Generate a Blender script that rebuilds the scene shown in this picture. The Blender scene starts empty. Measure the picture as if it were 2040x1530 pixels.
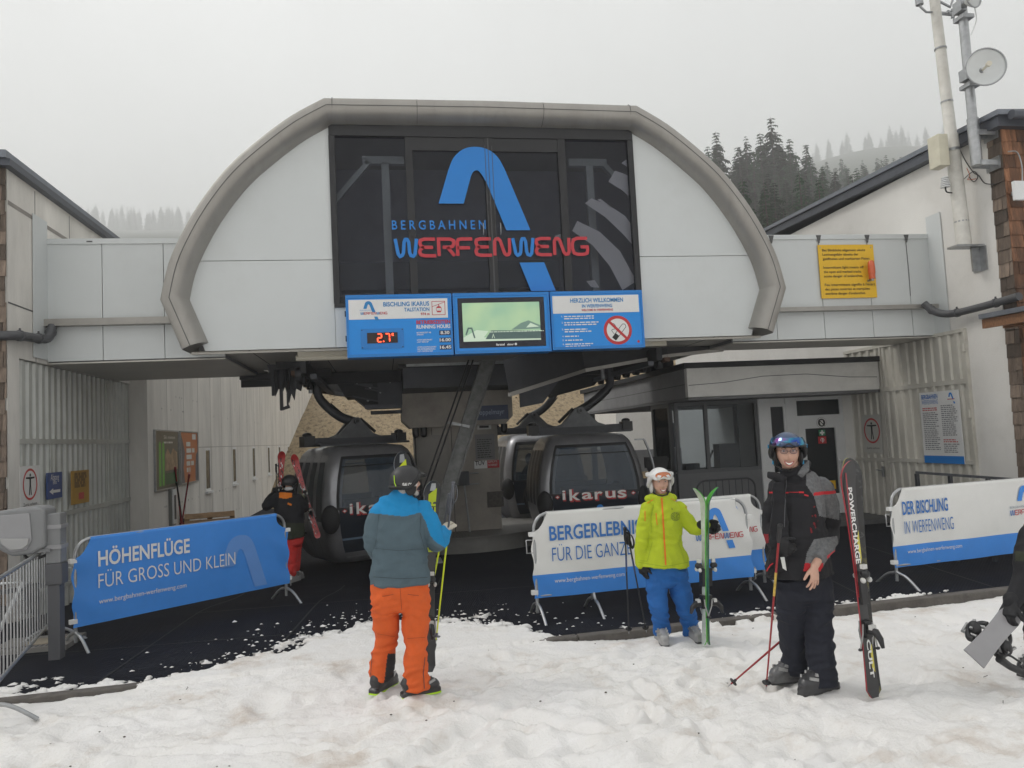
import bpy, math, random
import numpy as np
from mathutils import Vector, Matrix, noise as mn
random.seed(7); RNG = np.random.default_rng(7)
scn = bpy.context.scene; COL = scn.collection
R = math.radians
V = Vector

# ------------------------------------------------------------------ camera
YAW, PIT, ROL, EYE, FPX = R(9.65), R(3.9), R(2.85), 2.0, 1520.0
fw = V((math.sin(YAW)*math.cos(PIT), math.cos(YAW)*math.cos(PIT), math.sin(PIT)))
rt0 = V((math.cos(YAW), -math.sin(YAW), 0)); up0 = rt0.cross(fw)
rt = rt0*math.cos(ROL) - up0*math.sin(ROL); up = up0*math.cos(ROL) + rt0*math.sin(ROL)
cd = bpy.data.cameras.new('camera'); cam = bpy.data.objects.new('camera', cd); COL.objects.link(cam)
cd.sensor_width = 36; cd.lens = 36*FPX/2040; cd.clip_end = 4000; cd.clip_start = 0.05
cam.matrix_world = Matrix(((rt.x, up.x, -fw.x, 0), (rt.y, up.y, -fw.y, 0), (rt.z, up.z, -fw.z, EYE), (0, 0, 0, 1)))
scn.camera = cam

# ------------------------------------------------------------------ sky, sun, exposure
SUN_EL, SUN_AZ = 50, -70
w = bpy.data.worlds.new('World'); scn.world = w; w.use_nodes = True
nt = w.node_tree; N = nt.nodes; L = nt.links
bg = N['Background']
sky = N.new('ShaderNodeTexSky'); sky.sky_type = 'NISHITA'; sky.sun_disc = False
sky.sun_elevation = R(SUN_EL); sky.sun_rotation = R(SUN_AZ); sky.dust_density = 6; sky.air_density = 1.2; sky.altitude = 900
hs = N.new('ShaderNodeHueSaturation'); hs.inputs['Saturation'].default_value = 0.04
L.new(sky.outputs[0], hs.inputs['Color'])
mixs = N.new('ShaderNodeMixRGB'); mixs.inputs[0].default_value = 0.66            # even cloud deck over the clear sky
mixs.inputs[2].default_value = (6.9, 7.0, 6.95, 1)
L.new(hs.outputs[0], mixs.inputs[1])
tc = N.new('ShaderNodeTexCoord'); nz = N.new('ShaderNodeTexNoise'); nz.inputs['Scale'].default_value = 1.6; nz.inputs['Detail'].default_value = 4
L.new(tc.outputs['Generated'], nz.inputs['Vector'])
rp = N.new('ShaderNodeMapRange'); rp.inputs['From Min'].default_value = .3; rp.inputs['From Max'].default_value = .7
rp.inputs['To Min'].default_value = .76; rp.inputs['To Max'].default_value = 1.08
L.new(nz.outputs['Fac'], rp.inputs['Value'])
ml = N.new('ShaderNodeMixRGB'); ml.blend_type = 'MULTIPLY'; ml.inputs[0].default_value = 1
L.new(mixs.outputs[0], ml.inputs[1]); L.new(rp.outputs[0], ml.inputs[2])
L.new(ml.outputs[0], bg.inputs['Color']); bg.inputs['Strength'].default_value = 0.113
sd = bpy.data.lights.new('sun', 'SUN'); sd.energy = 1.0; sd.angle = R(16); sd.color = (1, .96, .9)
so = bpy.data.objects.new('sun', sd); COL.objects.link(so)

so.rotation_euler = V((-math.sin(R(SUN_AZ))*math.cos(R(SUN_EL)), -math.cos(R(SUN_AZ))*math.cos(R(SUN_EL)), -math.sin(R(SUN_EL)))).to_track_quat('-Z', 'Y').to_euler()
vs_ = scn.view_settings; vs_.view_transform = 'Standard'; vs_.look = 'None'; vs_.gamma = 1; vs_.exposure = 0.74; vs_.use_curve_mapping = False
cy = scn.cycles; cy.use_denoising = True; cy.max_bounces = 8; cy.volume_bounces = 4; cy.transparent_max_bounces = 12
cy.diffuse_bounces = 4; cy.glossy_bounces = 3; cy.transmission_bounces = 6; cy.sample_clamp_indirect = 6

# ------------------------------------------------------------------ helpers: photo pixel + known plane -> world point
def ray(px, py): return fw*FPX + rt*(px-1020) + up*(765-py)
def aY(px, py, y): d = ray(px, py); return V((0, 0, EYE)) + d*(y/d.y)
def aX(px, py, x): d = ray(px, py); return V((0, 0, EYE)) + d*(x/d.x)
def aZ(px, py, z): d = ray(px, py); return V((0, 0, EYE)) + d*((z-EYE)/d.z)

# ------------------------------------------------------------------ helpers: materials
MATS = {}
def mat(name, c, r=.6, m=0, var=.12, vs=3, bump=0, bs=40, sp=.5, coat=0, island=0, stretch=None, dirt=None, dirt_amt=0):
    if name in MATS: return MATS[name]
    k = bpy.data.materials.new(name); k.use_nodes = True; n = k.node_tree.nodes; l = k.node_tree.links
    b = n['Principled BSDF']; b.inputs['Roughness'].default_value = r; b.inputs['Metallic'].default_value = m
    b.inputs['Specular IOR Level'].default_value = sp; b.inputs['Coat Weight'].default_value = coat
    t = n.new('ShaderNodeTexCoord'); vec = t.outputs['Object']
    if stretch:
        mp = n.new('ShaderNodeMapping'); mp.inputs['Scale'].default_value = stretch; l.new(vec, mp.inputs[0]); vec = mp.outputs[0]
    col = None
    if var:
        z = n.new('ShaderNodeTexNoise'); z.inputs['Scale'].default_value = vs; z.inputs['Detail'].default_value = 6; z.inputs['Roughness'].default_value = .65
        l.new(vec, z.inputs['Vector'])
        q = n.new('ShaderNodeValToRGB'); q.color_ramp.elements[0].position = .3; q.color_ramp.elements[1].position = .7
        q.color_ramp.elements[0].color = tuple(x*(1-var) for x in c)+(1,); q.color_ramp.elements[1].color = tuple(min(1, x*(1+var)) for x in c)+(1,)
        l.new(z.outputs['Fac'], q.inputs[0]); col = q.outputs[0]
        rr = n.new('ShaderNodeMapRange'); rr.inputs['To Min'].default_value = max(.03, r-.08); rr.inputs['To Max'].default_value = min(1, r+.1)
        l.new(z.outputs['Fac'], rr.inputs['Value']); l.new(rr.outputs[0], b.inputs['Roughness'])
    if island:
        g = n.new('ShaderNodeNewGeometry'); mr = n.new('ShaderNodeMapRange'); mr.inputs['To Min'].default_value = 1-island; mr.inputs['To Max'].default_value = 1+island
        l.new(g.outputs['Random Per Island'], mr.inputs['Value'])
        mm = n.new('ShaderNodeMixRGB'); mm.blend_type = 'MULTIPLY'; mm.inputs[0].default_value = 1
        if col: l.new(col, mm.inputs[1])
        else: mm.inputs[1].default_value = c+(1,)
        l.new(mr.outputs[0], mm.inputs[2]); col = mm.outputs[0]
    if dirt:
        z2 = n.new('ShaderNodeTexNoise'); z2.inputs['Scale'].default_value = 1.1; z2.inputs['Detail'].default_value = 8; z2.inputs['Roughness'].default_value = .7
        l.new(vec, z2.inputs['Vector'])
        q2 = n.new('ShaderNodeValToRGB'); q2.color_ramp.elements[0].position = .5; q2.color_ramp.elements[1].position = .75
        q2.color_ramp.elements[0].color = (0, 0, 0, 1); q2.color_ramp.elements[1].color = (dirt_amt,)*3+(1,)
        l.new(z2.outputs['Fac'], q2.inputs[0])
        mx = n.new('ShaderNodeMixRGB'); l.new(q2.outputs[0], mx.inputs[0])
        if col: l.new(col, mx.inputs[1])
        else: mx.inputs[1].default_value = c+(1,)
        mx.inputs[2].default_value = dirt+(1,); col = mx.outputs[0]
    if col: l.new(col, b.inputs['Base Color'])
    else: b.inputs['Base Color'].default_value = c+(1,)
    if bump:
        z = n.new('ShaderNodeTexNoise'); z.inputs['Scale'].default_value = bs; z.inputs['Detail'].default_value = 5; l.new(vec, z.inputs['Vector'])
        bp = n.new('ShaderNodeBump'); bp.inputs['Strength'].default_value = bump; bp.inputs['Distance'].default_value = .02
        l.new(z.outputs['Fac'], bp.inputs['Height']); l.new(bp.outputs[0], b.inputs['Normal'])
    MATS[name] = k; return k
def emit(name, c, s):
    if name in MATS: return MATS[name]
    k = bpy.data.materials.new(name); k.use_nodes = True; b = k.node_tree.nodes['Principled BSDF']
    b.inputs['Base Color'].default_value = tuple(x*.2 for x in c)+(1,); b.inputs['Emission Color'].default_value = c+(1,); b.inputs['Emission Strength'].default_value = s
    b.inputs['Roughness'].default_value = .3
    MATS[name] = k; return k
def glass(name, tint, clear, rough=.02):
    """tinted pane: part clear, part dark gloss"""
    if name in MATS: return MATS[name]
    k = bpy.data.materials.new(name); k.use_nodes = True; n = k.node_tree.nodes; l = k.node_tree.links
    b = n['Principled BSDF']; b.inputs['Base Color'].default_value = tint+(1,); b.inputs['Roughness'].default_value = rough; b.inputs['Specular IOR Level'].default_value = .6
    t = n.new('ShaderNodeBsdfTransparent'); t.inputs[0].default_value = (.93, .96, .98, 1)
    mx = n.new('ShaderNodeMixShader'); fr = n.new('ShaderNodeFresnel'); fr.inputs[0].default_value = 1.5
    mr = n.new('ShaderNodeMapRange'); mr.inputs['To Min'].default_value = clear; mr.inputs['To Max'].default_value = 0
    l.new(fr.outputs[0], mr.inputs['Value']); l.new(mr.outputs[0], mx.inputs[0])
    l.new(b.outputs[0], mx.inputs[1]); l.new(t.outputs[0], mx.inputs[2]); l.new(mx.outputs[0], n['Material Output'].inputs[0])
    MATS[name] = k; return k

# ------------------------------------------------------------------ helpers: mesh builder
def flat_text(s, bold):
    c = bpy.data.curves.new('t', 'FONT'); c.body = s; c.size = 1; c.offset = bold; c.resolution_u = 3; c.fill_mode = 'FRONT'
    o = bpy.data.objects.new('t', c); me = bpy.data.meshes.new_from_object(o)
    v = [tuple(x.co)[:2] for x in me.vertices]; f = [tuple(p.vertices) for p in me.polygons]
    bpy.data.objects.remove(o); bpy.data.curves.remove(c); bpy.data.meshes.remove(me)
    return v, f
CAPH = max(y for x, y in flat_text('H', 0)[0])
class MB:
    def __init__(s): s.v = []; s.f = []; s.mi = []; s.mats = []; s.sm = []
    def add(s, vs, fs, m, sm=False):
        if m not in s.mats: s.mats.append(m)
        i = s.mats.index(m); o = len(s.v)
        s.v += [tuple(q) for q in vs]
        for f in fs: s.f.append(tuple(k+o for k in f)); s.mi.append(i); s.sm.append(sm)
        return s
    def bb(s, x0, x1, y0, y1, z0, z1, m):
        vs = [(x, y, z) for z in (z0, z1) for y in (y0, y1) for x in (x0, x1)]
        return s.add(vs, [(0, 2, 3, 1), (4, 5, 7, 6), (0, 1, 5, 4), (2, 6, 7, 3), (0, 4, 6, 2), (1, 3, 7, 5)], m)
    def ob(s, o, U, Vv, W, m):
        """box from corner o along three vectors"""
        o = V(o); U = V(U); Vv = V(Vv); W = V(W)
        vs = [o+U*a+Vv*b+W*c for c in (0, 1) for b in (0, 1) for a in (0, 1)]
        return s.add(vs, [(0, 2, 3, 1), (4, 5, 7, 6), (0, 1, 5, 4), (2, 6, 7, 3), (0, 4, 6, 2), (1, 3, 7, 5)], m)
    def bar(s, a, b, wd, ht, m, upv=(0, 0, 1)):
        a = V(a); b = V(b); d = (b-a).normalized(); sd_ = d.cross(V(upv))
        if sd_.length < 1e-4: sd_ = d.cross(V((0, 1, 0)))
        sd_.normalize(); u = sd_.cross(d)
        return s.ob(a-sd_*wd/2-u*ht/2, sd_*wd, u*ht, b-a, m)
    def tube(s, pts, r, m, n=8, cap=True, flat=1.0, ref=None, sm=True):
        pts = [V(p) for p in pts]; k = len(pts)
        if not hasattr(r, '__len__'): r = [r]*k
        ts = [(pts[min(i+1, k-1)]-pts[max(i-1, 0)]).normalized() for i in range(k)]
        a = V(ref) if ref else (V((0, 0, 1)) if abs(ts[0].z) < .9 else V((1, 0, 0)))
        vs = []; fs = []
        for i in range(k):
            a = (a-ts[i]*a.dot(ts[i]))
            if a.length < 1e-5: a = ts[i].orthogonal()
            a.normalize(); b = ts[i].cross(a)
            rr = r[i] if hasattr(r[i], '__len__') else (r[i], r[i]*flat)
            for j in range(n):
                t = 2*math.pi*j/n; vs.append(pts[i]+a*(math.cos(t)*rr[0])+b*(math.sin(t)*rr[1]))
        for i in range(k-1):
            for j in range(n): fs.append((i*n+j, i*n+(j+1) % n, (i+1)*n+(j+1) % n, (i+1)*n+j))
        s.add(vs, fs, m, sm)
        if cap: s.add(vs[:n], [tuple(range(n-1, -1, -1))], m); s.add(vs[(k-1)*n:], [tuple(range(n))], m)
        return s
    def ell(s, c, rx, ry, rz, m, nu=16, nv=10, M=None):
        vs = []; fs = []
        for i in range(nv+1):
            t = math.pi*i/nv
            for j in range(nu):
                p = 2*math.pi*j/nu; q = V((rx*math.sin(t)*math.cos(p), ry*math.sin(t)*math.sin(p), rz*math.cos(t)))
                vs.append(V(c)+(M @ q if M else q))
        for i in range(nv):
            for j in range(nu): fs.append((i*nu+j, (i+1)*nu+j, (i+1)*nu+(j+1) % nu, i*nu+(j+1) % nu))
        return s.add(vs, fs, m, True)
    def prism(s, poly, O, U, Vv, t, m, d0=0):
        """2-D outline in the frame O,U,V raised by t along U x V"""
        O = V(O); U = V(U); Vv = V(Vv); W = U.cross(Vv).normalized(); n = len(poly)
        ar = sum(poly[i][0]*poly[(i+1) % n][1]-poly[(i+1) % n][0]*poly[i][1] for i in range(n))
        if ar < 0: poly = poly[::-1]
        vs = [O+U*x+Vv*y+W*d0 for x, y in poly]+[O+U*x+Vv*y+W*(d0+t) for x, y in poly]
        fs = [tuple(range(n, 2*n))]
        if t: fs += [tuple(range(n-1, -1, -1))]+[(i, (i+1) % n, n+(i+1) % n, n+i) for i in range(n)]
        return s.add(vs, fs, m)
    def stroke(s, pts, wd, O, U, Vv, m, d=0.003, t=0, closed=False):
        """constant-width ribbon along a 2-D polyline (mitred)"""
        n = len(pts); P = [V((p[0], p[1])) for p in pts]; Lf = []; Rt = []
        for i in range(n):
            if closed: a = P[i]-P[i-1]; b = P[(i+1) % n]-P[i]
            else: a = P[i]-P[i-1] if i else P[1]-P[0]; b = P[i+1]-P[i] if i < n-1 else P[i]-P[i-1]
            a.normalize(); b.normalize(); na = V((-a.y, a.x)); nb = V((-b.y, b.x)); mm = na+nb
            if mm.length < 1e-4: mm = na
            mm = mm.normalized(); k = wd/2/max(.35, mm.dot(na)); Lf.append(P[i]+mm*k); Rt.append(P[i]-mm*k)
        W = V(U).cross(V(Vv)).normalized(); vs = []
        for q in Lf+Rt: vs.append(V(O)+V(U)*q.x+V(Vv)*q.y+W*d)
        fs = [(n+i, n+(i+1) % n, (i+1) % n, i) for i in range(n if closed else n-1)]
        return s.add(vs, fs, m)
    def text(s, body, O, U, Vv, h, m, w=None, bold=0, align='L', d=0.003):
        v, f = flat_text(body, bold)
        if not v: return s
        x0 = min(p[0] for p in v); x1 = max(p[0] for p in v); ky = h/CAPH; kx = (w/(x1-x0)) if w else ky*.8
        W = V(U).cross(V(Vv)).normalized(); off = {'L': x0, 'C': (x0+x1)/2, 'R': x1}[align]
        return s.add([V(O)+V(U)*((p[0]-off)*kx)+V(Vv)*(p[1]*ky)+W*d for p in v], f, m)
    def disc(s, c, r, U, Vv, m, d=.003, r0=0, n=40):
        W = V(U).cross(V(Vv)).normalized(); c = V(c)+W*d
        o = [c+V(U)*(r*math.cos(2*math.pi*i/n))+V(Vv)*(r*math.sin(2*math.pi*i/n)) for i in range(n)]
        if not r0: return s.add(o, [tuple(range(n))], m)
        q = [c+V(U)*(r0*math.cos(2*math.pi*i/n))+V(Vv)*(r0*math.sin(2*math.pi*i/n)) for i in range(n)]
        return s.add(o+q, [(i, (i+1) % n, n+(i+1) % n, n+i) for i in range(n)], m)
    def mesh(s, name):
        me = bpy.data.meshes.new(name); me.from_pydata(s.v, [], s.f)
        for m in s.mats: me.materials.append(m)
        me.polygons.foreach_set('material_index', s.mi); me.polygons.foreach_set('use_smooth', s.sm); me.update(); return me
    def build(s, name, parent=None, bevel=0):
        o = bpy.data.objects.new(name, s.mesh(name)); COL.objects.link(o)
        if parent: o.parent = parent
        if bevel:
            b = o.modifiers.new('bevel', 'BEVEL'); b.width = bevel; b.segments = 2; b.limit_method = 'ANGLE'
        return o
def tag(o, label=None, cat=None, group=None, kind=None):
    for k, x in (('label', label), ('category', cat), ('group', group), ('kind', kind)):
        if x: o[k] = x
    return o
def empty(name, label, cat, group=None, loc=(0, 0, 0), rz=0):
    o = bpy.data.objects.new(name, None); COL.objects.link(o); o.location = loc; o.rotation_euler = (0, 0, rz); o.empty_display_size = .2
    return tag(o, label, cat, group)
def settle(root):
    """let the empty stand at the middle of its parts' base while the parts keep their world place"""
    pts = [V(v) for c in root.children if c.type == 'MESH' for v in (c.bound_box[0], c.bound_box[6])]
    if not pts: return root
    p = V((sum(q.x for q in pts)/len(pts), sum(q.y for q in pts)/len(pts), min(q.z for q in pts)))
    root.location = p; Mi = Matrix.Translation(-p)
    for c in root.children: c.data.transform(Mi); c.data.update()
    for c in root.children:
        for g in c.children: g.data.transform(Mi); g.data.update()
    return root
def copy_tree(o, parent=None):
    c = o.copy(); COL.objects.link(c); c.parent = parent
    for ch in o.children: copy_tree(ch, c)
    return c
def spline(P, k=6):
    """Catmull-Rom through points"""
    P = [V(p) for p in P]; out = []
    for i in range(len(P)-1):
        a = P[max(i-1, 0)]; b = P[i]; c = P[i+1]; d = P[min(i+2, len(P)-1)]
        for j in range(k):
            t = j/k; out.append(.5*((2*b)+(c-a)*t+(2*a-5*b+4*c-d)*t*t+(3*b-a-3*c+d)*t**3))
    return out+[P[-1]]
X_, Y_, Z_ = V((1, 0, 0)), V((0, 1, 0)), V((0, 0, 1))
def arc(cx, cy, r, a0, a1, n=10, ry=None):
    ry = ry or r
    return [(cx+r*math.cos(R(a0+(a1-a0)*i/n)), cy+ry*math.sin(R(a0+(a1-a0)*i/n))) for i in range(n+1)]
# numpy value noise for terrain and snow
def vnoise(x, y, seed=0):
    xi = np.floor(x).astype(np.int64); yi = np.floor(y).astype(np.int64); fx = x-xi; fy = y-yi
    fx = fx*fx*(3-2*fx); fy = fy*fy*(3-2*fy)
    def h(a, b):
        n = (a*374761393+b*668265263+seed*974634777) & 0x7fffffff; n = ((n ^ (n >> 13))*1274126177) & 0x7fffffff
        return ((n ^ (n >> 16)) & 0xffff)/65535.0
    return (h(xi, yi)*(1-fx)+h(xi+1, yi)*fx)*(1-fy)+(h(xi, yi+1)*(1-fx)+h(xi+1, yi+1)*fx)*fy
def fbm(x, y, o=5, seed=0, g=.5):
    s = 0; a = 1; t = 0
    for i in range(o): s = s+a*(vnoise(x*2**i, y*2**i, seed+i)-.5); t += a; a *= g
    return s/t
def grid_mesh(name, xs, ys, zf, m, kind='structure', smooth=True):
    X, Yg = np.meshgrid(xs, ys); Zg = zf(X, Yg); nx, ny = len(xs), len(ys)
    me = bpy.data.meshes.new(name); vv = np.stack([X, Yg, Zg], -1).reshape(-1, 3)
    i = np.arange((nx-1)*(ny-1)); r_ = i//(nx-1); c_ = i % (nx-1); a = r_*nx+c_
    ff = np.stack([a, a+1, a+nx+1, a+nx], 1)
    me.from_pydata(vv.tolist(), [], ff.tolist()); me.materials.append(m); me.polygons.foreach_set('use_smooth', [smooth]*len(ff)); me.update()
    o = bpy.data.objects.new(name, me); COL.objects.link(o)
    if kind: o['kind'] = kind
    return o
# ================================================================== SETTING: ground, mat, snow, hill
def sst(a, b, x): t = np.clip((x-a)/(b-a), 0, 1); return t*t*(3-2*t)
def floor_z(x, y): return -.2*sst(10, 12.5, y)*(1-sst(4.6, 6.4, x))
def fl(x, y): return float(floor_z(np.array(x), np.array(y)))
def mat_front(x): return 7.44+.055*x
M_con = mat('concrete', (.70, .675, .63), .85, var=.16, vs=1.3, bump=.25, bs=25, stretch=(1, 1, .25), dirt=(.42, .40, .37), dirt_amt=.5)
M_joint2 = mat('board_joint', (.34, .32, .29), .9, var=0)
M_joint = mat('joint', (.10, .10, .10), .9, var=0)
M_dirt = mat('packed_earth', (.34, .32, .30), .95, var=.25, vs=.8, bump=.4)

def mat_rubber():
    k = mat('rubber_mat', (.0085, .0095, .0145), .8, var=.3, vs=1.6, sp=.12, dirt=(.028, .03, .036), dirt_amt=.4)
    n = k.node_tree.nodes; l = k.node_tree.links; b = n['Principled BSDF']
    t = n.new('ShaderNodeTexCoord'); w1 = n.new('ShaderNodeTexWave'); w1.inputs['Scale'].default_value = 14; w1.bands_direction = 'DIAGONAL'
    mp = n.new('ShaderNodeMapping'); mp.inputs['Rotation'].default_value = (0, 0, R(90)); w2 = n.new('ShaderNodeTexWave'); w2.inputs['Scale'].default_value = 14; w2.bands_direction = 'DIAGONAL'
    l.new(t.outputs['Object'], w1.inputs[0]); l.new(t.outputs['Object'], mp.inputs[0]); l.new(mp.outputs[0], w2.inputs[0])
    a = n.new('ShaderNodeMath'); a.operation = 'MAXIMUM'; l.new(w1.outputs['Fac'], a.inputs[0]); l.new(w2.outputs['Fac'], a.inputs[1])
    bp = n.new('ShaderNodeBump'); bp.inputs['Strength'].default_value = .55; bp.inputs['Distance'].default_value = .01; l.new(a.outputs[0], bp.inputs['Height']); l.new(bp.outputs[0], b.inputs['Normal'])
    return k
M_rub = mat_rubber()
xs = np.linspace(-9, 13, 90); ys_ = np.linspace(0, 1, 70)
def rub():
    X, T = np.meshgrid(xs, ys_); Yf = mat_front(X); Yg = Yf+T*(32-Yf); Zg = floor_z(X, Yg)
    # individual mats butt with slight steps
    Zg = Zg+.004*fbm(X*.8, Yg*.8, 3, 5)
    me = bpy.data.meshes.new('rubber_mat'); nx = len(xs); i = np.arange((nx-1)*(len(ys_)-1)); a = i//(nx-1)*nx+i % (nx-1)
    me.from_pydata(np.stack([X, Yg, Zg], -1).reshape(-1, 3).tolist(), [], np.stack([a, a+1, a+nx+1, a+nx], 1).tolist()); me.materials.append(M_rub)
    me.polygons.foreach_set('use_smooth', [True]*len(i)); o = bpy.data.objects.new('rubber_mat', me); COL.objects.link(o); o['kind'] = 'structure'
rub()
# seams between the mats, laid flush
M_seam = mat('mat_seam', (.006, .006, .007), .8, var=0)
b = MB()
for x0, y0, x1, y1 in ((-2.6, 7.32, -2.2, 12.4), (-1.2, 7.4, -.7, 12.4), (-4.5, 8.75, -1.0, 8.62), (.4, 8.9, .8, 12.4), (2.2, 9.3, 2.6, 12.4), (-2.4, 10.2, 2.3, 10.1), (5.2, 7.75, 5.9, 11.2), (6.8, 7.85, 7.4, 11.2)):
    for i in range(12):
        p = V((x0+(x1-x0)*i/12, y0+(y1-y0)*i/12, 0)); q = V((x0+(x1-x0)*(i+1)/12, y0+(y1-y0)*(i+1)/12, 0))
        p.z = fl(p.x, p.y)+.006; q.z = fl(q.x, q.y)+.006
        s_ = (q-p).cross(Z_).normalized()*.012; b.add([p-s_, p+s_, q+s_, q-s_], [(0, 1, 2, 3)], M_seam)
b.build('mat_seams')['kind'] = 'structure'
M_kerb = mat('kerb_board', (.11, .10, .09), .85, var=.3, vs=6, bump=.4)
b = MB()
for i in range(8):
    xa = -9+2.7*i; xb = xa+2.69
    b.ob((xa, mat_front(xa)-.13, -.2), (xb-xa, .055*(xb-xa), 0), (0, .125, 0), (0, 0, .215), M_kerb)
b.build('mat_edge_kerb', bevel=.012)['kind'] = 'structure'

# snow
def snow_mat():
    k = mat('snow', (.86, .84, .82), .55, var=0)
    n = k.node_tree.nodes; l = k.node_tree.links; b = n['Principled BSDF']
    t = n.new('ShaderNodeTexCoord')
    z = n.new('ShaderNodeTexNoise'); z.inputs['Scale'].default_value = 1.3; z.inputs['Detail'].default_value = 9; z.inputs['Roughness'].default_value = .68; l.new(t.outputs['Object'], z.inputs['Vector'])
    q = n.new('ShaderNodeValToRGB'); e = q.color_ramp.elements; e[0].position = .34; e[0].color = (.90, .89, .885, 1); e[1].position = .72; e[1].color = (.60, .52, .45, 1)
    e2 = q.color_ramp.elements.new(.54); e2.color = (.87, .855, .835, 1)
    l.new(z.outputs['Fac'], q.inputs[0]); l.new(q.outputs[0], b.inputs['Base Color'])
    b.inputs['Subsurface Weight'].default_value = .0; b.inputs['Specular IOR Level'].default_value = .35
    z2 = n.new('ShaderNodeTexNoise'); z2.inputs['Scale'].default_value = 42; z2.inputs['Detail'].default_value = 9; z2.inputs['Roughness'].default_value = .7; l.new(t.outputs['Object'], z2.inputs['Vector'])
    bp = n.new('ShaderNodeBump'); bp.inputs['Strength'].default_value = .9; bp.inputs['Distance'].default_value = .018; l.new(z2.outputs['Fac'], bp.inputs['Height']); l.new(bp.outputs[0], b.inputs['Normal'])
    return k
M_snow = snow_mat()
PITS = []
for i in range(150):
    PITS.append((RNG.uniform(-4, 8), RNG.uniform(2.5, 7.4), RNG.uniform(.06, .15), RNG.uniform(1, 2.2), RNG.uniform(0, 3.14), RNG.uniform(.012, .055)))
for (px, py, r_, d_) in ((1060, 1480, .12, .09), (1590, 1490, .1, .05), (880, 1470, .1, .04), (1420, 1455, .13, .06), (1870, 1410, .14, .05), (1320, 1500, .12, .05), (1230, 1425, .12, .05), (1850, 1270, .16, .05), (1240, 1350, .1, .04), (1640, 1440, .14, .05), (530, 1350, .09, .04), (700, 1340, .12, .035)):
    p = aZ(px, py, 0); PITS.append((p.x, p.y, r_, 1.4, 1.2, d_))
TRACKS = ()
for i in range(13):
    a_ = RNG.uniform(-.5, .9); x0 = RNG.uniform(-3, 6); y0 = RNG.uniform(3.8, 6.6); l_ = RNG.uniform(.5, 2.0); TRACKS += ((x0, y0, x0+l_*math.cos(a_), y0+l_*math.sin(a_)*.6, .035, .022), (x0+.02, y0+.14, x0+.02+l_*math.cos(a_), y0+.14+l_*math.sin(a_)*.6, .035, .022))
for i in range(16):
    x0 = RNG.uniform(-3, 7); y0 = RNG.uniform(3.8, 7.0); a_ = RNG.uniform(0, 3.1)
    for j in range(5): PITS.append((x0+j*.42*math.cos(a_)+.09*(-1)**j*math.sin(a_), y0+j*.42*math.sin(a_)-.09*(-1)**j*math.cos(a_), .06, 2.1, a_, RNG.uniform(.035, .075)))
FEET = [(aZ(765, 1362, 0), .022), (aZ(838, 1382, 0), .022), (aZ(1318, 1272, 0), .02), (aZ(1377, 1272, 0), .02), (aZ(1630, 1366, 0), .024), (aZ(1565, 1330, 0), .024)]
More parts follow.
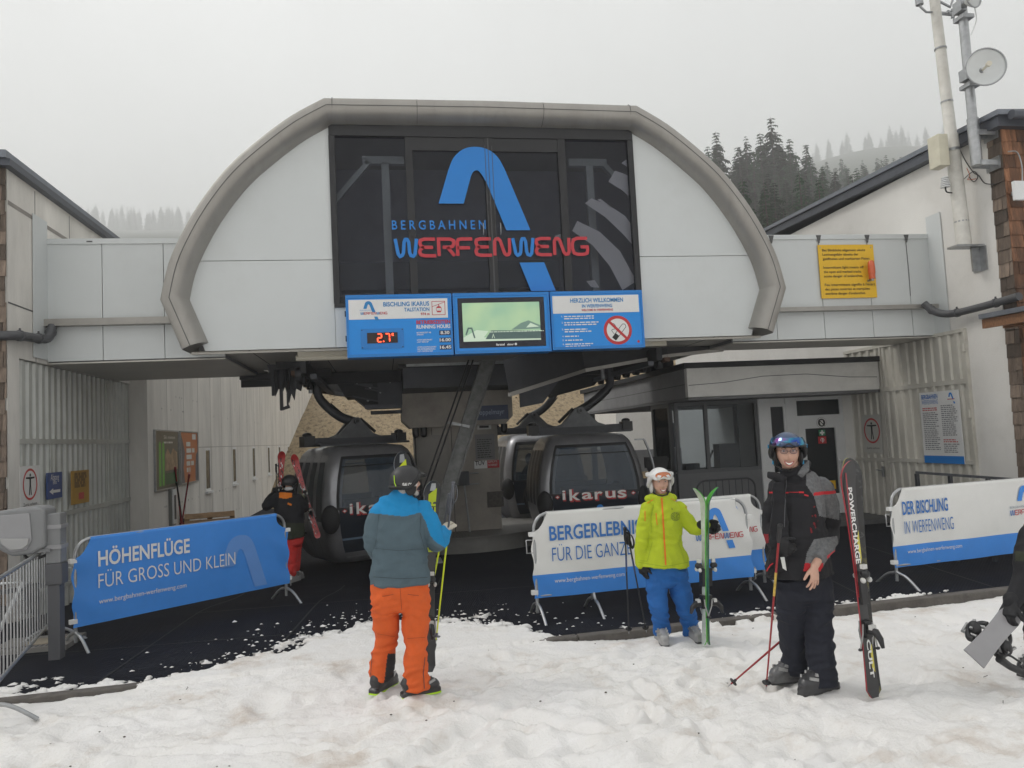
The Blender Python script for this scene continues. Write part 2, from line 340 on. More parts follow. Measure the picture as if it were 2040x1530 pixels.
def snow_z(X, Yg, fine=True):
    yf = mat_front(X)
    z = .10*fbm(X*.55, Yg*.55, 3, 11)+.06*fbm(X*1.9+3, Yg*2.1, 4, 21)+.045*fbm(X*5, Yg*6.5, 5, 31, .62)
    ed = 1+.0*X
    z = z+.07*np.maximum(0, fbm(X*2.6, Yg*3.4, 5, 77, .6)-.05)-.022*np.abs(fbm(X*4.2, Yg*5.6, 4, 91, .6))*2+.034*fbm(X*13, Yg*16, 5, 71, .72)-.02*np.maximum(0, np.abs(fbm(X*8, Yg*10, 4, 95, .65))*3-.25)
    for (x0, y0, r_, el, an, d_) in PITS:
        dx = X-x0; dy = Yg-y0; u = (dx*math.cos(an)+dy*math.sin(an))/(r_*el); v = (-dx*math.sin(an)+dy*math.cos(an))/r_; q = u*u+v*v
        z = z-d_*np.exp(-q*1.6)+.35*d_*np.exp(-(np.sqrt(q)-1.5)**2*3.5)
    # ski and boot drags
    for (x0, y0, x1, y1, w_, d_) in TRACKS+((1.0, 4.9, 2.6, 5.6, .05, .03), (1.2, 4.85, 2.8, 5.5, .05, .03), (-.3, 4.6, .9, 5.9, .06, .03), (3.2, 6.6, 1.9, 6.4, .05, .02), (.3, 6.1, 1.3, 5.2, .07, .035), (4.2, 4.6, 6.4, 5.6, .06, .03)):
        L2 = (x1-x0)**2+(y1-y0)**2; t = np.clip(((X-x0)*(x1-x0)+(Yg-y0)*(y1-y0))/L2, 0, 1); dd = np.hypot(X-x0-t*(x1-x0), Yg-y0-t*(y1-y0))
        z = z-d_*np.exp(-(dd/w_)**2)+.4*d_*np.exp(-((dd-2*w_)/w_)**2)
    amp = 1-.45*sst(6.4, 7.4, Yg)
    z = z*amp-.012
    for p, zz in FEET: q = ((X-p.x)**2+(Yg-p.y)**2)/.17**2; k = np.exp(-q); z = z*(1-k)+zz*k
    # falls off towards the mat edge
    right = sst(1.2, 2.4, X); left = 1-sst(-1.6, -.6, X)
    z = z-(.02+.025*right)*sst(.6, .05, yf-Yg)*np.clip(right+.55*left, 0, 1)
    # onto the mat only in the trodden middle
    ylim = 7.35+1.05*sst(-2.3, -.1, X)*(1-sst(1.15, 1.8, X))+.16*np.maximum(0, 1-((X+.2)/1.2)**2)
    ylim = np.maximum(ylim, yf-.16+.10*left)
    Xn = X+.9*fbm(X*1.7+9, Yg*.6, 4, 17); mid = np.maximum(sst(-2.7, -1.7, Xn)*(1-sst(1.2, 1.7, Xn)), sst(2.7, 3.2, Xn)*(1-sst(4.3, 4.8, Xn))*.75); Z0 = z+.045*mid*sst(1.0, .2, yf-Yg)
    z = np.where(mid > 0, Z0, z)
    m = (ylim-Yg)+1.9*fbm(X*3.2, Yg*5.2, 6, 51, .7)+.45*fbm(X*14, Yg*22, 3, 61, .7)
    on = sst(-.20, -.14, Yg-yf)*mid+sst(-.02, .05, Yg-yf+.03)*(1-mid)
    zm = np.where(m > 0, np.minimum(.006+.11*m, .035)+np.maximum(z, -.03)*.3, -.12)
    zm = np.where(m < -.9, -.3, zm)
    return np.where(on > .5, zm+.012*np.minimum(1, np.maximum(m, 0)*8)*fbm(X*22, Yg*22, 2, 63), z)
grid_mesh('snow_ground', np.linspace(-9.5, 11.5, 880), np.linspace(1.2, 10.2, 400), lambda X, Y: snow_z(X, Y), M_snow)
grid_mesh('snow_field', np.linspace(-90, 90, 60), np.concatenate([np.linspace(-120, -10, 20), np.linspace(-8, 7.0, 12)]), lambda X, Y: -.16+0*X+.1*fbm(X*.1, Y*.1, 3, 3), M_snow)
# grit and twigs lying on the snow
b = MB(); M_grit = mat('grit', (.07, .05, .035), .9, var=.2)
for i in range(70):
    x, y = RNG.uniform(-3, 7), RNG.uniform(4.2, 7.3); z = float(snow_z(np.array([[x]]), np.array([[y]]))[0, 0]); a_ = RNG.uniform(0, 3.1); r_ = RNG.uniform(.003, .008)
    if i % 6 == 0: b.tube([(x, y, z+.003), (x+.05*math.cos(a_), y+.05*math.sin(a_), z+.006)], .0025, M_grit, 5)
    else: b.ell((x, y, z+r_*.4), r_*1.4, r_, r_*.7, M_grit, 6, 4)
tag(b.build('grit'), kind='stuff')
# crumbs of snow thrown on the mat
b = MB()
for i in range(520):
    x = RNG.normal(-.1, .95); y = 8.2+abs(RNG.normal(0, .62))-.25*abs(x)
    if y < mat_front(x)+.15: continue
    r_ = RNG.uniform(.004, .02)*(1 if RNG.random() < .88 else 1.9)
    c = V((x, y, fl(x, y)+r_*.12)); n_ = 7; rot = RNG.uniform(0, 3)
    top = [c+V((math.cos(rot+2*math.pi*k/n_)*r_*RNG.uniform(.6, 1.6), math.sin(rot+2*math.pi*k/n_)*r_*RNG.uniform(.5, 1), 0)) for k in range(n_)]
    b.add(top+[c+V((0, 0, r_*.55))], [(k, (k+1) % n_, n_) for k in range(n_)], M_snow, True)
for i in range(46):
    x = RNG.uniform(-3.4, -1.2) if i < 20 else RNG.uniform(3.8, 6.4); y = mat_front(x)+abs(RNG.normal(.03, .05)); r_ = RNG.uniform(.006, .026)
    b.ell((x, y, .005+r_*.35), r_*1.3, r_, r_*.8, M_snow, 7, 5)
tag(b.build('snow_crumbs'), kind='stuff')

# far ground and hill
def hill_z(x, y):
    t = sst(.22, .42, x/np.maximum(y, 1)); tt = sst(.42, .78, x/np.maximum(y, 1))
    k = (.27+.065*t)
    near = np.maximum(0, y-30)*k+.5*sst(24, 34, y)
    far = tt*.13*np.maximum(0, y-330)
    top = 500+15*fbm(x*.01, y*.01, 3, 4); h_ = near+far; h_ = np.where(h_ > 350, 350+(top-350)*(1-np.exp(-(h_-350)/np.maximum(top-350, 1))), h_)
    h_ = h_+.022*np.maximum(0, y-300)*(1-t)
    return -.45+h_+sst(30, 60, y)*(.5*fbm(x*.12, y*.12, 4, 8)+2.5*fbm(x*.025, y*.025, 3, 9))
def grass_mat():
    k = mat('dry_grass', (.40, .27, .135), .95, var=0, sp=.2)
    n = k.node_tree.nodes; l = k.node_tree.links; b = n['Principled BSDF']; t = n.new('ShaderNodeTexCoord')
    mp = n.new('ShaderNodeMapping'); mp.inputs['Scale'].default_value = (1, .35, .35); l.new(t.outputs['Object'], mp.inputs[0])
    z = n.new('ShaderNodeTexNoise'); z.inputs['Scale'].default_value = 5.5; z.inputs['Detail'].default_value = 10; z.inputs['Roughness'].default_value = .78; l.new(mp.outputs[0], z.inputs['Vector'])
    q = n.new('ShaderNodeValToRGB'); e = q.color_ramp.elements; e[0].position = .40; e[0].color = (.12, .085, .05, 1); e[1].position = .62; e[1].color = (.36, .285, .18, 1)
    e2 = e.new(.47); e2.color = (.25, .19, .115, 1); l.new(z.outputs['Fac'], q.inputs[0])
    z3 = n.new('ShaderNodeTexNoise'); z3.inputs['Scale'].default_value = .03; z3.inputs['Detail'].default_value = 3; l.new(t.outputs['Object'], z3.inputs['Vector'])
    q3 = n.new('ShaderNodeValToRGB'); q3.color_ramp.elements[0].position = .45; q3.color_ramp.elements[1].position = .6; l.new(z3.outputs['Fac'], q3.inputs[0])
    sx = n.new('ShaderNodeSeparateXYZ'); l.new(t.outputs['Object'], sx.inputs[0])
    rg = n.new('ShaderNodeMapRange'); rg.inputs['From Min'].default_value = 70; rg.inputs['From Max'].default_value = 110; l.new(sx.outputs['Y'], rg.inputs['Value'])
    mx = n.new('ShaderNodeMixRGB'); l.new(rg.outputs[0], mx.inputs[0]); l.new(q.outputs[0], mx.inputs[1]); mx.inputs[2].default_value = (.03, .042, .02, 1); l.new(mx.outputs[0], b.inputs['Base Color'])
    bp = n.new('ShaderNodeBump'); bp.inputs['Strength'].default_value = 1; bp.inputs['Distance'].default_value = .1; l.new(z.outputs['Fac'], bp.inputs['Height']); l.new(bp.outputs[0], b.inputs['Normal'])
    return k
M_grass = grass_mat()
grid_mesh('hill', np.concatenate([np.linspace(-700, -30, 50), np.linspace(-28, 45, 120), np.linspace(50, 1250, 100)]), np.concatenate([np.linspace(20, 95, 130), np.linspace(98, 1600, 140)]), lambda X, Y: hill_z(X, Y), M_grass)
grid_mesh('ground', np.linspace(-1500, 1500, 12), np.linspace(-1500, 1500, 12), lambda X, Y: -.6+0*X, M_dirt)
# straw tussocks on the near slope
M_straw = mat('straw', (.30, .235, .15), .95, var=.3, vs=1.5, island=.3)
b = MB()
for i in range(900):
    y = RNG.uniform(45, 75); x = RNG.uniform(-6, 13)*y/40
    z0 = float(hill_z(np.array(x), np.array(y)))
    h = RNG.uniform(.04, .13); a_ = RNG.uniform(0, 6.28); d = V((math.cos(a_), math.sin(a_), 0)); lean = V((RNG.normal(0, .16), -.1, h))
    p = V((x, y, z0-.03)); b.add([p-d*.09, p+d*.09, p+lean+d*.03, p+lean-d*.05], [(0, 1, 2, 3)], M_straw)
tag(b.build('dry_grass_tufts'), kind='stuff')

# ================================================================== LEFT CONCRETE BUILDING
M_gal = mat('galvanised', (.36, .37, .38), .42, .7, var=.18, vs=9, bump=.05)
M_dk = mat('dark_metal', (.05, .053, .06), .45, .3, var=.2, vs=5)
M_white = mat('white_plastic', (.72, .73, .73), .4, var=.05)
M_slate = mat('roof_flashing', (.085, .092, .11), .45, .35, var=.15, vs=4)
M_slate2 = mat('roof_flashing_pale', (.19, .205, .235), .4, .4, var=.15, vs=4)
M_corr = mat('corrugated_sheet', (.50, .51, .48), .5, .1, var=.1, vs=2, dirt=(.2, .2, .18), dirt_amt=.35)
M_corr2 = mat('corrugated_cream', (.58, .56, .50), .5, .05, var=.08, vs=2, dirt=(.3, .28, .23), dirt_amt=.45)
M_shi = mat('wood_shingle', (.15, .115, .09), .9, var=.35, vs=7, island=.55, bump=.5, bs=30, stretch=(3, 3, .6))
M_shi2 = mat('wood_shingle_brown', (.20, .095, .05), .85, var=.5, vs=6, island=.55, bump=.5, bs=30, stretch=(3, 3, .5), dirt=(.03, .022, .018), dirt_amt=.95)
M_pane = mat('dark_pane', (.02, .024, .028), .08, var=0, sp=.6)
def corrugated(b, x, y0, y1, z0, z1, m, side=1, pitch=.2, dep=.035):
    n = max(1, round((y1-y0)/pitch)); p = (y1-y0)/n; pr = []
    for i in range(n):
        a = y0+i*p; pr += [(a, 0), (a+p*.5, 0), (a+p*.6, dep), (a+p*.9, dep)]
    pr.append((y1, 0)); vs = []
    for (yy, d) in pr: vs += [(x+side*d, yy, z0), (x+side*d, yy, z1)]
    fs = [((2*i, 2*i+1, 2*i+3, 2*i+2) if side < 0 else (2*i, 2*i+2, 2*i+3, 2*i+1)) for i in range(len(pr)-1)]
    b.add(vs, fs, m)
def shingles(b, O, U, n_, width, z0, z1, m, row=.2, cw=.16):
    O = V(O); U = V(U); W = V(n_); z = z0; k = 0
    while z < z1:
        u = -RNG.uniform(0, cw) ; k += 1
        while u < width:
            wv = cw*RNG.uniform(.6, 1.3); u0 = max(0, u); u1 = min(width, u+wv-.006)
            if u1-u0 > .02:
                zb = z+RNG.uniform(-.012, .012); zt = min(z+row*1.25, z1+.1); d = RNG.uniform(.022, .034)
                P = [O+U*a+Z_*c+W*e for a, c, e in ((u0, zb, .004), (u1, zb, .004), (u1, zb, d), (u0, zb, d), (u0, zt, .0), (u1, zt, .0), (u1, zt, .008), (u0, zt, .008))]
                b.add(P, [(0, 3, 2, 1), (3, 7, 6, 2), (0, 4, 7, 3), (1, 2, 6, 5)], m)
            u += wv
        z += row
XL, XW, XR = -4.76, -4.46, 9.63
lb = empty('concrete_building', 'raw concrete building with dark roof edge and small slit windows on the left', 'building')
b = MB()
b.bb(XL-.35, XL, 10.75, 11.06, -.4, 5.83, M_con); b.bb(XL-.35, XL, 11.06, 15.56, 3.36, 5.83, M_con); b.bb(XL-.35, XW, 15.56, 15.95, -.4, 5.4, M_con)
b.bb(-10, XL-.36, 10.9, 15.9, -.4, 5.8, M_con); b.bb(XW-.4, XW, 15.95, 51.5, -.8, 5.4, M_con)
for y in (11.55, 12.75, 14.1): b.bb(XL, XL+.003, y, y+.012, 3.36, 5.8, M_joint)
b.add([(XL+.003, 10.76, 5.42), (XL+.003, 10.76, 5.36), (XL+.003, 15.5, 5.36), (XL+.003, 15.5, 5.42)], [(0, 1, 2, 3)], mat('concrete_dark', (.27, .25, .23), .9, var=.15))
b.bb(XL, XL+.003, 10.76, 11.5, 4.05, 4.07, M_joint)
for i in range(26): y = 16.9+1.35*i; b.bb(XW, XW+.003, y, y+.012, -.4, 5.3, M_joint2)
b.bb(XW, XW+.003, 16, 51, 2.1, 2.115, M_joint2)
for i in range(60):
    y = 16.3+RNG.uniform(0, 20); z = RNG.choice([.2, .9, 2.9, 3.2]); b.bb(XW, XW+.003, y, y+.02, z, z+.03, M_joint)
b.build('wall', lb)
b = MB(); b.bb(XL-.4, XL+.10, 10.6, 15.9, 5.83, 5.92, M_slate); b.bb(XL-.4, XL+.07, 10.55, 15.9, 5.92, 6.02, M_slate2); b.bb(-10, XL-.4, 10.55, 15.9, 5.85, 6.0, M_slate)
b.build('roof', lb)
b = MB(); b.bb(-10, XL-.03, 10.72, 10.9, -.3, 5.84, M_joint); shingles(b, (-8, 10.72, 0), X_, -Y_, 3.24, .2, 5.8, M_shi); b.build('shingle_cladding', lb)
b = MB(); corrugated(b, XL-.06, 11.07, 15.55, -.3, 3.35, M_corr)
for z in (2.22, 1.14, .1): b.bb(XL-.06, XL-.015, 11.07, 15.55, z, z+.07, M_corr)
b.bb(XL-.06, XL-.012, 12.05, 12.1, -.2, 2.22, M_corr); b.bb(XL-.06, XL-.012, 14.3, 14.34, -.2, 3.34, M_corr)
b.build('sliding_gate', lb)
for px in (413, 466, 505, 535, 556.5, 574.5, 589, 601):
    p = aX(px, 900, XW); y = p.y; yw = .28; x = XW
    b = MB(); f = .05
    for (y0, y1, z0, z1) in ((y-yw, y-yw+f, 1.0, 2.08), (y+yw-f, y+yw, 1.0, 2.08), (y-yw+f, y+yw-f, 1.0, 1.06), (y-yw+f, y+yw-f, 2.02, 2.08)): b.bb(x-.02, x+.012, y0, y1, z0, z1, M_white)
    o = b.build('window', lb)
    MB().bb(x-.02, x+.004, y-yw+f, y+yw-f, 1.06, 2.02, M_pane).build('pane', o)
    MB().bb(x, x+.07, y-yw-.03, y+yw+.03, .94, .995, M_white).build('sill', o)
settle(lb)
# ================================================================== RIGHT WHITE BUILDING
M_plas = mat('white_plaster', (.70, .685, .655), .9, var=.05, vs=.9, bump=.2, bs=50, dirt=(.52, .5, .46), dirt_amt=.4)
rb = empty('white_building', 'white rendered building with dark sloping roof edge and brown shingled corner on the right', 'building')
b = MB(); b.bb(XR, XR+.4, 10.42, 24, -.4, 6.42, M_plas); b.bb(XR+.41, 16, 10.45, 24, -.4, 6.3, M_plas)
b.build('wall', rb)
b = MB()
b.add([(XR-.16, 10.0, 6.38), (XR-.16, 24, 6.75), (XR-.16, 24, 6.93), (XR-.16, 10.0, 6.56), (XR+.5, 10.0, 6.38), (XR+.5, 24, 6.75), (XR+.5, 24, 6.93), (XR+.5, 10.0, 6.56)], [(0, 3, 2, 1), (0, 1, 5, 4), (3, 7, 6, 2), (0, 4, 7, 3)], M_slate)
b.add([(XR-.2, 9.95, 6.54), (XR-.2, 24, 6.91), (XR-.2, 24, 6.99), (XR-.2, 9.95, 6.62), (XR+.5, 9.95, 6.56), (XR+.5, 24, 6.93), (XR+.5, 24, 7.01), (XR+.5, 9.95, 6.64)], [(0, 3, 2, 1), (0, 1, 5, 4), (3, 7, 6, 2), (0, 4, 7, 3)], M_slate2)
b.bb(XR+.5, 16, 9.9, 24, 6.4, 6.62, M_slate); b.tube([(XR-.05, 9.86, 6.5), (16, 9.86, 6.5)], .075, M_slate, 10)
b.build('roof', rb)
b = MB(); b.bb(XR+.02, 14, 10.16, 10.44, -.2, 6.38, M_joint); shingles(b, (XR, 10.15, 0), X_, -Y_, 2.6, .1, 6.36, M_shi2, .21, .2); shingles(b, (XR+.015, 10.42, 0), -Y_, -X_, .27, .1, 6.36, M_shi, .21, .3)
b.build('shingle_cladding', rb)
b = MB()
corrugated(b, XR-.015, 11.25, 13.4, .08, 3.36, M_corr2, -1, .22); corrugated(b, XR-.015, 13.52, 14.55, .05, 2.5, M_corr2, -1, .22); corrugated(b, XR-.015, 13.4, 14.6, 2.62, 3.36, M_corr2, -1, .22)
for (y0, y1, z0, z1) in ((11.2, 11.25, 0, 3.42), (13.4, 13.45, 0, 3.36), (13.46, 13.52, 0, 2.55), (14.55, 14.6, 0, 2.55), (11.25, 13.4, 2.5, 2.58), (11.25, 13.4, 1.15, 1.22), (13.52, 14.55, 1.15, 1.21), (13.45, 14.6, 2.5, 2.62), (11.25, 13.4, .05, .1), (11.25, 14.6, 3.36, 3.42)):
    b.bb(XR-.06, XR, y0, y1, z0, z1, M_corr2)
g = b.build('sheet_gate', rb)
b = MB()
for (y, z) in ((11.22, 3.1), (11.22, 2.0), (11.22, .9), (14.56, 2.2), (14.56, 1.1), (14.56, .35)): b.tube([(XR-.075, y, z-.07), (XR-.075, y, z+.07)], .02, M_corr2, 8)
b.build('hinge', g)
b = MB(); b.bb(XR-.09, XR-.055, 13.56, 13.6, .85, 1.05, M_gal); b.tube([(XR-.12, 13.58, .98), (XR-.12, 13.72, .98)], .012, M_gal, 8); b.tube([(XR-.06, 13.58, .98), (XR-.12, 13.58, .98)], .012, M_gal, 8)
b.build('door_handle', g)
settle(rb)
# lower wooden canopy at the right edge
M_wood = mat('brown_timber', (.22, .11, .055), .7, var=.3, vs=5, stretch=(1, 6, 6))
p = aY(1950, 640, 10.1)
cn = empty('porch_roof', 'low brown timber porch roof with grey sheet edge at far right', 'porch roof')
b = MB(); b.ob((p.x, 8.2, p.z), (3, 0, .02), (0, 1.9, .03), (0, 0, .07), M_slate2); b.build('sheet_cover', cn)
b = MB(); b.ob((p.x+.05, 8.25, p.z-.145), (.05, 0, 0), (0, 1.85, .03), (0, 0, .14), M_wood); b.ob((p.x+.11, 8.25, p.z-.03), (2.8, 0, 0), (0, 1.85, .03), (0, 0, .025), M_wood)
for i in range(5): b.ob((p.x+.4+.5*i, 8.3, p.z-.15), (.09, 0, 0), (0, 1.8, .03), (0, 0, .115), M_wood)
b.build('timber_frame', cn); settle(cn)

# ================================================================== OPERATOR BOOTH
M_fas = mat('booth_fascia', (.74, .73, .70), .85, var=.07, vs=1.5, bump=.15, dirt=(.33, .32, .3), dirt_amt=.4)
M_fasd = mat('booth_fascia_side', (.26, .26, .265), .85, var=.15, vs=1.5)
M_tar = mat('roofing_felt', (.022, .023, .026), .7, var=.2)
M_gbooth = glass('booth_glass', (.04, .045, .05), .86)
M_fr = mat('window_frame_grey', (.10, .105, .11), .5, var=.08)
M_lgrey = mat('light_grey_panel', (.68, .69, .69), .5, var=.05)
M_blk0 = mat('matt_black', (.015, .015, .016), .6, var=0); M_dgrey = mat('dark_grey_panel', (.14, .142, .148), .6, var=.1)
bo = empty('operator_booth', 'flat roofed operator booth with pale fascia, corner windows and a white framed door', 'booth')
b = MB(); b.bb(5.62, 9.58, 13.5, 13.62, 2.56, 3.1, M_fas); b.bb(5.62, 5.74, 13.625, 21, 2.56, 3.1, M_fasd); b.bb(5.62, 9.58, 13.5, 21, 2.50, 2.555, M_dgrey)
# thin crack line across the fascia
b.stroke([(0.0, .22), (.7, .25), (1.5, .34), (2.4, .35), (3.3, .26), (3.9, .24)], .012, (5.64, 13.5, 2.56), X_, Z_, M_joint, .002)
b.bb(5.617, 5.62, 13.62, 21, 2.8, 2.812, M_joint)
b.build('fascia', bo)
b = MB(); b.bb(5.54, 9.6, 13.42, 21.1, 3.1, 3.2, M_tar); b.build('roof', bo)
b = MB()
b.bb(5.72, 7.5, 14.5, 14.6, .1, 1.08, M_dgrey); b.bb(5.66, 5.78, 14.6, 15.6, .0, 1.08, M_dgrey); b.bb(5.66, 5.8, 20.6, 20.75, 0, 2.5, M_dgrey)
b.bb(7.5, 7.72, 14.46, 14.6, .1, 2.5, M_lgrey); b.bb(8.1, 8.28, 14.46, 14.6, .1, 2.5, M_lgrey); b.bb(9.38, 9.6, 14.46, 14.6, .1, 2.5, M_fas); b.bb(7.72, 8.1, 14.48, 14.6, .1, .95, M_lgrey); b.bb(7.72, 8.1, 14.5, 14.6, 2.38, 2.5, M_lgrey)
b.bb(5.79, 9.6, 15.6, 15.7, .0, 1.05, M_plas); b.bb(7.6, 9.6, 15.6, 15.7, 1.05, 2.5, M_plas)
b.build('wall', bo)
def win(parent, x0, x1, y, z0, z1, fm, gm, f=.06, axis='x', nm='window', split=None):
    b = MB()
    def bb(u0, u1, a, c):
        if axis == 'x': b.bb(u0, u1, y-.03, y+.04, a, c, fm)
        else: b.bb(y-.03, y+.04, u0, u1, a, c, fm)
    bb(x0, x0+f, z0, z1); bb(x1-f, x1, z0, z1); bb(x0+f, x1-f, z0, z0+f); bb(x0+f, x1-f, z1-f, z1)
    if split: bb(split-f/2, split+f/2, z0+f, z1-f)
    o = b.build(nm, parent); g = MB()
    if axis == 'x': g.bb(x0+f, x1-f, y, y+.012, z0+f, z1-f, gm)
    else: g.bb(y, y+.012, x0+f, x1-f, z0+f, z1-f, gm)
    g.build('pane', o); return o
win(bo, 5.72, 7.5, 14.52, 1.08, 2.5, M_fr, M_gbooth, .07, split=6.38)
win(bo, 14.66, 15.7, 5.7, 1.08, 2.5, M_fr, M_gbooth, .08, 'y')
win(bo, 5.8, 7.6, 15.64, 1.05, 2.5, M_fr, M_gbooth, .07)
win(bo, 7.72, 8.1, 14.5, .95, 2.38, M_lgrey, M_pane, .05)
d = win(bo, 8.28, 9.38, 14.5, .1, 2.5, M_lgrey, M_pane, .07, nm='door', split=None)
b = MB(); b.bb(8.35, 9.31, 14.47, 14.56, 2.02, 2.12, M_lgrey); b.bb(8.35, 8.5, 14.46, 14.54, .17, 2.02, M_lgrey); b.bb(9.17, 9.31, 14.46, 14.54, .17, 2.02, M_lgrey); b.bb(8.5, 9.17, 14.46, 14.54, .17, .5, M_lgrey); b.bb(8.5, 9.17, 14.46, 14.54, 1.85, 2.02, M_lgrey)
b.build('door_leaf', d)
b = MB(); b.bb(9.22, 9.26, 14.42, 14.46, 1.02, 1.2, M_white); b.tube([(9.24, 14.44, 1.15), (9.24, 14.39, 1.15), (9.12, 14.39, 1.15)], .013, M_white, 8); b.build('handle', d)
# interior: control desk and window sill equipment
b = MB(); b.bb(5.9, 7.4, 14.9, 15.4, .1, .98, M_dgrey); b.bb(6.85, 7.3, 15.0, 15.3, .98, 1.62, M_dgrey); b.bb(6.1, 6.4, 15.0, 15.2, .98, 1.25, M_dgrey); b.bar((6.5, 15.1, .98), (6.75, 15.1, 1.5), .03, .03, M_blk0); b.build('control_desk', bo)
settle(bo)
b = MB(); b.bb(4.9, XR, 13.3, 21.5, -.3, .09, mat('step_concrete', (.1, .1, .1), .9, var=.2)); b.build('booth_floor', None, .01)['kind'] = 'structure'
# white building far behind
wb = empty('chalet', 'white house wall far behind the booth, seen past its left corner', 'building')
pz = aY(1228, 850, 31); p2 = aY(1437, 700, 31)
b = MB(); b.bb(pz.x, 21, 31, 36, -.6, 3.3, M_plas); b.build('wall', wb); MB().bb(p2.x, 21, 31.2, 36, 3.31, 5.3, M_plas).build('upper_wall', wb); MB().bb(pz.x-.02, 21, 30.95, 31, -.6, 1.15, M_dgrey).build('plinth_wall', wb)
for px in (1325, 1380, 1455):
    q = aY(px, 850, 31); bb = MB(); bb.bb(q.x-.5, q.x+.5, 30.96, 31.0, 1.1, 2.3, M_lgrey); o = bb.build('window', wb); MB().bb(q.x-.42, q.x+.42, 30.94, 30.958, 1.18, 2.22, M_pane).build('pane', o)
b = MB()
for i in range(9): q = aY(1545+i*19, 700, 30.5); b.bar((q.x, 30.6, 4.0), (q.x+.75, 30.6, 5.1), .06, .06, M_dgrey)
b.build('stair_lattice', wb); settle(wb)
# ================================================================== LIFT STATION
FY = 11.5; CX = 1.72
M_pan = mat('facade_panel', (.60, .625, .625), .45, .05, var=.025, vs=.6, dirt=(.5, .51, .5), dirt_amt=.3)
M_hood = mat('brushed_alu_hood', (.35, .335, .31), .42, .5, var=.12, vs=2.2, stretch=(2.5, 1, .8), dirt=(.2, .185, .165), dirt_amt=.5)
M_sof = mat('soffit_sheet', (.50, .48, .44), .45, .35, var=.12, vs=.9)
M_mach = mat('drive_housing', (.07, .075, .088), .5, .3, var=.2, vs=2, dirt=(.02, .02, .02), dirt_amt=.6)
M_mach2 = mat('drive_frame', (.032, .033, .037), .6, .2, var=.3, vs=4)
M_gl = glass('facade_glass', (.045, .044, .058), .82, .015)
M_logo = mat('logo_blue', (.012, .20, .60), .4, var=.02)
M_logor = mat('logo_red', (.50, .035, .05), .4, var=.02)
M_blk = mat('frame_black', (.012, .012, .014), .35, var=.1)
st = empty('lift_station', 'curved grey cable car valley station with dark glazed front bearing a blue arch emblem', 'station')
half = [(0, 7.16), (2.42, 7.14), (2.90, 6.86), (3.36, 6.50), (3.80, 6.09), (4.16, 5.62), (4.43, 5.16), (4.64, 4.68), (4.76, 4.16), (4.48, 3.44)]
prof = [(CX-x, z) for x, z in half[::-1]]+[(CX+x, z) for x, z in half[1:]]
# smooth the curved flanks but keep the kinks at the crown and the shoulders
def flank(h):
    c = spline([V((x, z, 0)) for x, z in h[1:9]], 4); return [(0, 7.16)]+[(p.x, p.y) for p in c]+[h[9]]
hf = flank(half); prof = [(CX-x, z) for x, z in hf[::-1]]+[(CX+x, z) for x, z in hf[1:]]
def offs(pr, d):
    out = []
    for i, (x, z) in enumerate(pr):
        a = V(pr[i])-V(pr[i-1]) if i else V(pr[1])-V(pr[0]); b_ = V(pr[i+1])-V(pr[i]) if i < len(pr)-1 else a
        a.normalize(); b_.normalize(); na = V((a.y, -a.x)); nb = V((b_.y, -b_.x)); m_ = (na+nb).normalized(); k = d/max(.4, m_.dot(na)); out.append((x+m_.x*k, z+m_.y*k))
    return out
sec = [(.335, 11.53), (.325, 11.44), (.295, 11.345), (.245, 11.265), (.19, 11.22), (.14, 11.205), (.128, 11.205), (.05, 11.225), (.015, 11.25), (0, 11.29), (0, 11.6), (0, 12.0)]
b = MB(); rows = [offs(prof, d) for d, y in sec]; n = len(prof)
vs = [(x, sec[k][1], z) for k, r_ in enumerate(rows) for x, z in r_]
fs = [(k*n+i, k*n+i+1, (k+1)*n+i+1, (k+1)*n+i) for k in range(len(sec)-1) for i in range(n-1)]
fs += [tuple(k*n for k in range(len(sec))), tuple(k*n+n-1 for k in range(len(sec)-1, -1, -1))]
b.add(vs, fs, M_hood)
b.sm = [True]*len(b.sm)
g_ = offs(prof, .134)
b.tube([(x, 11.203, z) for x, z in g_], .006, M_joint, 6)
for i in (1, len(prof)-2): pass
for xx in (CX-2.3, CX-1.05, CX+.9, CX+2.3):
    b.tube([(xx, 11.44, 6.83), (xx, 11.345, 6.86), (xx, 11.265, 6.91), (xx, 11.22, 6.965), (xx, 11.203, 7.02), (xx, 11.224, 7.105), (xx, 11.29, 7.157), (xx, 11.6, 7.158)], .005, M_joint, 6)
hood = b.build('front_hood', st)
md = hood.modifiers.new('edge', 'EDGE_SPLIT'); md.split_angle = R(32)
# roof shell behind
b = MB(); r2 = offs(prof, .03); k = len(r2)
b.add([(x, y, z) for y in (12.0, 15.7) for x, z in r2], [(i, i+1, k+i+1, k+i) for i in range(k-1)], M_hood)
b.add([(x, 15.7, z) for x, z in r2], [tuple(range(k))], M_mach2); b.build('roof_shell', st)
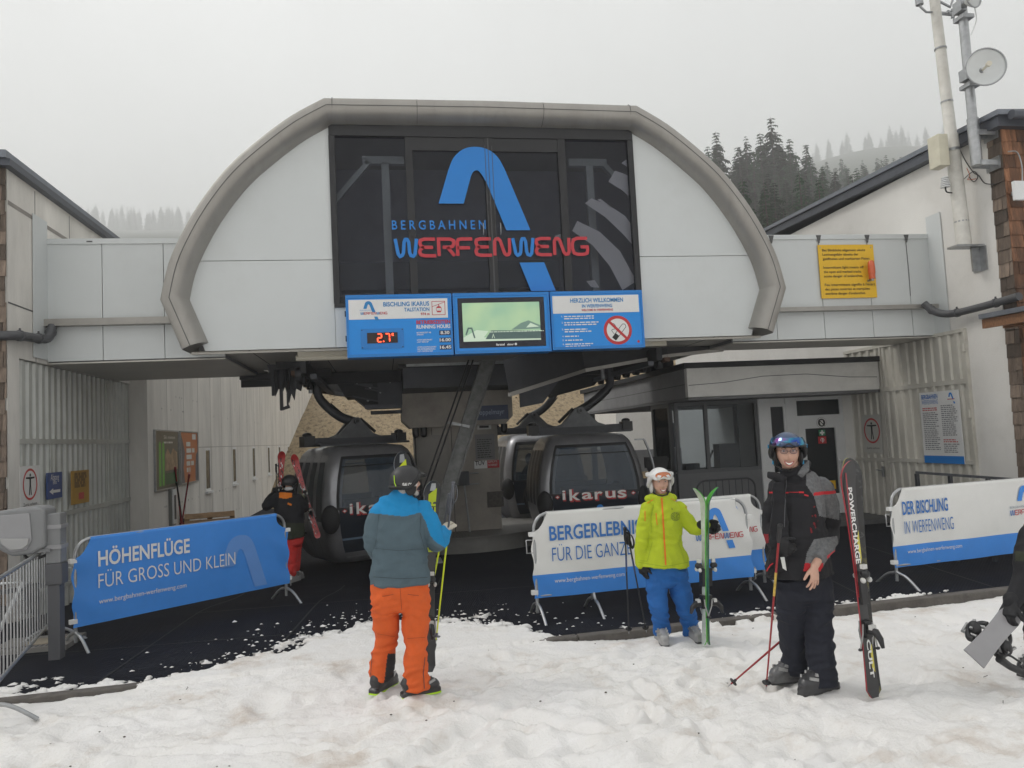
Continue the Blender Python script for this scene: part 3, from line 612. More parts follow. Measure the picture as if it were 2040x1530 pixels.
# wall panels either side of the glazing
inn = offs(prof, .28); WX0, WX1, WZ0, WZ1 = -.66, 4.11, 4.08, 6.74
li = [p for p in inn if p[0] <= WX0 and p[1] < 6.85]; ri = [p for p in inn if p[0] >= WX1 and p[1] < 6.85]
b = MB()
def panel(poly): b.prism(poly, (0, 11.55, 0), X_, Z_, .05, M_pan)
zs = 4.755
def split(poly, z, above):
    out = []
    for i in range(len(poly)):
        p = poly[i]; q = poly[(i+1) % len(poly)]; ip = (p[1] >= z) == above; iq = (q[1] >= z) == above
        if ip: out.append(p)
        if ip != iq: t = (z-p[1])/(q[1]-p[1]); out.append((p[0]+(q[0]-p[0])*t, z))
    return out
zb = 3.44
Lp = [(li[0][0], zb)]+li[1:]+[(WX0, li[-1][1]+.12), (WX0, zb)]
Rp = [(WX1, zb), (WX1, ri[0][1]+.12)]+ri[:-1]+[(ri[-1][0], zb)]
for poly in (Lp, Rp):
    panel(split(poly, zs+.005, True)); panel(split(poly, zs-.005, False))
b.bb(WX0+.006, WX1-.006, FY, 11.55, zb, WZ0-.01, M_pan)
b.bb(-2.6, 6.0, 11.556, 11.58, zb, 4.2, M_joint); b.bb(-2.5, WX0-.05, 11.556, 11.58, 4.2, 5.2, M_joint); b.bb(WX1+.05, 5.95, 11.556, 11.58, 4.2, 5.2, M_joint)
b.build('facade_panels', st)
# glazing
gz = MB()
gz.bb(WX0, WX1, 11.5, 11.53, 4.09, WZ1-.09, M_gl); go = gz.build('glazing', st)
b = MB()
mul = [-.62, .53, 1.755, 2.93, 4.07]
for x, wd in zip(mul, (.09, .11, .13, .12, .09)): b.bb(x-wd/2, x+wd/2, 11.47, 11.56, 4.09, 6.65, M_blk)
b.bb(WX0, WX1, 11.46, 11.57, 6.65, 6.86, M_blk); b.bb(WX0, WX1, 11.47, 11.56, 4.03, 4.09, M_blk); b.bb(1.745, 1.765, 11.46, 11.47, 4.09, 6.65, M_joint)
b.bb(.585, 1.69, 11.48, 11.53, 6.44, 6.65, M_blk); b.bb(1.82, 2.87, 11.48, 11.53, 6.44, 6.65, M_blk)
b.build('mullion', go)
b = MB()
for x in (1.62, 1.89): b.tube([(x, 11.47, 5.12), (x, 11.43, 5.14), (x, 11.43, 5.28), (x, 11.47, 5.3)], .008, M_gal, 6)
b.build('pull_handle', go)
# machine room seen dimly behind the glass
M_room = mat('machine_room', (.26, .26, .31), .8, var=.1); M_post = mat('machine_posts', (.42, .42, .43), .6, .1)
M_refl = mat('painted_reflection', (.92, .84, .88), .6, var=.04)  # pale colour painted for reflections and light showing through the glass
b = MB(); b.bb(-2.2, 5.7, 13.9, 14.0, 3.6, 7.0, M_room); b.bb(-2.6, 6, 11.7, 14, 3.6, 3.7, M_room)
for x in (.17, 3.5):
    b.bb(x-.06, x+.06, 11.9, 12.02, 3.7, 6.4, M_post); b.bb(x-.35, x+.3, 11.9, 12.0, 6.38, 6.5, M_post); sg = -1 if x < 1 else 1
    b.bar((x+sg*.25, 11.95, 6.42), (x+sg*.95, 11.95, 5.6), .1, .08, M_post)
for i in range(7): b.tube([(-.2+i*.42, 12.1, 4.2), (-.2+i*.42, 12.2, 4.2)], .17, M_mach, 16); b.tube([(-.2+i*.42, 12.05, 4.2), (-.2+i*.42, 12.1, 4.2)], .06, M_post, 12)
b.bb(-.6, 3.0, 12.3, 12.6, 4.45, 4.9, M_mach); b.build('machine_room', st)
b = MB()
def band(px0, px1, wds):
    n = len(px0); vs = []
    for a, c in zip(px0, px1): p = aY(a[0], a[1], 11.60); q = aY(c[0], c[1], 11.60); vs += [p, q]
    b.add(vs+[v+V((0, .02, 0)) for v in vs], [(2*i, 2*i+1, 2*i+3, 2*i+2) for i in range(n-1)], M_refl)
band([(1165, 405), (1205, 432), (1240, 465), (1262, 490)], [(1178, 395), (1215, 410), (1245, 430), (1260, 450)], 0)
band([(1140, 460), (1180, 488), (1215, 530), (1240, 578)], [(1150, 440), (1195, 462), (1235, 500), (1268, 560)], 0)
band([(1212, 362), (1238, 378), (1258, 395)], [(1225, 340), (1240, 345), (1256, 352)], 0)
band([(1238, 325), (1255, 336)], [(1247, 318), (1254, 322)], 0)
band([(1190, 398), (1212, 412)], [(1196, 396), (1222, 415)], 0)
band([(1168, 560), (1178, 572)], [(1185, 558), (1194, 573)], 0)
band([(1105, 470), (1120, 500)], [(1118, 466), (1140, 505)], 0)
b.build('reflection_bands', st)  # added bands imitate reflected light; not a part of the machine room
# emblem and lettering on the glass
def arch(b, O, U, W_, s, m, wd=.37, d=.004, tail=True, mtail=None):
    """arch emblem: origin at the apex-left base of the short leg, s = overall scale"""
    c = [(0.19, 0), (.30, .36), (.38, .58)]
    top = [(.47, .72), (.60, .79), (.76, .80), (.90, .72), (.99, .56)]
    pts = spline([V((x, y, 0)) for x, y in c+top+[(1.09, .30), (1.42, -.42)]], 6)
    pts = [(p.x*s, p.y*s) for p in pts]
    # cut the two legs level
    b.stroke(pts, wd*s, O, U, W_, m, d)
    if tail: b.prism([(1.29*s, -.95*s), (1.67*s, -.95*s), (1.80*s, -1.36*s), (1.42*s, -1.36*s)], O, U, W_, 0, mtail or m, d)
def arch_exact(b, O, U, W_, s, m, d=.004, tail=True):
    """emblem with level-cut legs, units: 1 = width of the leg * 2.6"""
    outer = [(0, 0), (.13, .40)]+[(p.x, p.y) for p in spline([V((.17, .52, 0)), V((.26, .72, 0)), V((.41, .855, 0)), (V((.60, .90, 0))), V((.80, .86, 0)), V((.95, .74, 0)), V((1.05, .55, 0))], 5)]+[(1.41, -.42)]
    inner = [(1.03, -.42), (.76, .32)]+[(p.x, p.y) for p in spline([V((.70, .44, 0)), V((.635, .52, 0)), V((.565, .51, 0)), V((.52, .44, 0))], 4)]+[(.385, 0)]
    b.prism([(x*s, y*s) for x, y in outer+inner], O, U, W_, 0, m, d)
    if tail: b.prism([(1.21*s, -.93*s), (1.60*s, -.93*s), (1.76*s, -1.38*s), (1.37*s, -1.38*s)], O, U, W_, 0, m, d)
GL = {'W': [[(0, 1), (.13, .12), (.22, 0), (.34, .06), (.40, .2), (.45, .8), (.52, .96), (.62, .96), (.69, .8), (.72, .2), (.78, .04), (.9, 0), (.99, .12), (1.1, 1)]],
      'E': [[(.82, .97), (.25, .97), (.06, .9), (.02, .75), (.08, .58), (.24, .5), (.7, .5)], [(.24, .5), (.07, .42), (.0, .25), (.06, .08), (.25, .02), (.85, .02)]],
      'R': [[(0, 0), (0, .97), (.6, .97), (.78, .88), (.8, .7), (.72, .55), (.55, .5), (.2, .5)], [(.45, .5), (.82, 0)]],
      'F': [[(0, 0), (0, .8), (.06, .93), (.2, .97), (.8, .97)], [(0, .46), (.66, .46)]],
      'N': [[(0, 0), (.02, .8), (.1, .95), (.22, .97), (.32, .86), (.52, .14), (.62, .03), (.74, .05), (.8, .2), (.82, 1)]],
      'G': [[(.84, .97), (.28, .97), (.08, .88), (0, .65), (0, .35), (.08, .1), (.28, .02), (.62, .02), (.8, .1), (.84, .28), (.82, .46), (.45, .46)]]}
def wordmark(b, O, U, W_, width, h, mb_, mr, d=.004, th=.17):
    word = 'WERFENWENG'; adv = {'W': 1.24, 'E': 1.0, 'R': .98, 'F': .96, 'N': 1.0, 'G': .9}; tot = sum(adv[c] for c in word)-.1; x = 0; k = width/tot
    for i, c in enumerate(word):
        for s_ in GL[c]:
            pts = [((x+px)*k, py*h) for px, py in s_]
            b.stroke(pts, th*h, O, U, W_, mb_ if c == 'W' else mr, d+.0006*(i % 2))
        x += adv[c]
b = MB(); q0 = V((.95, FY, 5.6))
arch_exact(b, q0, X_, Z_, 1.0, M_logo, .0445)
for x in (1.70, 1.75, 1.81): b.bb(x, x+.008, 11.452, 11.455, 5.0, 6.52, M_joint)
o1 = b.build('arch_emblem', st)
b = MB(); b.text('B E R G B A H N E N', (.23, FY, 5.2), X_, Z_, .135, M_logo, w=1.43, bold=.012, d=.046)
wordmark(b, V((.27, FY, 4.785)), X_, Z_, 2.98, .27, M_logo, M_logor, .046, .19)
b.build('lettering', st)
# soffit and light fitting below the front
b = MB(); b.add([(-2.7, 11.5, 3.435), (6.13, 11.5, 3.435), (6.13, 15.4, 3.435), (-2.7, 15.4, 3.435)], [(0, 1, 2, 3)], M_sof)
for x in (-1.9, -.9, .2, 3.2, 4.4, 5.3): b.bb(x, x+.012, 11.5, 15.4, 3.43, 3.434, M_joint)
b.bb(-2.7, 6.13, 15.4, 15.5, 3.2, 3.44, M_mach2); b.bb(-2.7, 6.13, 11.56, 11.6, 3.40, 3.434, M_sof)
b.build('soffit', st)
M_tube = mat('lamp_diffuser', (.62, .58, .48), .4, var=.08)
b = MB(); b.bb(-1.25, -.1, 11.85, 12.0, 3.36, 3.43, M_tube); b.tube([(-1.28, 11.92, 3.34), (-.08, 11.92, 3.34)], .045, M_tube, 10); b.build('strip_light', st); MB().bb(4.0, 4.6, 11.8, 11.95, 3.35, 3.43, M_tube).build('strip_light', st)
# side wings
for nm, x0, x1, seams in (('connecting_wing', XL+.01, -2.3, (-4.0, -3.15)), ('connecting_wing', 5.8, XR-.01, (6.62, 7.5, 8.42, 9.18))):
    b = MB(); xs2 = [x0]+list(seams)+[x1]
    for i in range(len(xs2)-1): b.bb(xs2[i]+.005, xs2[i+1]-.005, 11.9, 11.95, 3.4, 5.12, M_pan)
    yb_ = 14.9 if x0 < 0 else 13.0; b.bb(x0, x1, 11.951, yb_, 3.38, 5.10, mat('wing_core', (.16, .16, .165), .8, var=.05)); b.bb(x0, x1, 11.88, yb_, 5.12, 5.2, M_pan)
    o = b.build(nm, st)
    b = MB(); lft = x0 < 0
    b.bb(x0, x1, 11.76, 11.895, 3.90 if lft else 3.86, 4.0 if lft else 3.93, M_hood); b.bb(x0, x1, 11.895, yb_-.02, 3.36, 3.38, M_sof); b.build('gutter', o)
    M_pipe = mat('grey_downpipe', (.075, .077, .083), .5, var=.1)
    b = MB()
    if lft: pp = [(XL+.12, 11.80, 3.9), (XL+.12, 11.74, 3.8), (XL+.12, 11.64, 3.70), (XL+.10, 11.4, 3.67), (XL+.1, 10.85, 3.63), (XL-.02, 10.6, 3.6), (XL-.5, 10.45, 3.58)]
    else: pp = [(9.28, 11.7, 3.93), (9.33, 11.6, 3.8), (9.40, 11.45, 3.71), (9.48, 11.2, 3.68), (9.5, 10.4, 3.7), (9.5, 9.95, 3.72)]
    b.tube(spline(pp, 4), .062, M_pipe, 12)
    for i in (1, 3, 4): b.tube([V(pp[i])+V((0, -.02, 0)), V(pp[i])+V((0, .02, 0))], .075, M_pipe, 12); b.bb(pp[i][0]-.01, pp[i][0]+.01, pp[i][1]-.01, pp[i][1]+.01, pp[i][2], pp[i][2]+.1, M_pipe)
    b.build('downpipe', o)
    if lft:
        b = MB(); b.bb(x0, x0+.012, 11.45, 11.9, 3.42, 5.45, M_pan); b.build('edge_trim', o); MB().bb(-4.2, -4.12, 11.876, 11.88, 5.145, 5.165, M_joint).build('maker_tag', o)
    else:
        b = MB(); b.bb(x1-.012, x1, 11.55, 11.9, 3.42, 5.5, M_pan)
        b.build('edge_trim', o)
        for x in seams:
            b = MB(); b.stroke([(x-.04, 5.19), (x, 5.1), (x+.01, 4.5), (x, 4.1)], .012, (0, 11.9, 0), X_, Z_, M_joint, .004); b.prism([(x-.05, 5.19), (x+.05, 5.19), (x+.01, 5.05), (x-.01, 5.05)], (0, 11.88, 0), X_, Z_, 0, M_joint, .004); b.build('panel_strap', o)
# drive machinery under the roof
b = MB()
b.bb(.38, 2.63, 14.3, 16.6, 2.98, 3.5, M_mach); b.bb(.3, 2.7, 14.27, 14.3, 3.36, 3.46, M_mach2); b.bb(.45, 2.45, 14.22, 14.27, 3.38, 3.43, M_gal)
for i in range(9): b.ell((.5+.25*i, 14.28, 3.41), .018, .018, .018, M_gal, 8, 5)
b.prism([(-1.0, 3.42), (.38, 3.42), (.38, 2.72), (-.35, 2.72), (-.6, 2.95), (-.75, 2.95)], (0, 16.8, 0), X_, Z_, 1.2, M_mach2)
b.bb(-.35, .36, 15.0, 15.1, 2.66, 2.74, M_mach); b.bb(-.25, .36, 15.3, 15.4, 2.56, 2.63, M_mach2)
b.prism([(-.1, 3.42), (.38, 3.42), (.38, 2.74), (-.1, 2.74)], (0, 15.55, 0), X_, Z_, .06, M_mach)
for x, z in ((-.25, 3.1), (-.05, 3.0), (-.5, 3.2), (-.3, 2.85), (.15, 3.2)):
    b.ell((x, 15.5, z), .025, .02, .025, M_gal, 8, 5); b.bar((x-.3, 15.5, z+.1), (x+.3, 15.5, z-.05), .03, .03, M_mach)
# lozenge side sheet on the right
b.prism([(2.64, 3.42), (3.75, 3.42), (3.1, 2.62), (2.64, 2.55)], (0, 14.75, 0), X_, Z_, .05, M_mach)
b.prism([(3.0, 3.42), (4.9, 3.42), (4.5, 3.0), (3.6, 2.8)], (0, 16.4, 0), X_, Z_, .5, M_mach2)
b.build('drive_housing', st)
M_rust = mat('rusty_guide', (.10, .055, .035), .8, var=.4, vs=6)
b = MB()
# running rails: down the left side, round the back, up the right side
for (xo, z, hh, m) in ((0, 3.28, .22, M_mach2), (.16, 3.12, .08, M_mach), (-.14, 3.18, .07, M_rust)):
    pts = [(-1.25+xo, 12.6, z), (-1.25+xo, 16.5, z)]+[(1.72+(-2.97+xo)*math.cos(R(a)), 16.5+(2.97-xo)*math.sin(R(a)), z) for a in range(10, 180, 10)]+[(4.69-xo, 16.5, z), (4.69-xo, 12.4, z)]
    for i in range(len(pts)-1): b.bar(pts[i], pts[i+1], .1, hh, m)
# curved skirt plates toward the right-hand exit
q = [aZ(1440, 697, 3.36), aZ(1330, 709, 3.28), aZ(1165, 738, 3.1), aZ(1015, 786, 2.62)]
for i in range(3): a, c = q[i], q[i+1]; b.add([a, c, c+V((-.1, -.2, .5)), a+V((-.1, -.2, .5))], [(0, 1, 2, 3)], M_mach2); b.bar(a, c, .05, .06, M_hood)
for k in range(7): y = 12.7+.6*k; b.tube([(-1.38, y, 3.16), (-1.28, y, 3.16)], .12, M_mach2, 14); b.tube([(4.72, y, 3.16), (4.82, y, 3.16)], .12, M_mach2, 14)
# frayed brush guide at the left rail end
b.prism([(-1.9, 3.4), (-1.86, 3.2), (-1.80, 3.05), (-1.78, 2.86), (-1.72, 3.0), (-1.66, 2.93), (-1.62, 3.02), (-1.56, 2.74), (-1.52, 2.9), (-1.47, 2.78), (-1.44, 2.98), (-1.36, 2.93), (-1.3, 3.15), (-1.25, 3.4)], (0, 13.3, 0), X_, Z_, .04, M_mach2)
for k in range(7):
    x = -1.8+.07*k; b.bar((x, 13.22, 3.3), (x+RNG.normal(0, .04), 13.2, 2.85+RNG.uniform(0, .2)), .05, .02, M_mach2)
b.bar((-1.75, 13.3, 3.38), (-1.2, 13.3, 3.38), .2, .12, M_mach2); b.bar((-1.68, 13.25, 2.62), (-1.68, 13.25, 3.1), .05, .06, M_mach2); b.bar((-1.58, 13.25, 2.66), (-1.58, 13.25, 3.1), .03, .03, M_mach2); b.bar((-1.69, 13.25, 2.64), (-1.55, 13.25, 2.68), .05, .05, M_mach2)
b.bar((-2.6, 14.8, 3.35), (-1.3, 14.6, 3.3), .12, .12, M_mach2); b.prism([(-2.1, 3.4), (-1.3, 3.4), (-1.3, 3.05)], (0, 14.2, 0), X_, Z_, .05, M_sof)
b.build('running_rail', st)
settle(st)
# raking steel brace and stay cables
br = empty('steel_brace', 'raking galvanised steel girder propping the station roof in front of the pillar', 'girder')
a = aY(978, 700, 14.1); c = aZ(846, 1095, fl(.9, 14.1)-.02); c = V((aY(846, 1095, 14.1).x, 14.1, -.2)); dr = (a-c).normalized(); sx = dr.cross(Y_).normalized()
M_bra = mat('weathered_zinc', (.20, .205, .20), .55, .4, var=.35, vs=7)
b = MB(); b.bar(c, a, .25, .022, M_bra, (0, 1, 0)); b.bar(c-sx*.12, a-sx*.12, .022, .18, M_bra, (0, 1, 0)); b.bar(c+sx*.12, a+sx*.12, .022, .18, M_bra, (0, 1, 0))
b.build('girder', br)
b = MB(); b.bb(c.x-.3, c.x+.3, 13.85, 14.35, -.2, -.17, M_gal); q = aY(935, 850, 14.05); b.bar(q, q+V((-.4, 0, .1)), .05, .05, M_gal); b.build('foot_plate', br); settle(br)
for k, dx in enumerate((0, .08)):
    p = aY(938+dx*110, 705, 13.9); q = aY(838+dx*110, 990, 13.9); b = MB(); b.tube([q+(q-p)*.32, p], .016, M_blk, 8)
    tag(b.build('stay_cable'), ('thin black stay cable left of the steel girder, outer one', 'thin black stay cable left of the steel girder, inner one')[k], 'cable', 'stay cables beside the girder')
# ------------------------------------------------------------------ pillar
M_pil = mat('pillar_concrete', (.38, .35, .31), .85, var=.18, vs=1.6, bump=.2, dirt=(.17, .15, .135), dirt_amt=.6)
pl = empty('station_pillar', 'dark grey concrete pillar with wider cap carrying the lift drive', 'pillar')
b = MB()
b.prism([(.36, 2.96), (2.62, 2.96), (2.62, 2.42), (2.46, 2.26), (.52, 2.26), (.36, 2.42)], (0, 16.6, 0), X_, Z_, 1.1, M_pil); b.build('cap', pl)
b = MB(); b.bb(.6, 2.32, 15.75, 16.5, -.25, 2.26, M_pil); b.bb(.6, .63, 15.744, 15.75, -.2, 2.2, M_joint)
for x in (.95, 1.35): b.bb(x, x+.015, 15.742, 15.75, -.2, 2.25, M_joint)
b.bb(.64, 1.3, 15.735, 15.75, .3, 2.1, mat('cabinet_door', (.30, .285, .26), .5, .2, var=.1)); b.build('shaft', pl)
b = MB()
for x in (.62, .78, 2.42): b.tube([(x, 15.45, 2.26), (x, 15.45, 2.12)], .07, M_blk, 10); b.ell((x, 15.45, 2.12), .07, .07, .06, M_blk, 10, 6)
b.build('buffer_stop', pl)
b = MB(); q = aY(1150/1.7*.5+585, 945, 15.7)
p0 = aY(922, 955, 15.6)
b.bb(p0.x-.1, p0.x+.12, 15.5, 15.74, p0.z-.12, p0.z+.16, M_dk)
for dz in (-.1, .12): b.tube([(p0.x-.15, 15.52, p0.z+dz), (p0.x+.32, 15.52, p0.z+dz)], .015, M_gal, 8)
b.tube([(p0.x+.02, 15.55, p0.z-.1), (p0.x+.1, 15.5, -.1)], .02, M_gal, 8); b.build('lever_bracket', pl)
b = MB(); q0 = aY(970, 980, 15.74); b.bb(q0.x, q0.x+.34, 15.73, 15.745, q0.z-.32, q0.z, mat('stone_plate', (.11, .1, .09), .8, var=.4, vs=20)); b.build('cover_plate', pl)
settle(pl)
M_bsign = mat('sign_navy', (.015, .035, .10), .35, var=.05); M_paper = mat('paper_sheet', (.62, .62, .6), .6, var=.05); M_red = mat('sign_red', (.52, .03, .035), .4, var=.05); M_yel = mat('sign_yellow', (.78, .47, .02), .45, var=.05, dirt=(.55, .33, .03), dirt_amt=.3); M_ink = mat('black_ink', (.012, .012, .012), .6, var=0); M_grey = mat('grey_ink', (.22, .22, .23), .6, var=0); M_wht = mat('sign_white', (.74, .74, .73), .4, var=.04)
def dashes(b, O, U, W_, width, rows, pitch, h, m, d=.003, seed=1, ragged=.25):
    """lines of print too small to read"""
    r_ = random.Random(seed)
    for i in range(rows):
        x = 0; wl = width*(1-r_.random()*ragged)
        while x < wl:
            l_ = min(wl-x, h*r_.uniform(1.2, 5)); z = -i*pitch
            b.prism([(x, z), (x+l_, z), (x+l_, z+h), (x, z+h)], O, U, W_, 0, m, d); x += l_+h*.8
p = aY(936, 838, 15.45); q = aY(1012, 806, 15.45)
s = empty('maker_sign', 'navy blue name plate on the pillar cap', 'sign'); b = MB(); b.bb(p.x, q.x, 15.47, 15.5, p.z, q.z, M_bsign); b.build('plate', s)
b = MB(); b.text('Doppelmayr', (p.x+.12, 15.47, p.z+.11), X_, Z_, .10, mat('pale_blue_ink', (.35, .42, .55), .5, var=0), w=q.x-p.x-.2, d=.003); b.build('lettering', s); settle(s)
s = empty('inspection_sign', 'small white and red inspection plate low on the pillar', 'sign'); p = aY(945, 934, 15.74); q = aY(994, 916, 15.74); b = MB(); m_ = p.x+(q.x-p.x)*.52
b.bb(p.x, m_, 15.72, 15.735, p.z, q.z, M_wht); b.bb(m_, q.x, 15.72, 15.735, p.z, q.z, M_red); b.build('plate', s)
b = MB(); b.text('TÜV', (p.x+.02, 15.72, p.z+.07), X_, Z_, .085, M_ink, w=.2, bold=.02); b.text('GEPRÜFTE', (m_+.02, 15.72, p.z+.11), X_, Z_, .04, M_wht, w=.19); b.text('SICHERHEIT', (m_+.02, 15.72, p.z+.04), X_, Z_, .04, M_wht, w=.19); b.build('lettering', s); settle(s)
for nm, lab, (x0, y0, x1, y1), m, rows, pit in (('notice', 'white notice with two dark print blocks near the top of the pillar', (951, 856, 978, 838), M_paper, 0, 0), ('notice', 'tall grey notice of fine print on the pillar shaft', (948, 916, 984, 864), mat('paper_grey', (.22, .22, .22), .5, var=.1), 9, .045)):
    p = aY(x0, y0, 15.74); q = aY(x1, y1, 15.74); s = empty(nm, lab, 'notice'); b = MB(); b.bb(p.x, q.x, 15.728, 15.74, p.z, q.z, m); b.build('sheet', s); b = MB()
    if rows: dashes(b, (p.x+.04, 15.728, q.z-.12), X_, Z_, (q.x-p.x)*.8, rows, pit, .018, M_ink, seed=4)
    else: b.text('PAUSE', (p.x+.04, 15.728, q.z-.075), X_, Z_, .05, M_ink, w=(q.x-p.x)*.7, bold=.03); dashes(b, (p.x+.04, 15.728, p.z+.03), X_, Z_, (q.x-p.x)*.75, 1, .05, .045, M_ink)
    b.build('lettering', s); settle(s)
# boarding plinth
b = MB(); pts = [(1.6+1.75*math.cos(R(a)), 16.3+1.55*math.sin(R(a))) for a in range(180, 361, 9)]; M_pl = mat('plinth', (.17, .165, .155), .7, var=.15)
b.prism(pts+[(3.35, 18), (-.15, 18)], (0, 0, -.25), X_, Y_, .33, M_pl); b.prism([(x*1.0, y) for x, y in [(1.6+1.79*math.cos(R(a)), 16.3+1.6*math.sin(R(a))) for a in range(180, 361, 9)]], (0, 0, .08), X_, Y_, .03, mat('plinth_edge', (.17, .165, .155), .6, .2, var=.1))
for i in range(14): b.bb(.75+.06*i, .775+.06*i, 14.95, 15.7, .112, .12, M_pl)
b.build('boarding_plinth')['kind'] = 'structure'

# ================================================================== DISPLAY BOARDS on the facade
M_brd = mat('board_blue', (.010, .26, .74), .35, var=.04, vs=2, dirt=(.01, .16, .5), dirt_amt=.25)
M_brd2 = mat('board_blue_edge', (.015, .20, .58), .35, var=.04)
BY = 11.22
def case(name, lab, cat, x0, x1, z0, z1):
    s = empty(name, lab, cat); b = MB(); b.bb(x0, x1, BY, 11.498, z0, z1, M_brd)
    for (a, c, e, f) in ((x0, x1, z1-.045, z1), (x0, x1, z0, z0+.045), (x0, x0+.03, z0+.045, z1-.045), (x1-.03, x1, z0+.045, z1-.045)): b.bb(a, c, BY-.012, BY, e, f, M_brd2)
    for zz in (z0+.25, z1-.3): b.bb(x0-.02, x0, BY+.05, BY+.12, zz, zz+.08, M_blk)
    b.build('case', s); return s
Q = [aY(x, y, BY) for x, y in ((692, 590), (697, 718), (901, 588), (1092, 584), (1096, 583), (1278, 580), (1278, 703), (904, 714), (1095, 708))]
z1 = 4.16; z0 = 3.245
xa, xb, xc, xd, xe, xf = -.485, 1.055, 1.075, 2.54, 2.56, 4.02
s = case('info_board', 'blue information board with running hours and red temperature readout', 'sign', xa, xb, z0, z1)
b = MB(); b.bb(xa+.04, xb-.06, BY-.004, BY, 3.80, 4.09, M_wht); b.build('white_panel', s)
b = MB(); yb = BY-.004
O_ = V((xa+.25, yb, 3.955)); arch_exact(b, O_, X_, Z_, .125, mat('logo_mid_blue', (.02, .22, .52), .4, var=0), .003)
b.text('B E R G B A H N E N', (xa+.2, yb, 3.925), X_, Z_, .016, M_logo, w=.19); wordmark(b, V((xa+.21, yb, 3.87)), X_, Z_, .38, .034, mat('logo_mid_blue', (.02, .22, .52)), M_logor, .003, .2)
M_mb = MATS['logo_mid_blue']
b.text('BISCHLING IKARUS', (xb-.33, yb, 3.985), X_, Z_, .062, M_mb, w=.67, bold=.025, align='R'); b.text('TALSTATION', (xb-.33, yb, 3.905), X_, Z_, .052, M_mb, w=.37, bold=.025, align='R'); b.text('974 m', (xb-.33, yb, 3.845), X_, Z_, .034, M_logor, w=.13, bold=.03, align='R')
fx, fz = xb-.29, 3.845
for r_ in ([(fx, fz), (fx+.19, fz), (fx+.19, fz+.2), (fx, fz+.2)],): b.stroke(r_, .008, (0, yb, 0), X_, Z_, M_logor, .003, closed=True)
b.stroke([(fx, fz+.12), (fx+.19, fz+.19)], .007, (0, yb, 0), X_, Z_, M_logor, .0035); b.stroke([(fx+.1, fz+.155), (fx+.1, fz+.12)], .012, (0, yb, 0), X_, Z_, M_logor, .0035); b.prism([(fx+.06, fz+.1), (fx+.075, fz+.125), (fx+.125, fz+.125), (fx+.14, fz+.1)], (0, yb, 0), X_, Z_, 0, M_logor, .003); b.prism([(fx+.062, fz+.06), (fx+.138, fz+.06), (fx+.125, fz+.035), (fx+.075, fz+.035)], (0, yb, 0), X_, Z_, 0, M_logor, .003); b.stroke([(fx+.062, fz+.06), (fx+.062, fz+.1)], .006, (0, yb, 0), X_, Z_, M_logor, .003); b.stroke([(fx+.138, fz+.06), (fx+.138, fz+.1)], .006, (0, yb, 0), X_, Z_, M_logor, .003)
tx = xb-.53
b.text('BETRIEBSZEITEN', (tx, BY, 3.715), X_, Z_, .05, M_red, w=.5, bold=.04); b.text('RUNNING HOURS', (tx, BY, 3.645), X_, Z_, .052, M_wht, w=.5, bold=.03)
for i, (a1, a2, a3, t_) in enumerate((('BETRIEBSZEIT AB', 'OPENING', '', '8.30'), ('LETZTE BERGFAHRT', 'LAST RIDE UP', '', '16.00'), ('LETZTE KONTROLLFAHRT', 'DES PISTENPERSONALS', 'LAST CONTROL RUN', '16.45'))):
    z = 3.575-.108*i
    for k_, t2 in enumerate((a1, a2, a3)):
        if t2: b.text(t2, (tx, BY, z-.03*k_), X_, Z_, .02, M_wht, w=.014*len(t2), bold=.015)
    b.bb(tx+.33, tx+.5, BY-.004, BY, z-.035, z+.035, M_bsign); b.text(t_, (tx+.415, BY-.004, z-.02), X_, Z_, .043, M_wht, w=.033*len(t_), bold=.03, align='C')
b.build('lettering', s)
b = MB(); ox = xa+.2; b.bb(ox, ox+.62, BY-.006, BY, 3.365, 3.66, M_brd2); b.bb(ox+.09, ox+.53, BY-.012, BY-.006, 3.445, 3.60, mat('led_panel', (.02, .008, .006), .3, var=.05))
for a_, c_ in ((.02, .02), (.6, .02), (.02, .275), (.6, .275)): b.ell((ox+a_, BY-.008, 3.365+c_), .008, .006, .008, M_blk, 8, 5)
o = b.build('readout', s)
b = MB(); M_led = emit('led_red', (1.0, .06, .02), 3.2); ly = BY-.012
def seg(b, x, z, h, on, m, th=.014):
    w_ = h*.5; P_ = {'a': ((0, h), (w_, h)), 'b': ((w_, h), (w_, h/2)), 'c': ((w_, h/2), (w_, 0)), 'd': ((0, 0), (w_, 0)), 'e': ((0, 0), (0, h/2)), 'f': ((0, h/2), (0, h)), 'g': ((0, h/2), (w_, h/2))}
    for k_ in on: (x0, z0_), (x1, z1_) = P_[k_]; dx, dz = (x1-x0)*.08, (z1_-z0_)*.08; b.stroke([(x+x0+dx, z+z0_+dz), (x+x1-dx, z+z1_-dz)], th, (0, ly, 0), X_, Z_, m, .002)
seg(b, ox+.24, 3.465, .115, 'abged', M_led); seg(b, ox+.355, 3.465, .115, 'abc', M_led); b.disc((ox+.325, ly, 3.47), .009, X_, Z_, M_led); seg(b, ox+.45, 3.53, .05, 'afg', M_led, .012)
b.build('digits', o); settle(s)
s = case('display_screen', 'blue framed screen showing a pale green misty webcam view', 'screen', xc, xd, z0+.005, z1)
b = MB(); b.bb(xc+.07, xd-.08, BY-.006, BY, z0+.09, z1-.075, mat('screen_bezel', (.008, .008, .02), .15, var=.05)); b.build('bezel', s)
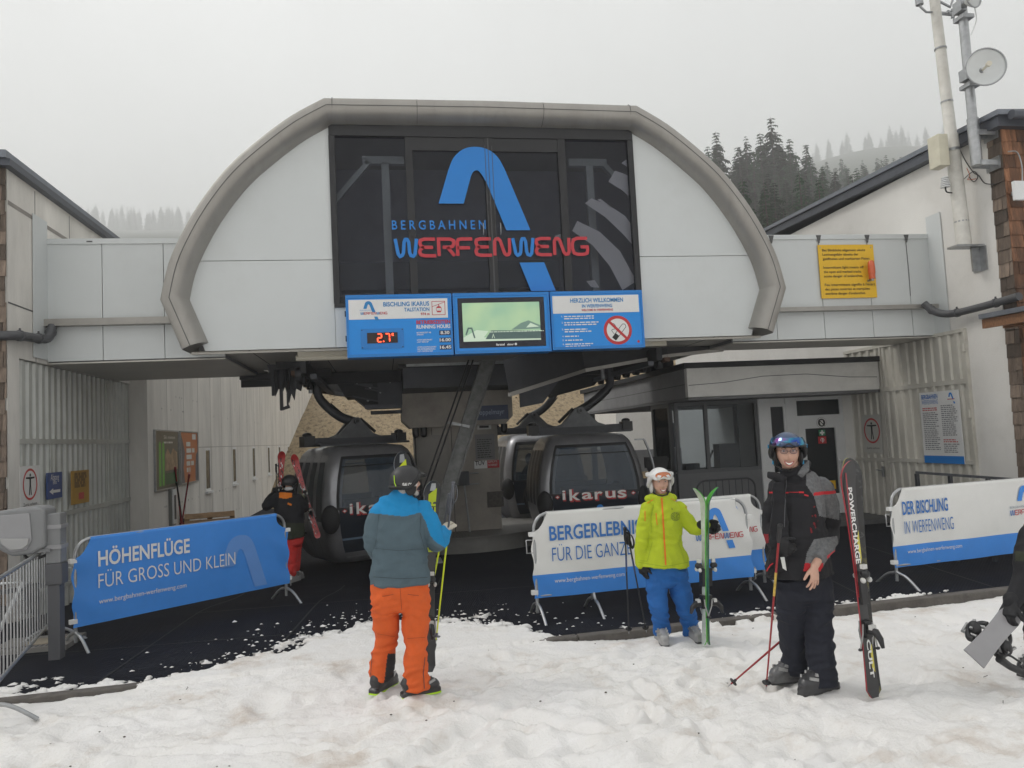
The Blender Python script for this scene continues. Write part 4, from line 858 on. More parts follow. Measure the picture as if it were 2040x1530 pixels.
def screen_mat():
    k = bpy.data.materials.new('screen_picture'); k.use_nodes = True; n = k.node_tree.nodes; l = k.node_tree.links; b_ = n['Principled BSDF']; b_.inputs['Roughness'].default_value = .15; b_.inputs['Base Color'].default_value = (.05, .06, .05, 1)
    t = n.new('ShaderNodeTexCoord'); z = n.new('ShaderNodeTexNoise'); z.inputs['Scale'].default_value = 2.2; l.new(t.outputs['Object'], z.inputs['Vector']); q = n.new('ShaderNodeValToRGB'); q.color_ramp.elements[0].position = .3; q.color_ramp.elements[0].color = (.17, .30, .20, 1); q.color_ramp.elements[1].position = .75; q.color_ramp.elements[1].color = (.30, .40, .22, 1); l.new(z.outputs['Fac'], q.inputs[0]); l.new(q.outputs[0], b_.inputs['Emission Color']); b_.inputs['Emission Strength'].default_value = .85; return k
M_scr = screen_mat(); M_scd = emit('screen_dark', (.045, .075, .07), .8); M_scl = emit('screen_pale', (.36, .44, .34), .8); M_scm = emit('screen_mid', (.10, .16, .13), .8)
sx0, sx1, sz0, sz1 = xc+.135, xd-.155, z0+.185, z1-.15
b = MB(); yy = BY-.006; b.bb(sx0, sx1, yy-.003, yy, sz0, sz1, M_scr); o = b.build('picture', s); b = MB(); yy -= .003
b.prism([(sx0+.33, sz0+.03), (sx1, sz0+.02), (sx1, sz0+.14), (sx0+.42, sz0+.16)], (0, yy, 0), X_, Z_, 0, M_scd, .002)
b.prism([(sx0, sz0), (sx1, sz0), (sx1, sz0+.05), (sx0, sz0+.06)], (0, yy, 0), X_, Z_, 0, M_scl, .001)
b.prism([(sx0, sz0+.06), (sx0+.2, sz0+.17), (sx0+.38, sz0+.15), (sx0+.3, sz0+.05)], (0, yy, 0), X_, Z_, 0, M_scl, .0015); b.prism([(sx1-.45, sz0+.16), (sx1-.3, sz0+.26), (sx1-.18, sz0+.3), (sx1, sz0+.22), (sx1, sz0+.17)], (0, yy, 0), X_, Z_, 0, M_scm, .001); b.prism([(sx1-.22, sz0+.19), (sx1-.15, sz0+.26), (sx1-.02, sz0+.2)], (0, yy, 0), X_, Z_, 0, M_scl, .0015)
b.stroke([(sx0+.04, sz0+.1), (sx0+.08, sz0+.2), (sx0+.13, sz0+.2), (sx0+.17, sz0+.05)], .022, (0, yy, 0), X_, Z_, M_scd, .0025); b.stroke([(sx0+.43, sz0+.04), (sx0+.45, sz0+.1), (sx0+.47, sz0+.04)], .009, (0, yy, 0), X_, Z_, M_scl, .003)
dashes(b, (sx0+.4, yy, sz0+.13), X_, Z_, .85, 1, .03, .012, M_scl, .003); b.build('picture_detail', o)
b = MB(); b.text('feratel', (xc+.62, BY-.006, z0+.115), X_, Z_, .03, M_wht, w=.13, bold=.03); b.text('sitour', (xc+.79, BY-.006, z0+.115), X_, Z_, .028, M_wht, w=.1, bold=.03); b.disc((xc+.92, BY-.006, z0+.13), .018, X_, Z_, M_wht); b.build('lettering', s); settle(s)
s = case('welcome_board', 'blue welcome board with white heading and round no smoking symbol', 'sign', xe, xf, z0+.02, z1)
b = MB(); b.bb(xe+.03, xf-.06, BY-.004, BY, 3.82, 4.09, M_wht); b.build('white_panel', s)
b = MB(); cx_ = (xe+xf)/2
b.text('HERZLICH WILLKOMMEN', (cx_, yb, 3.985), X_, Z_, .062, M_mb, w=.84, bold=.025, align='C'); b.text('IN WERFENWENG', (cx_, yb, 3.905), X_, Z_, .048, M_mb, w=.48, bold=.025, align='C'); b.text('WELCOME IN WERFENWENG', (cx_, yb, 3.85), X_, Z_, .03, M_logor, w=.5, bold=.03, align='C')
for i, (ln, ws) in enumerate(((2, .5), (2, .58), (2, .42), (1, .27), (1, .3), (2, .46))):
    z = 3.765-[0, .095, .2, .305, .365, .425][i]; b.text('%d.' % (i+1), (xe+.16, BY, z), X_, Z_, .022, M_wht, w=.02, bold=.03)
    dashes(b, (xe+.2, BY, z), X_, Z_, ws, ln, .034, .017, M_wht, seed=i+3)
b.build('lettering', s)
b = MB(); c = V((xf-.42, BY, 3.545)); b.disc(c, .225, X_, Z_, M_red, .002); b.disc(c, .178, X_, Z_, M_wht, .004)
u = V((math.cos(R(50)), 0, math.sin(R(50)))); v_ = V((-u.z, 0, u.x)); b.stroke([(-.13, -.035), (.13, -.035), (.15, -.01), (.15, .01), (.13, .035), (-.13, .035)], .008, c+V((.02, 0, -.03)), u, v_, M_ink, .005, closed=True); b.prism([(-.14, -.035), (-.05, -.035), (-.05, .035), (-.14, .035)], c+V((.02, 0, -.03)), u, v_, 0, M_ink, .0055)
b.stroke([(p_.x, p_.y) for p_ in spline([V((-.06, -.06, 0)), V((-.1, .0, 0)), V((-.03, .03, 0)), V((-.06, .1, 0)), V((-.13, .1, 0))], 5)], .007, c, X_, Z_, M_ink, .005)
b.stroke([(-.13, .13), (.13, -.13)], .04, c, X_, Z_, M_red, .007); b.disc((xf-.1, BY, 3.36), .02, X_, Z_, M_red); b.build('no_smoking_symbol', s); settle(s)

# yellow avalanche sign and beacon on the right wing
s = empty('avalanche_sign', 'yellow avalanche warning sign in three languages on the right wing', 'sign'); WY = 11.88
p = aY(1635, 594, WY); q = aY(1743, 487, WY); z_t = aY(1629, 488, WY).z; x0, x1, zz0, zz1 = 7.50, 8.37, 4.10, 5.0
x0 = aY(1632, 540, WY).x; x1 = aY(1742, 540, WY).x; zz0 = aY(1690, 594, WY).z; zz1 = aY(1690, 488, WY).z
b = MB(); b.bb(x0, x1, WY-.02, WY, zz0, zz1, M_yel)
for a_ in (x0+.04, x1-.05): b.ell((a_, WY-.022, zz1-.05), .012, .006, .012, M_gal, 8, 5)
b.build('plate', s); b = MB(); H_ = zz1-zz0; lw = x1-x0
for i, t_ in enumerate(('Bei Blinklicht allgemein akute', 'Lawinengefahr abseits der', 'geöffneten und markierten Pisten.', '', 'Intermittent light means off', 'the open and marked tracks', 'acute danger of avalanches.', '', 'Feu intermittent signifie à l\'écart', 'des pistes ouvertes et marquées', 'extrême danger d\'avalanches.')):
    if t_: b.text(t_, (x0+.07, WY-.02, zz1-.115-i*H_*.081), X_, Z_, .042, M_ink, w=lw*.026*len(t_), bold=.012)
b.build('lettering', s); settle(s)
bc = empty('beacon_lamp', 'orange warning beacon at the right edge of the yellow sign', 'beacon'); p = aY(1736, 534, 11.75); b = MB(); M_or = mat('orange_lens', (.62, .10, .02), .2, var=.1, coat=.5)
b.tube([p+V((0, 0, -.1)), p+V((0, 0, -.02)), p+V((0, 0, .1)), p+V((0, 0, .13))], [.06, .062, .055, .03], M_or, 14); b.build('lens', bc); b = MB(); b.tube([p+V((0, 0, -.19)), p+V((0, 0, -.1))], .055, M_or, 12); b.bar(p+V((0, 0, -.2)), p+V((0, .12, -.2)), .04, .03, M_gal); b.tube([p+V((0, 0, -.22)), p+V((0, 0, -.19))], .03, M_gal, 8); b.build('base', bc); settle(bc)

# ================================================================== GONDOLA CABINS
M_sh = mat('cabin_shell', (.30, .30, .315), .33, .55, var=.15, vs=3, coat=.2, dirt=(.09, .085, .08), dirt_amt=.4)
M_cg = glass('cabin_glass', (.055, .08, .11), .38, .03); M_cgd = mat('cabin_dark_panel', (.016, .021, .03), .12, var=.05, sp=.6); M_rubb = mat('black_rubber', (.008, .008, .009), .6, var=.1)
M_band = mat('cabin_band', (.14, .20, .27), .25, var=.05)
HA = [(0, .70), (.10, .80), (.3, .90), (.6, .975), (.9, 1.0), (1.2, .985), (1.5, .935), (1.8, .85), (1.95, .78), (2.02, .70)]
HB = [(0, .74), (.10, .84), (.3, .93), (.6, .99), (.9, 1.01), (1.2, .99), (1.5, .95), (1.8, .88), (1.95, .82), (2.02, .74)]
def ip(T, z): return float(np.interp(z, [t[0] for t in T], [t[1] for t in T]))
ZR = [0, .05, .12, .2, .3, .45, .6, .75, .9, 1.0, 1.06, 1.2, 1.35, 1.5, 1.65, 1.8, 1.86, 1.93, 1.99, 2.02]
def ring(z, off=0, rr=.25, nf=10, nc=5):
    a = ip(HA, z)+off; b_ = ip(HB, z)+off; P_ = []; tg = []
    for sd, (cx0, cy0, ux, uy, hw, dd) in enumerate(((0, -1, 1, 0, a, b_), (1, 0, 0, 1, b_, a), (0, 1, -1, 0, a, b_), (-1, 0, 0, -1, b_, a))):
        for i in range(nf+1):
            u = -1+2*i/nf; P_.append((cx0*dd+ux*u*(hw-rr), cy0*dd+uy*u*(hw-rr))); tg.append((sd, u))
        a0 = (-90, 0, 90, 180)[sd]
        cc = (((a-rr), -(b_-rr)), ((a-rr), (b_-rr)), (-(a-rr), (b_-rr)), (-(a-rr), -(b_-rr)))[sd]
        for j in range(1, nc): P_.append((cc[0]+rr*math.cos(R(a0+90*j/nc)), cc[1]+rr*math.sin(R(a0+90*j/nc)))); tg.append((sd+.5, 0))
    return P_, tg
def cabin(lab, loc, rz, hang, text=True, doors_open=False):
    t = empty('gondola_cabin', lab, 'gondola', 'gondola cabins in the valley station', loc, rz)
    b = MB(); vs = []; n = 0
    for z in ZR: P_, tg = ring(z); n = len(P_); vs += [(x, y, z) for x, y in P_]
    fs = []
    for k in range(len(ZR)-1):
        for j in range(n):
            s0, u0 = tg[j]; s1, u1 = tg[(j+1) % n]
            if s0 == s1 and s0 in (0, 2) and max(abs(u0), abs(u1)) < .95 and ZR[k] >= 1.0 and ZR[k+1] <= 1.8: continue
            if s0 == s1 and s0 in (0, 2) and ZR[k] >= 1.0 and ZR[k+1] <= 1.8 and max(abs(u0), abs(u1)) <= 1.01: continue
            fs.append((k*n+j, k*n+(j+1) % n, (k+1)*n+(j+1) % n, (k+1)*n+j))
    top = [(x*.6, y*.6, 2.07) for x, y in ring(2.02)[0]]; vs += top; K = len(ZR)-1
    fs += [(K*n+j, K*n+(j+1) % n, (K+1)*n+(j+1) % n, (K+1)*n+j) for j in range(n)]+[tuple((K+1)*n+j for j in range(n)), tuple(range(n-1, -1, -1))]
    b.add(vs, fs, M_sh, True); b.build('shell', t)
    def patch(sd, u0, u1, z0, z1, off, m, nm, par, nu=8, nz=8):
        b = MB(); vs = []
        for k in range(nz+1):
            z = z0+(z1-z0)*k/nz; a = ip(HA, z); b_ = ip(HB, z)
            for i in range(nu+1):
                u = u0+(u1-u0)*i/nu
                if sd == 0: vs.append((u*(a-.16), -b_-off, z))
                elif sd == 2: vs.append((-u*(a-.16), b_+off, z))
                elif sd == 3: vs.append((-a-off, -u*(b_-.16), z))
                else: vs.append((a+off, u*(b_-.16), z))
        b.add(vs, [(k*(nu+1)+i, k*(nu+1)+i+1, (k+1)*(nu+1)+i+1, (k+1)*(nu+1)+i) for k in range(nz) for i in range(nu)], m, True); return b.build(nm, par)
    for sd in (0, 2):
        wn = patch(sd, -1, 1, .97, 1.86, .008, M_cg, 'window', t)
        b = MB()
        for (u0, u1, z0, z1) in ((-1.02, -.955, .97, 1.86), (.955, 1.02, .97, 1.86)):
            vs = []
            for k in range(9):
                z = z0+(z1-z0)*k/8
                for u in (u0, u1): vs.append((u*(ip(HA, z)-.16)*(1 if sd == 0 else -1), (-1 if sd == 0 else 1)*(ip(HB, z)+.012), z))
            b.add(vs, [(2*k, 2*k+1, 2*k+3, 2*k+2) for k in range(8)], M_rubb)
        for z0, z1 in ((1.82, 1.87), (1.68, 1.70), (.95, .99)):
            sgn = -1 if sd == 0 else 1; vs = [(u*(ip(HA, z)-.16)*(-sgn), sgn*(ip(HB, z)+.013), z) for z in (z0, z1) for u in (-1.02, 1.02)]; b.add(vs, [(0, 1, 3, 2)], M_rubb)
        b.build('seal', wn)
        lp = patch(sd, -.96, .96, .2, .95, .006, M_cgd, 'lower_panel', t); patch(sd, -.96, .96, .42, .455, .011, M_band, 'trim_strip', lp); patch(sd, -.96, .96, .1, .125, .012, M_gal, 'rub_rail', lp)
    for sd in (1, 3):
        for (u0, u1) in ((-.92, -.5), (-.44, -.03), (.03, .44), (.5, .92)):
            d_ = patch(sd, u0, u1, .18, 1.9, .006, M_sh, 'door', t, 4, 8); patch(sd, u0+.06, u1-.05, .75, 1.78, .012, mat('cabin_door_glass', (.022, .028, .036), .42, var=.05, sp=.3), 'door_window', d_, 4, 8)
            patch(sd, u0+.02, u0+.035, .18, 1.9, .016, M_dk, 'door_edge', d_, 1, 8)
    # floor, seats
    b = MB(); b.bb(-.6, .6, -.7, -.35, .45, .52, M_rubb); b.bb(-.6, .6, .35, .7, .45, .52, M_rubb); b.bb(-.6, .6, -.8, -.7, .5, 1.1, M_rubb); b.bb(-.65, .65, .7, .8, .5, 1.1, M_rubb); b.build('bench', t)
    for sx in (-1, 1):
        for sy in (-1, 1):
            b = MB(); M_ = Matrix.Rotation(math.atan2(sy, sx), 3, 'Z'); b.ell((sx*(.93), sy*(.93), .8), .085, .17, .25, M_rubb, 14, 10, M_); b.build('bumper', t)
    # roof frame, pivot bracket and hanger
    b = MB(); b.bb(-.98, .98, -.09, .09, 2.10, 2.22, M_dk); b.bb(-.9, .9, -.5, -.42, 2.06, 2.1, M_dk); b.bb(-.9, .9, .42, .5, 2.06, 2.1, M_dk)
    for x in (-.94, .94): b.bb(x-.1, x+.1, -.13, .13, 2.07, 2.26, M_blk); b.ell((x, 0, 2.28), .09, .1, .05, M_blk, 10, 6)
    b.build('roof_beam', t)
    M_br = mat('cast_bracket', (.11, .115, .12), .45, .6, var=.2, vs=8)
    b = MB()
    for yy in (-.1, .06): b.prism([(-.55, 2.2), (-.35, 2.27), (-.13, 2.5), (-.06, 2.58), (.06, 2.58), (.13, 2.5), (.35, 2.27), (.55, 2.2)], (0, yy+.04, 0), X_, Z_, .04, M_br)
    b.tube([(0, -.16, 2.51), (0, .14, 2.51)], .055, M_br, 14); b.tube([(0, -.17, 2.51), (0, -.155, 2.51)], .03, M_blk, 12)
    b.build('pivot_bracket', t)
    b = MB(); k_ = len(hang)*5; sp_ = spline(hang, 5); b.tube(sp_, [.095-.02*i/len(sp_) for i in range(len(sp_))], M_dk, 12)
    b.tube([(-.12, -.02, 2.56), (-.42, -.02, 2.30)] if hang[-1][0] > 0 else [(.12, -.02, 2.56), (.42, -.02, 2.30)], .03, M_rubb, 10)
    e = V(hang[-1]); b.bb(e.x-.2, e.x+.2, e.y-.22, e.y+.22, e.z-.02, e.z+.14, M_mach2); b.tube([e+V((-.12, 0, -.3)), e+V((-.12, 0, .05))], .045, M_gal, 10)
    cbl = [V(q)+V((.1, -.08, 0)) for q in hang]; b.tube(spline(cbl[:3], 5), .012, M_rubb, 6)
    b.build('hanger_arm', t)
    if text:
        b = MB(); zt = .86; yb_ = -ip(HB, .95)-.016
        M_iw = mat('ikarus_white', (.75, .73, .70), .5, var=.12, vs=30); M_ir = mat('ikarus_red', (.42, .02, .02), .5, var=.2, vs=30)
        for d_, bo_, m_, o_ in ((0.0, .07, M_ir, .012), (.004, .015, M_iw, 0)):
            for i, c_ in enumerate('ikarus'): b.text(c_, (-.62+[0, .13, .36, .60, .80, 1.03][i]+o_, yb_, zt+(.02, .0, .012, -.005, .01, 0)[i]-o_), X_, Z_, .175+.02*(i % 2), m_, w=[.055, .19, .19, .14, .18, .16][i]*1.05, bold=bo_, d=.003+d_)
        for x in (-.76, .66): b.prism([(x, zt+.07), (x+.05, zt+.11), (x+.1, zt+.07), (x+.05, zt+.03)], (0, yb_, 0), X_, Z_, 0, M_ir, .004); b.prism([(x+.02, zt+.07), (x+.05, zt+.09), (x+.08, zt+.07), (x+.05, zt+.05)], (0, yb_, 0), X_, Z_, 0, M_iw, .006)
        b.build('lettering', t)
        b = MB(); arch_exact(b, (-.02, -ip(HB, .7)-.02, .62), X_, Z_, .15, M_logo, .003); wordmark(b, V((-.25, -ip(HB, .6)-.03, .535)), X_, Z_, .54, .05, M_logo, M_logor, .003); b.build('arch_emblem', t)
    return t
c1 = cabin('charcoal gondola cabin with open ski holder where a person in red trousers loads skis', (-.56, 14.85, -.08), R(27), [(0, .02, 2.5), (-.28, .05, 2.62), (-.55, .1, 2.86), (-.67, .12, 3.08), (-.67, .12, 3.36)])
c2 = cabin('charcoal gondola cabin facing front behind the white banner barrier, right of the pillar', (3.80, 14.65, -.08), R(-2), [(0, .02, 2.5), (.22, .02, 2.62), (.52, .02, 2.84), (.68, .02, 3.06), (.66, .02, 3.42)])
px_ = aY(1062, 850, 18.6)
c3 = cabin('farthest charcoal gondola cabin, half hidden behind the pillar', (px_.x, 18.6, -.02), R(4), [(0, .02, 2.5), (.3, .02, 2.66), (.55, .02, 2.92), (.58, .02, 3.1), (.52, .02, 3.5)], False)
# ski holder and swung door leaf on the loading side of the first cabin
b = MB(); M_tray = mat('ski_holder_alu', (.20, .20, .205), .38, .7, var=.15)
b.prism([(-.62, .1), (-.18, .1), (-.1, .52), (-.78, .52)], (-1.12, 0, 0), -Y_, Z_, .34, M_tray); b.bb(-1.5, -1.08, -.2, .82, .52, .56, M_rubb)
for i in range(4): b.bb(-1.47, -1.1, -.1+.22*i, -.06+.22*i, .555, .575, M_gal)
b.build('ski_holder', c1)
b = MB(); vs = []
for k in range(9):
    z = .25+1.6*k/8; x = -ip(HA, z)-.28
    vs += [(x, -.05, z), (x-.02, .75, z), (x-.05, -.05, z), (x-.07, .75, z)]
b.add(vs, [q for k in range(8) for q in ((4*k, 4*k+1, 4*k+5, 4*k+4), (4*k+2, 4*k+6, 4*k+7, 4*k+3), (4*k, 4*k+4, 4*k+6, 4*k+2), (4*k+1, 4*k+3, 4*k+7, 4*k+5))], M_sh, False)
# opened leaf on the exit side of the second cabin
b = MB(); vs = []
for k in range(11):
    z = .1+1.8*k/10; x = ip(HA, z)+.22; vs += [(x, -.85, z), (x, -.79, z), (x+.03, -.85, z), (x+.03, -.79, z)]
b.add(vs, [q for k in range(10) for q in ((4*k, 4*k+1, 4*k+5, 4*k+4), (4*k+2, 4*k+6, 4*k+7, 4*k+3), (4*k, 4*k+4, 4*k+6, 4*k+2))], M_gal); b.bar((.86, -.8, 1.9), (1.04, -.82, 1.9), .03, .03, M_gal)
b.build('open_door_frame', c2)
b = MB()
b.bb(1.1, 1.55, -.6, -.55, 1.35, 1.55, M_rubb); b.prism([(1.12, 1.5), (1.6, 1.5), (1.5, 1.2), (1.2, 1.2)], (0, -.5, 0), X_, Z_, .05, M_rubb)
for i in range(5): b.tube([(1.18+.09*i, -.52, .5), (1.2+.09*i, -.52, 1.25)], .013, M_gal, 6)
for z in (.5, .75, 1.0): b.bar((1.14, -.52, z), (1.6, -.52, z), .02, .02, M_gal)
b.build('ski_holder', c2)
# dim passengers inside the far cabin
M_sil = mat('silhouette_dark', (.015, .016, .02), .8, var=.2)  # silhouette: whole figure near-black, shade put into the colour
for lab, x in (('dark silhouette of a seated passenger in the farthest cabin, left one', -.2), ('dark silhouette of a seated passenger in the farthest cabin, right one', .12)):
    b = MB(); c = V((px_.x+x, 18.3, 0))
    b.tube([c+V((0, 0, .45)), c+V((0, .02, .8)), c+V((0, .02, 1.1)), c+V((0, 0, 1.24)), c+V((0, -.01, 1.29))], [(.12, .2), (.13, .2), (.12, .21), (.08, .12), (.05, .05)], M_sil, 14, ref=(0, 1, 0)); b.ell(c+V((0, -.01, 1.43)), .1, .12, .14, M_sil, 14, 10)
    b.tube([c+V((.1, 0, .5)), c+V((.1, -.35, .5)), c+V((.1, -.38, .1))], [.08, .07, .05], M_sil, 8); b.tube([c+V((-.1, 0, .5)), c+V((-.1, -.35, .5)), c+V((-.1, -.38, .1))], [.08, .07, .05], M_sil, 8)
    tag(b.build('person'), lab, 'person')
# ================================================================== BARRIERS
M_cloth_b = mat('banner_blue', (.045, .25, .73), .55, var=.05, vs=3, dirt=(.05, .20, .5), dirt_amt=.3); M_cloth_w = mat('banner_white', (.74, .74, .72), .6, var=.03, vs=3, dirt=(.6, .59, .56), dirt_amt=.3)
M_galb = mat('barrier_steel', (.40, .41, .42), .38, .75, var=.2, vs=9, dirt=(.28, .25, .22), dirt_amt=.35)
M_bl2 = mat('banner_print_blue', (.03, .16, .48), .6, var=0); M_bl3 = mat('banner_print_pale', (.12, .29, .68), .6, var=.03); M_wp = mat('banner_print_white', (.72, .73, .74), .6, var=0)
def barrier(name, lab, P0, P1, h=1.13, zr=.24, banner=None, extra=None, bars=True, feet=((0, .33), (1, .33)), group='banner barriers along the station forecourt', rail_m=None, mid=()):
    P0 = V(P0); P1 = V(P1); U = (P1-P0); Lh = U.length; U.normalize(); Uh = V((U.x, U.y, 0)).normalized(); Nn = Uh.cross(Z_); rm = rail_m or M_galb
    t = empty(name, lab, 'barrier', group)
    def at(u, z, d=0): return P0+U*u+Z_*z+Nn*d
    b = MB(); rc = .17
    fr = [at(0, .06), at(0, zr)]+[at(0, h-rc)]+[at(rc-rc*math.cos(R(a)), h-rc+rc*math.sin(R(a))) for a in range(15, 90, 15)]+[at(rc, h)]+[at(Lh-rc, h)]+[at(Lh-rc+rc*math.sin(R(a)), h-rc+rc*math.cos(R(a))) for a in range(15, 90, 15)]+[at(Lh, h-rc), at(Lh, zr), at(Lh, .06)]
    b.tube(fr, .019, rm, 10); b.tube([at(0, zr), at(Lh, zr)], .017, rm, 10); b.build('frame', t)
    if bars:
        b = MB(); n = int(Lh/.125)
        for i in range(1, n): b.tube([at(Lh*i/n, zr), at(Lh*i/n, h)], .0075, rm, 7)
        b.build('bars', t)
    for k, (e, sp) in enumerate([(0, feet[0][1]), (1, feet[1][1])]+[(m_, .33) for m_ in mid]):
        b = MB(); u = Lh*e; top = at(u, .17 if e in (0, 1) else zr)
        for sg in (-1, 1):
            b.tube(spline([top, at(u, .15, sg*.06), at(u, .135, sg*.12), at(u, .09, sg*.2), at(u, -.01, sg*sp)], 4), .017, rm, 8)
        if e not in (0, 1): b.tube([at(u, zr), at(u, .15)], .016, rm, 8)
        b.build('foot', t)
    b = MB(); b.tube([at(-.02, h-.28), at(-.09, h-.28), at(-.09, h-.42), at(-.02, h-.42)], .008, rm, 6); b.tube([at(Lh+.02, zr+.08), at(Lh+.07, zr+.08), at(Lh+.07, zr-.06)], .008, rm, 6); b.build('hook', t)
    if banner:
        u0, u1, zb, zt = -.03, Lh+.03, zr-.02, h+.012; cut = .2; nu, nz_ = 64, 26; vs = []
        def wob(u, z): e_ = min(u, Lh-u); return .016*mn.noise(V((u*2.2, z*1.1, P0.x)))+.006*mn.noise(V((u*7, z*2, 3)))+.010*math.exp(-max(0, e_)/.22)*math.sin(z*15+u*9)
        for k in range(nz_+1):
            z = zb+(zt-zb)*k/nz_; ins = 0
            if z > zt-cut: ins = cut*.9-math.sqrt(max(0, (cut*.9)**2-((z-(zt-cut))*.9)**2)) if False else math.sqrt(max(0, cut**2-(zt-z)**2))*.86
            for i in range(nu+1):
                u = u0+ins+(u1-u0-2*ins)*i/nu; edge = .012*math.sin(z*22+1)*(1 if i in (0, nu) else 0)
                vs.append(at(u+edge, z, .024+wob(u, z)))
        fs = [(k*(nu+1)+i, k*(nu+1)+i+1, (k+1)*(nu+1)+i+1, (k+1)*(nu+1)+i) for k in range(nz_) for i in range(nu)]
        b = MB(); zs_ = zb+.36*(zt-zb)*.72
        for f in fs:
            kz = f[0]//(nu+1)
            b.f.append(f); b.sm.append(True); b.mi.append(1 if banner == 'white' and kz < 7 else 0)
        b.v = [tuple(q) for q in vs]; b.mats = [M_cloth_b if banner == 'blue' else M_cloth_w, M_cloth_b]
        # wrapped over the top rail to the back
        o2 = len(b.v); i0 = nz_*(nu+1)
        for i in range(nu+1): p = V(vs[i0+i]); b.v += [tuple(p-Nn*.05+Z_*.006), tuple(p-Nn*.055-Z_*.14)]
        for i in range(nu): b.f += [(i0+i, i0+i+1, o2+2*i+2, o2+2*i), (o2+2*i, o2+2*i+2, o2+2*i+3, o2+2*i+1)]; b.sm += [True]*2; b.mi += [0, 0]
        bn = b.build('banner', t)
        for kk in range(8): pass
        b = MB()
        for (e, z) in ((0, h-.24), (0, zr+.02), (1, h-.24), (1, zr+.02)):
            u = -.06 if e == 0 else Lh+.0; b.ob(at(u, z, -.02), U*.07, Nn*.05, Z_*.045, M_wht)
        b.build('strap', bn)
        if extra:
            b = MB(); O = at(0, 0, .034); extra(b, O, U, Z_, Lh, zb, zt); o = b.build('lettering', bn)
            for v in o.data.vertices:
                d = v.co-P0; v.co += Nn*wob(d.dot(U), d.z-U.z*d.dot(U))
    return settle(t)
def print_blue(b, O, U, W_, Lh, zb, zt):
    k = Lh/2.55
    b.text('HÖHENFLÜGE', O+U*.22*k+W_*(zt-.32), U, W_, .155, M_wp, w=1.02*k, bold=.022); b.text('FÜR GROSS UND KLEIN', O+U*.22*k+W_*(zt-.555), U, W_, .15, M_wp, w=1.60*k, bold=-.006)
    b.text('www.bergbahnen-werfenweng.com', O+U*.22*k+W_*(zt-.72), U, W_, .052, M_wp, w=.97*k)
    s = .46; o = O+U*1.62*k+W_*(zt-.60)
    outer = [(.0, 0.1), (.12, .42)]+[(p.x, p.y) for p in spline([V((.17, .54, 0)), V((.27, .74, 0)), V((.42, .86, 0)), V((.60, .90, 0)), V((.80, .86, 0)), V((.94, .74, 0)), V((1.04, .55, 0))], 5)]+[(1.38, -.56)]; inner = [(1.0, -.56), (.74, .32)]+[(p.x, p.y) for p in spline([V((.69, .44, 0)), V((.63, .52, 0)), V((.56, .51, 0)), V((.52, .44, 0))], 4)]+[(.42, .1)]
    b.prism([(x*s, y*s) for x, y in outer+inner], o-W_*.02, U, W_, 0, M_bl3, -.004)
def print_white(l1, l2, w1, w2, ux, logo=True, web=True):
    def fn(b, O, U, W_, Lh, zb, zt):
        if l1:
            b.text(l1, O+U*ux+W_*(zt-.31), U, W_, .15, M_bl2, w=w1, bold=.018); b.text(l2, O+U*(ux+.02)+W_*(zt-.54), U, W_, .15, M_bl2, w=w2, bold=-.008)
            b.text('www.bergbahnen-werfenweng.com', O+U*(ux+.03)+W_*(zt-.77), U, W_, .045, M_wp, w=.82)
        if logo:
            o = O+U*(Lh-.55)+W_*(zt-.28); arch_exact(b, o, U, W_, .21, M_cloth_b, .002); b.text('BERGBAHNEN', o+U*-.13+W_*-.085, U, W_, .026, mat('grey_blue_ink', (.2, .26, .33), .6, var=0), w=.3, d=.002)
            wordmark(b, o+U*-.13+W_*-.17, U, W_, .60, .06, M_bl2, M_logor, .003, .16)
    return fn
bA0, bA1 = aZ(151, 1292, 0), aZ(571, 1196, 0)
barrier('banner_barrier', 'steel barrier with blue banner reading HÖHENFLÜGE on the left mat', bA0, bA1, banner='blue', extra=print_blue)
bB0, bB1 = aZ(1072, 1232, 0), aZ(1497, 1186, 0)
barrier('banner_barrier', 'steel barrier with white banner reading BERGERLEBNISSE behind the woman in lime jacket', bB0, bB1, banner='white', extra=print_white('BERGERLEBNISSE', 'FÜR DIE GANZE FAMILIE', 1.24, 1.42, .17), mid=(.25,))
d_ = (bB1-bB0).normalized(); n_ = V((-d_.y, d_.x, 0))
bC0 = aZ(1440, 1180, 0)+n_*.32; bC0 = bB1-d_*.9+n_*.26
barrier('banner_barrier', 'steel barrier with white banner mostly hidden behind the man in black jacket', bC0, bC0+d_*1.28+n_*.06, banner='white', extra=print_white('', '', 1, 1, .1))
p_, q_ = aZ(1785, 1127, .24), aZ(2012, 1099, .24); bD0 = V((p_.x, p_.y, 0)); dD = (V((q_.x, q_.y, 0))-bD0).normalized()
barrier('banner_barrier', 'steel barrier with white banner reading DER BISCHLING at the right edge', bD0, bD0+dD*2.5, banner='white', extra=print_white('DER BISCHLING', 'IN WERFENWENG', .70, .74, .13))
bE1 = aZ(104, 1280, 0); bE0 = aZ(-20, 1440, 0); dE = (bE0-bE1).normalized()
barrier('crowd_barrier', 'bare galvanised barrier of upright bars at the left edge', bE1, bE1+dE*2.75, h=1.05, group=None, bars=True)
# dark barrier in front of the booth window
M_dbar = mat('dark_barrier_paint', (.06, .062, .066), .5, .3, var=.15)
f0 = aY(1392, 1030, 13.2); f1 = aY(1508, 1020, 13.2)
barrier('crowd_barrier', 'dark grey barrier of thin bars below the booth window', V((f0.x, 13.2, .0)), V((f1.x, 13.2, .0)), h=1.02, zr=.15, group=None, rail_m=M_dbar)
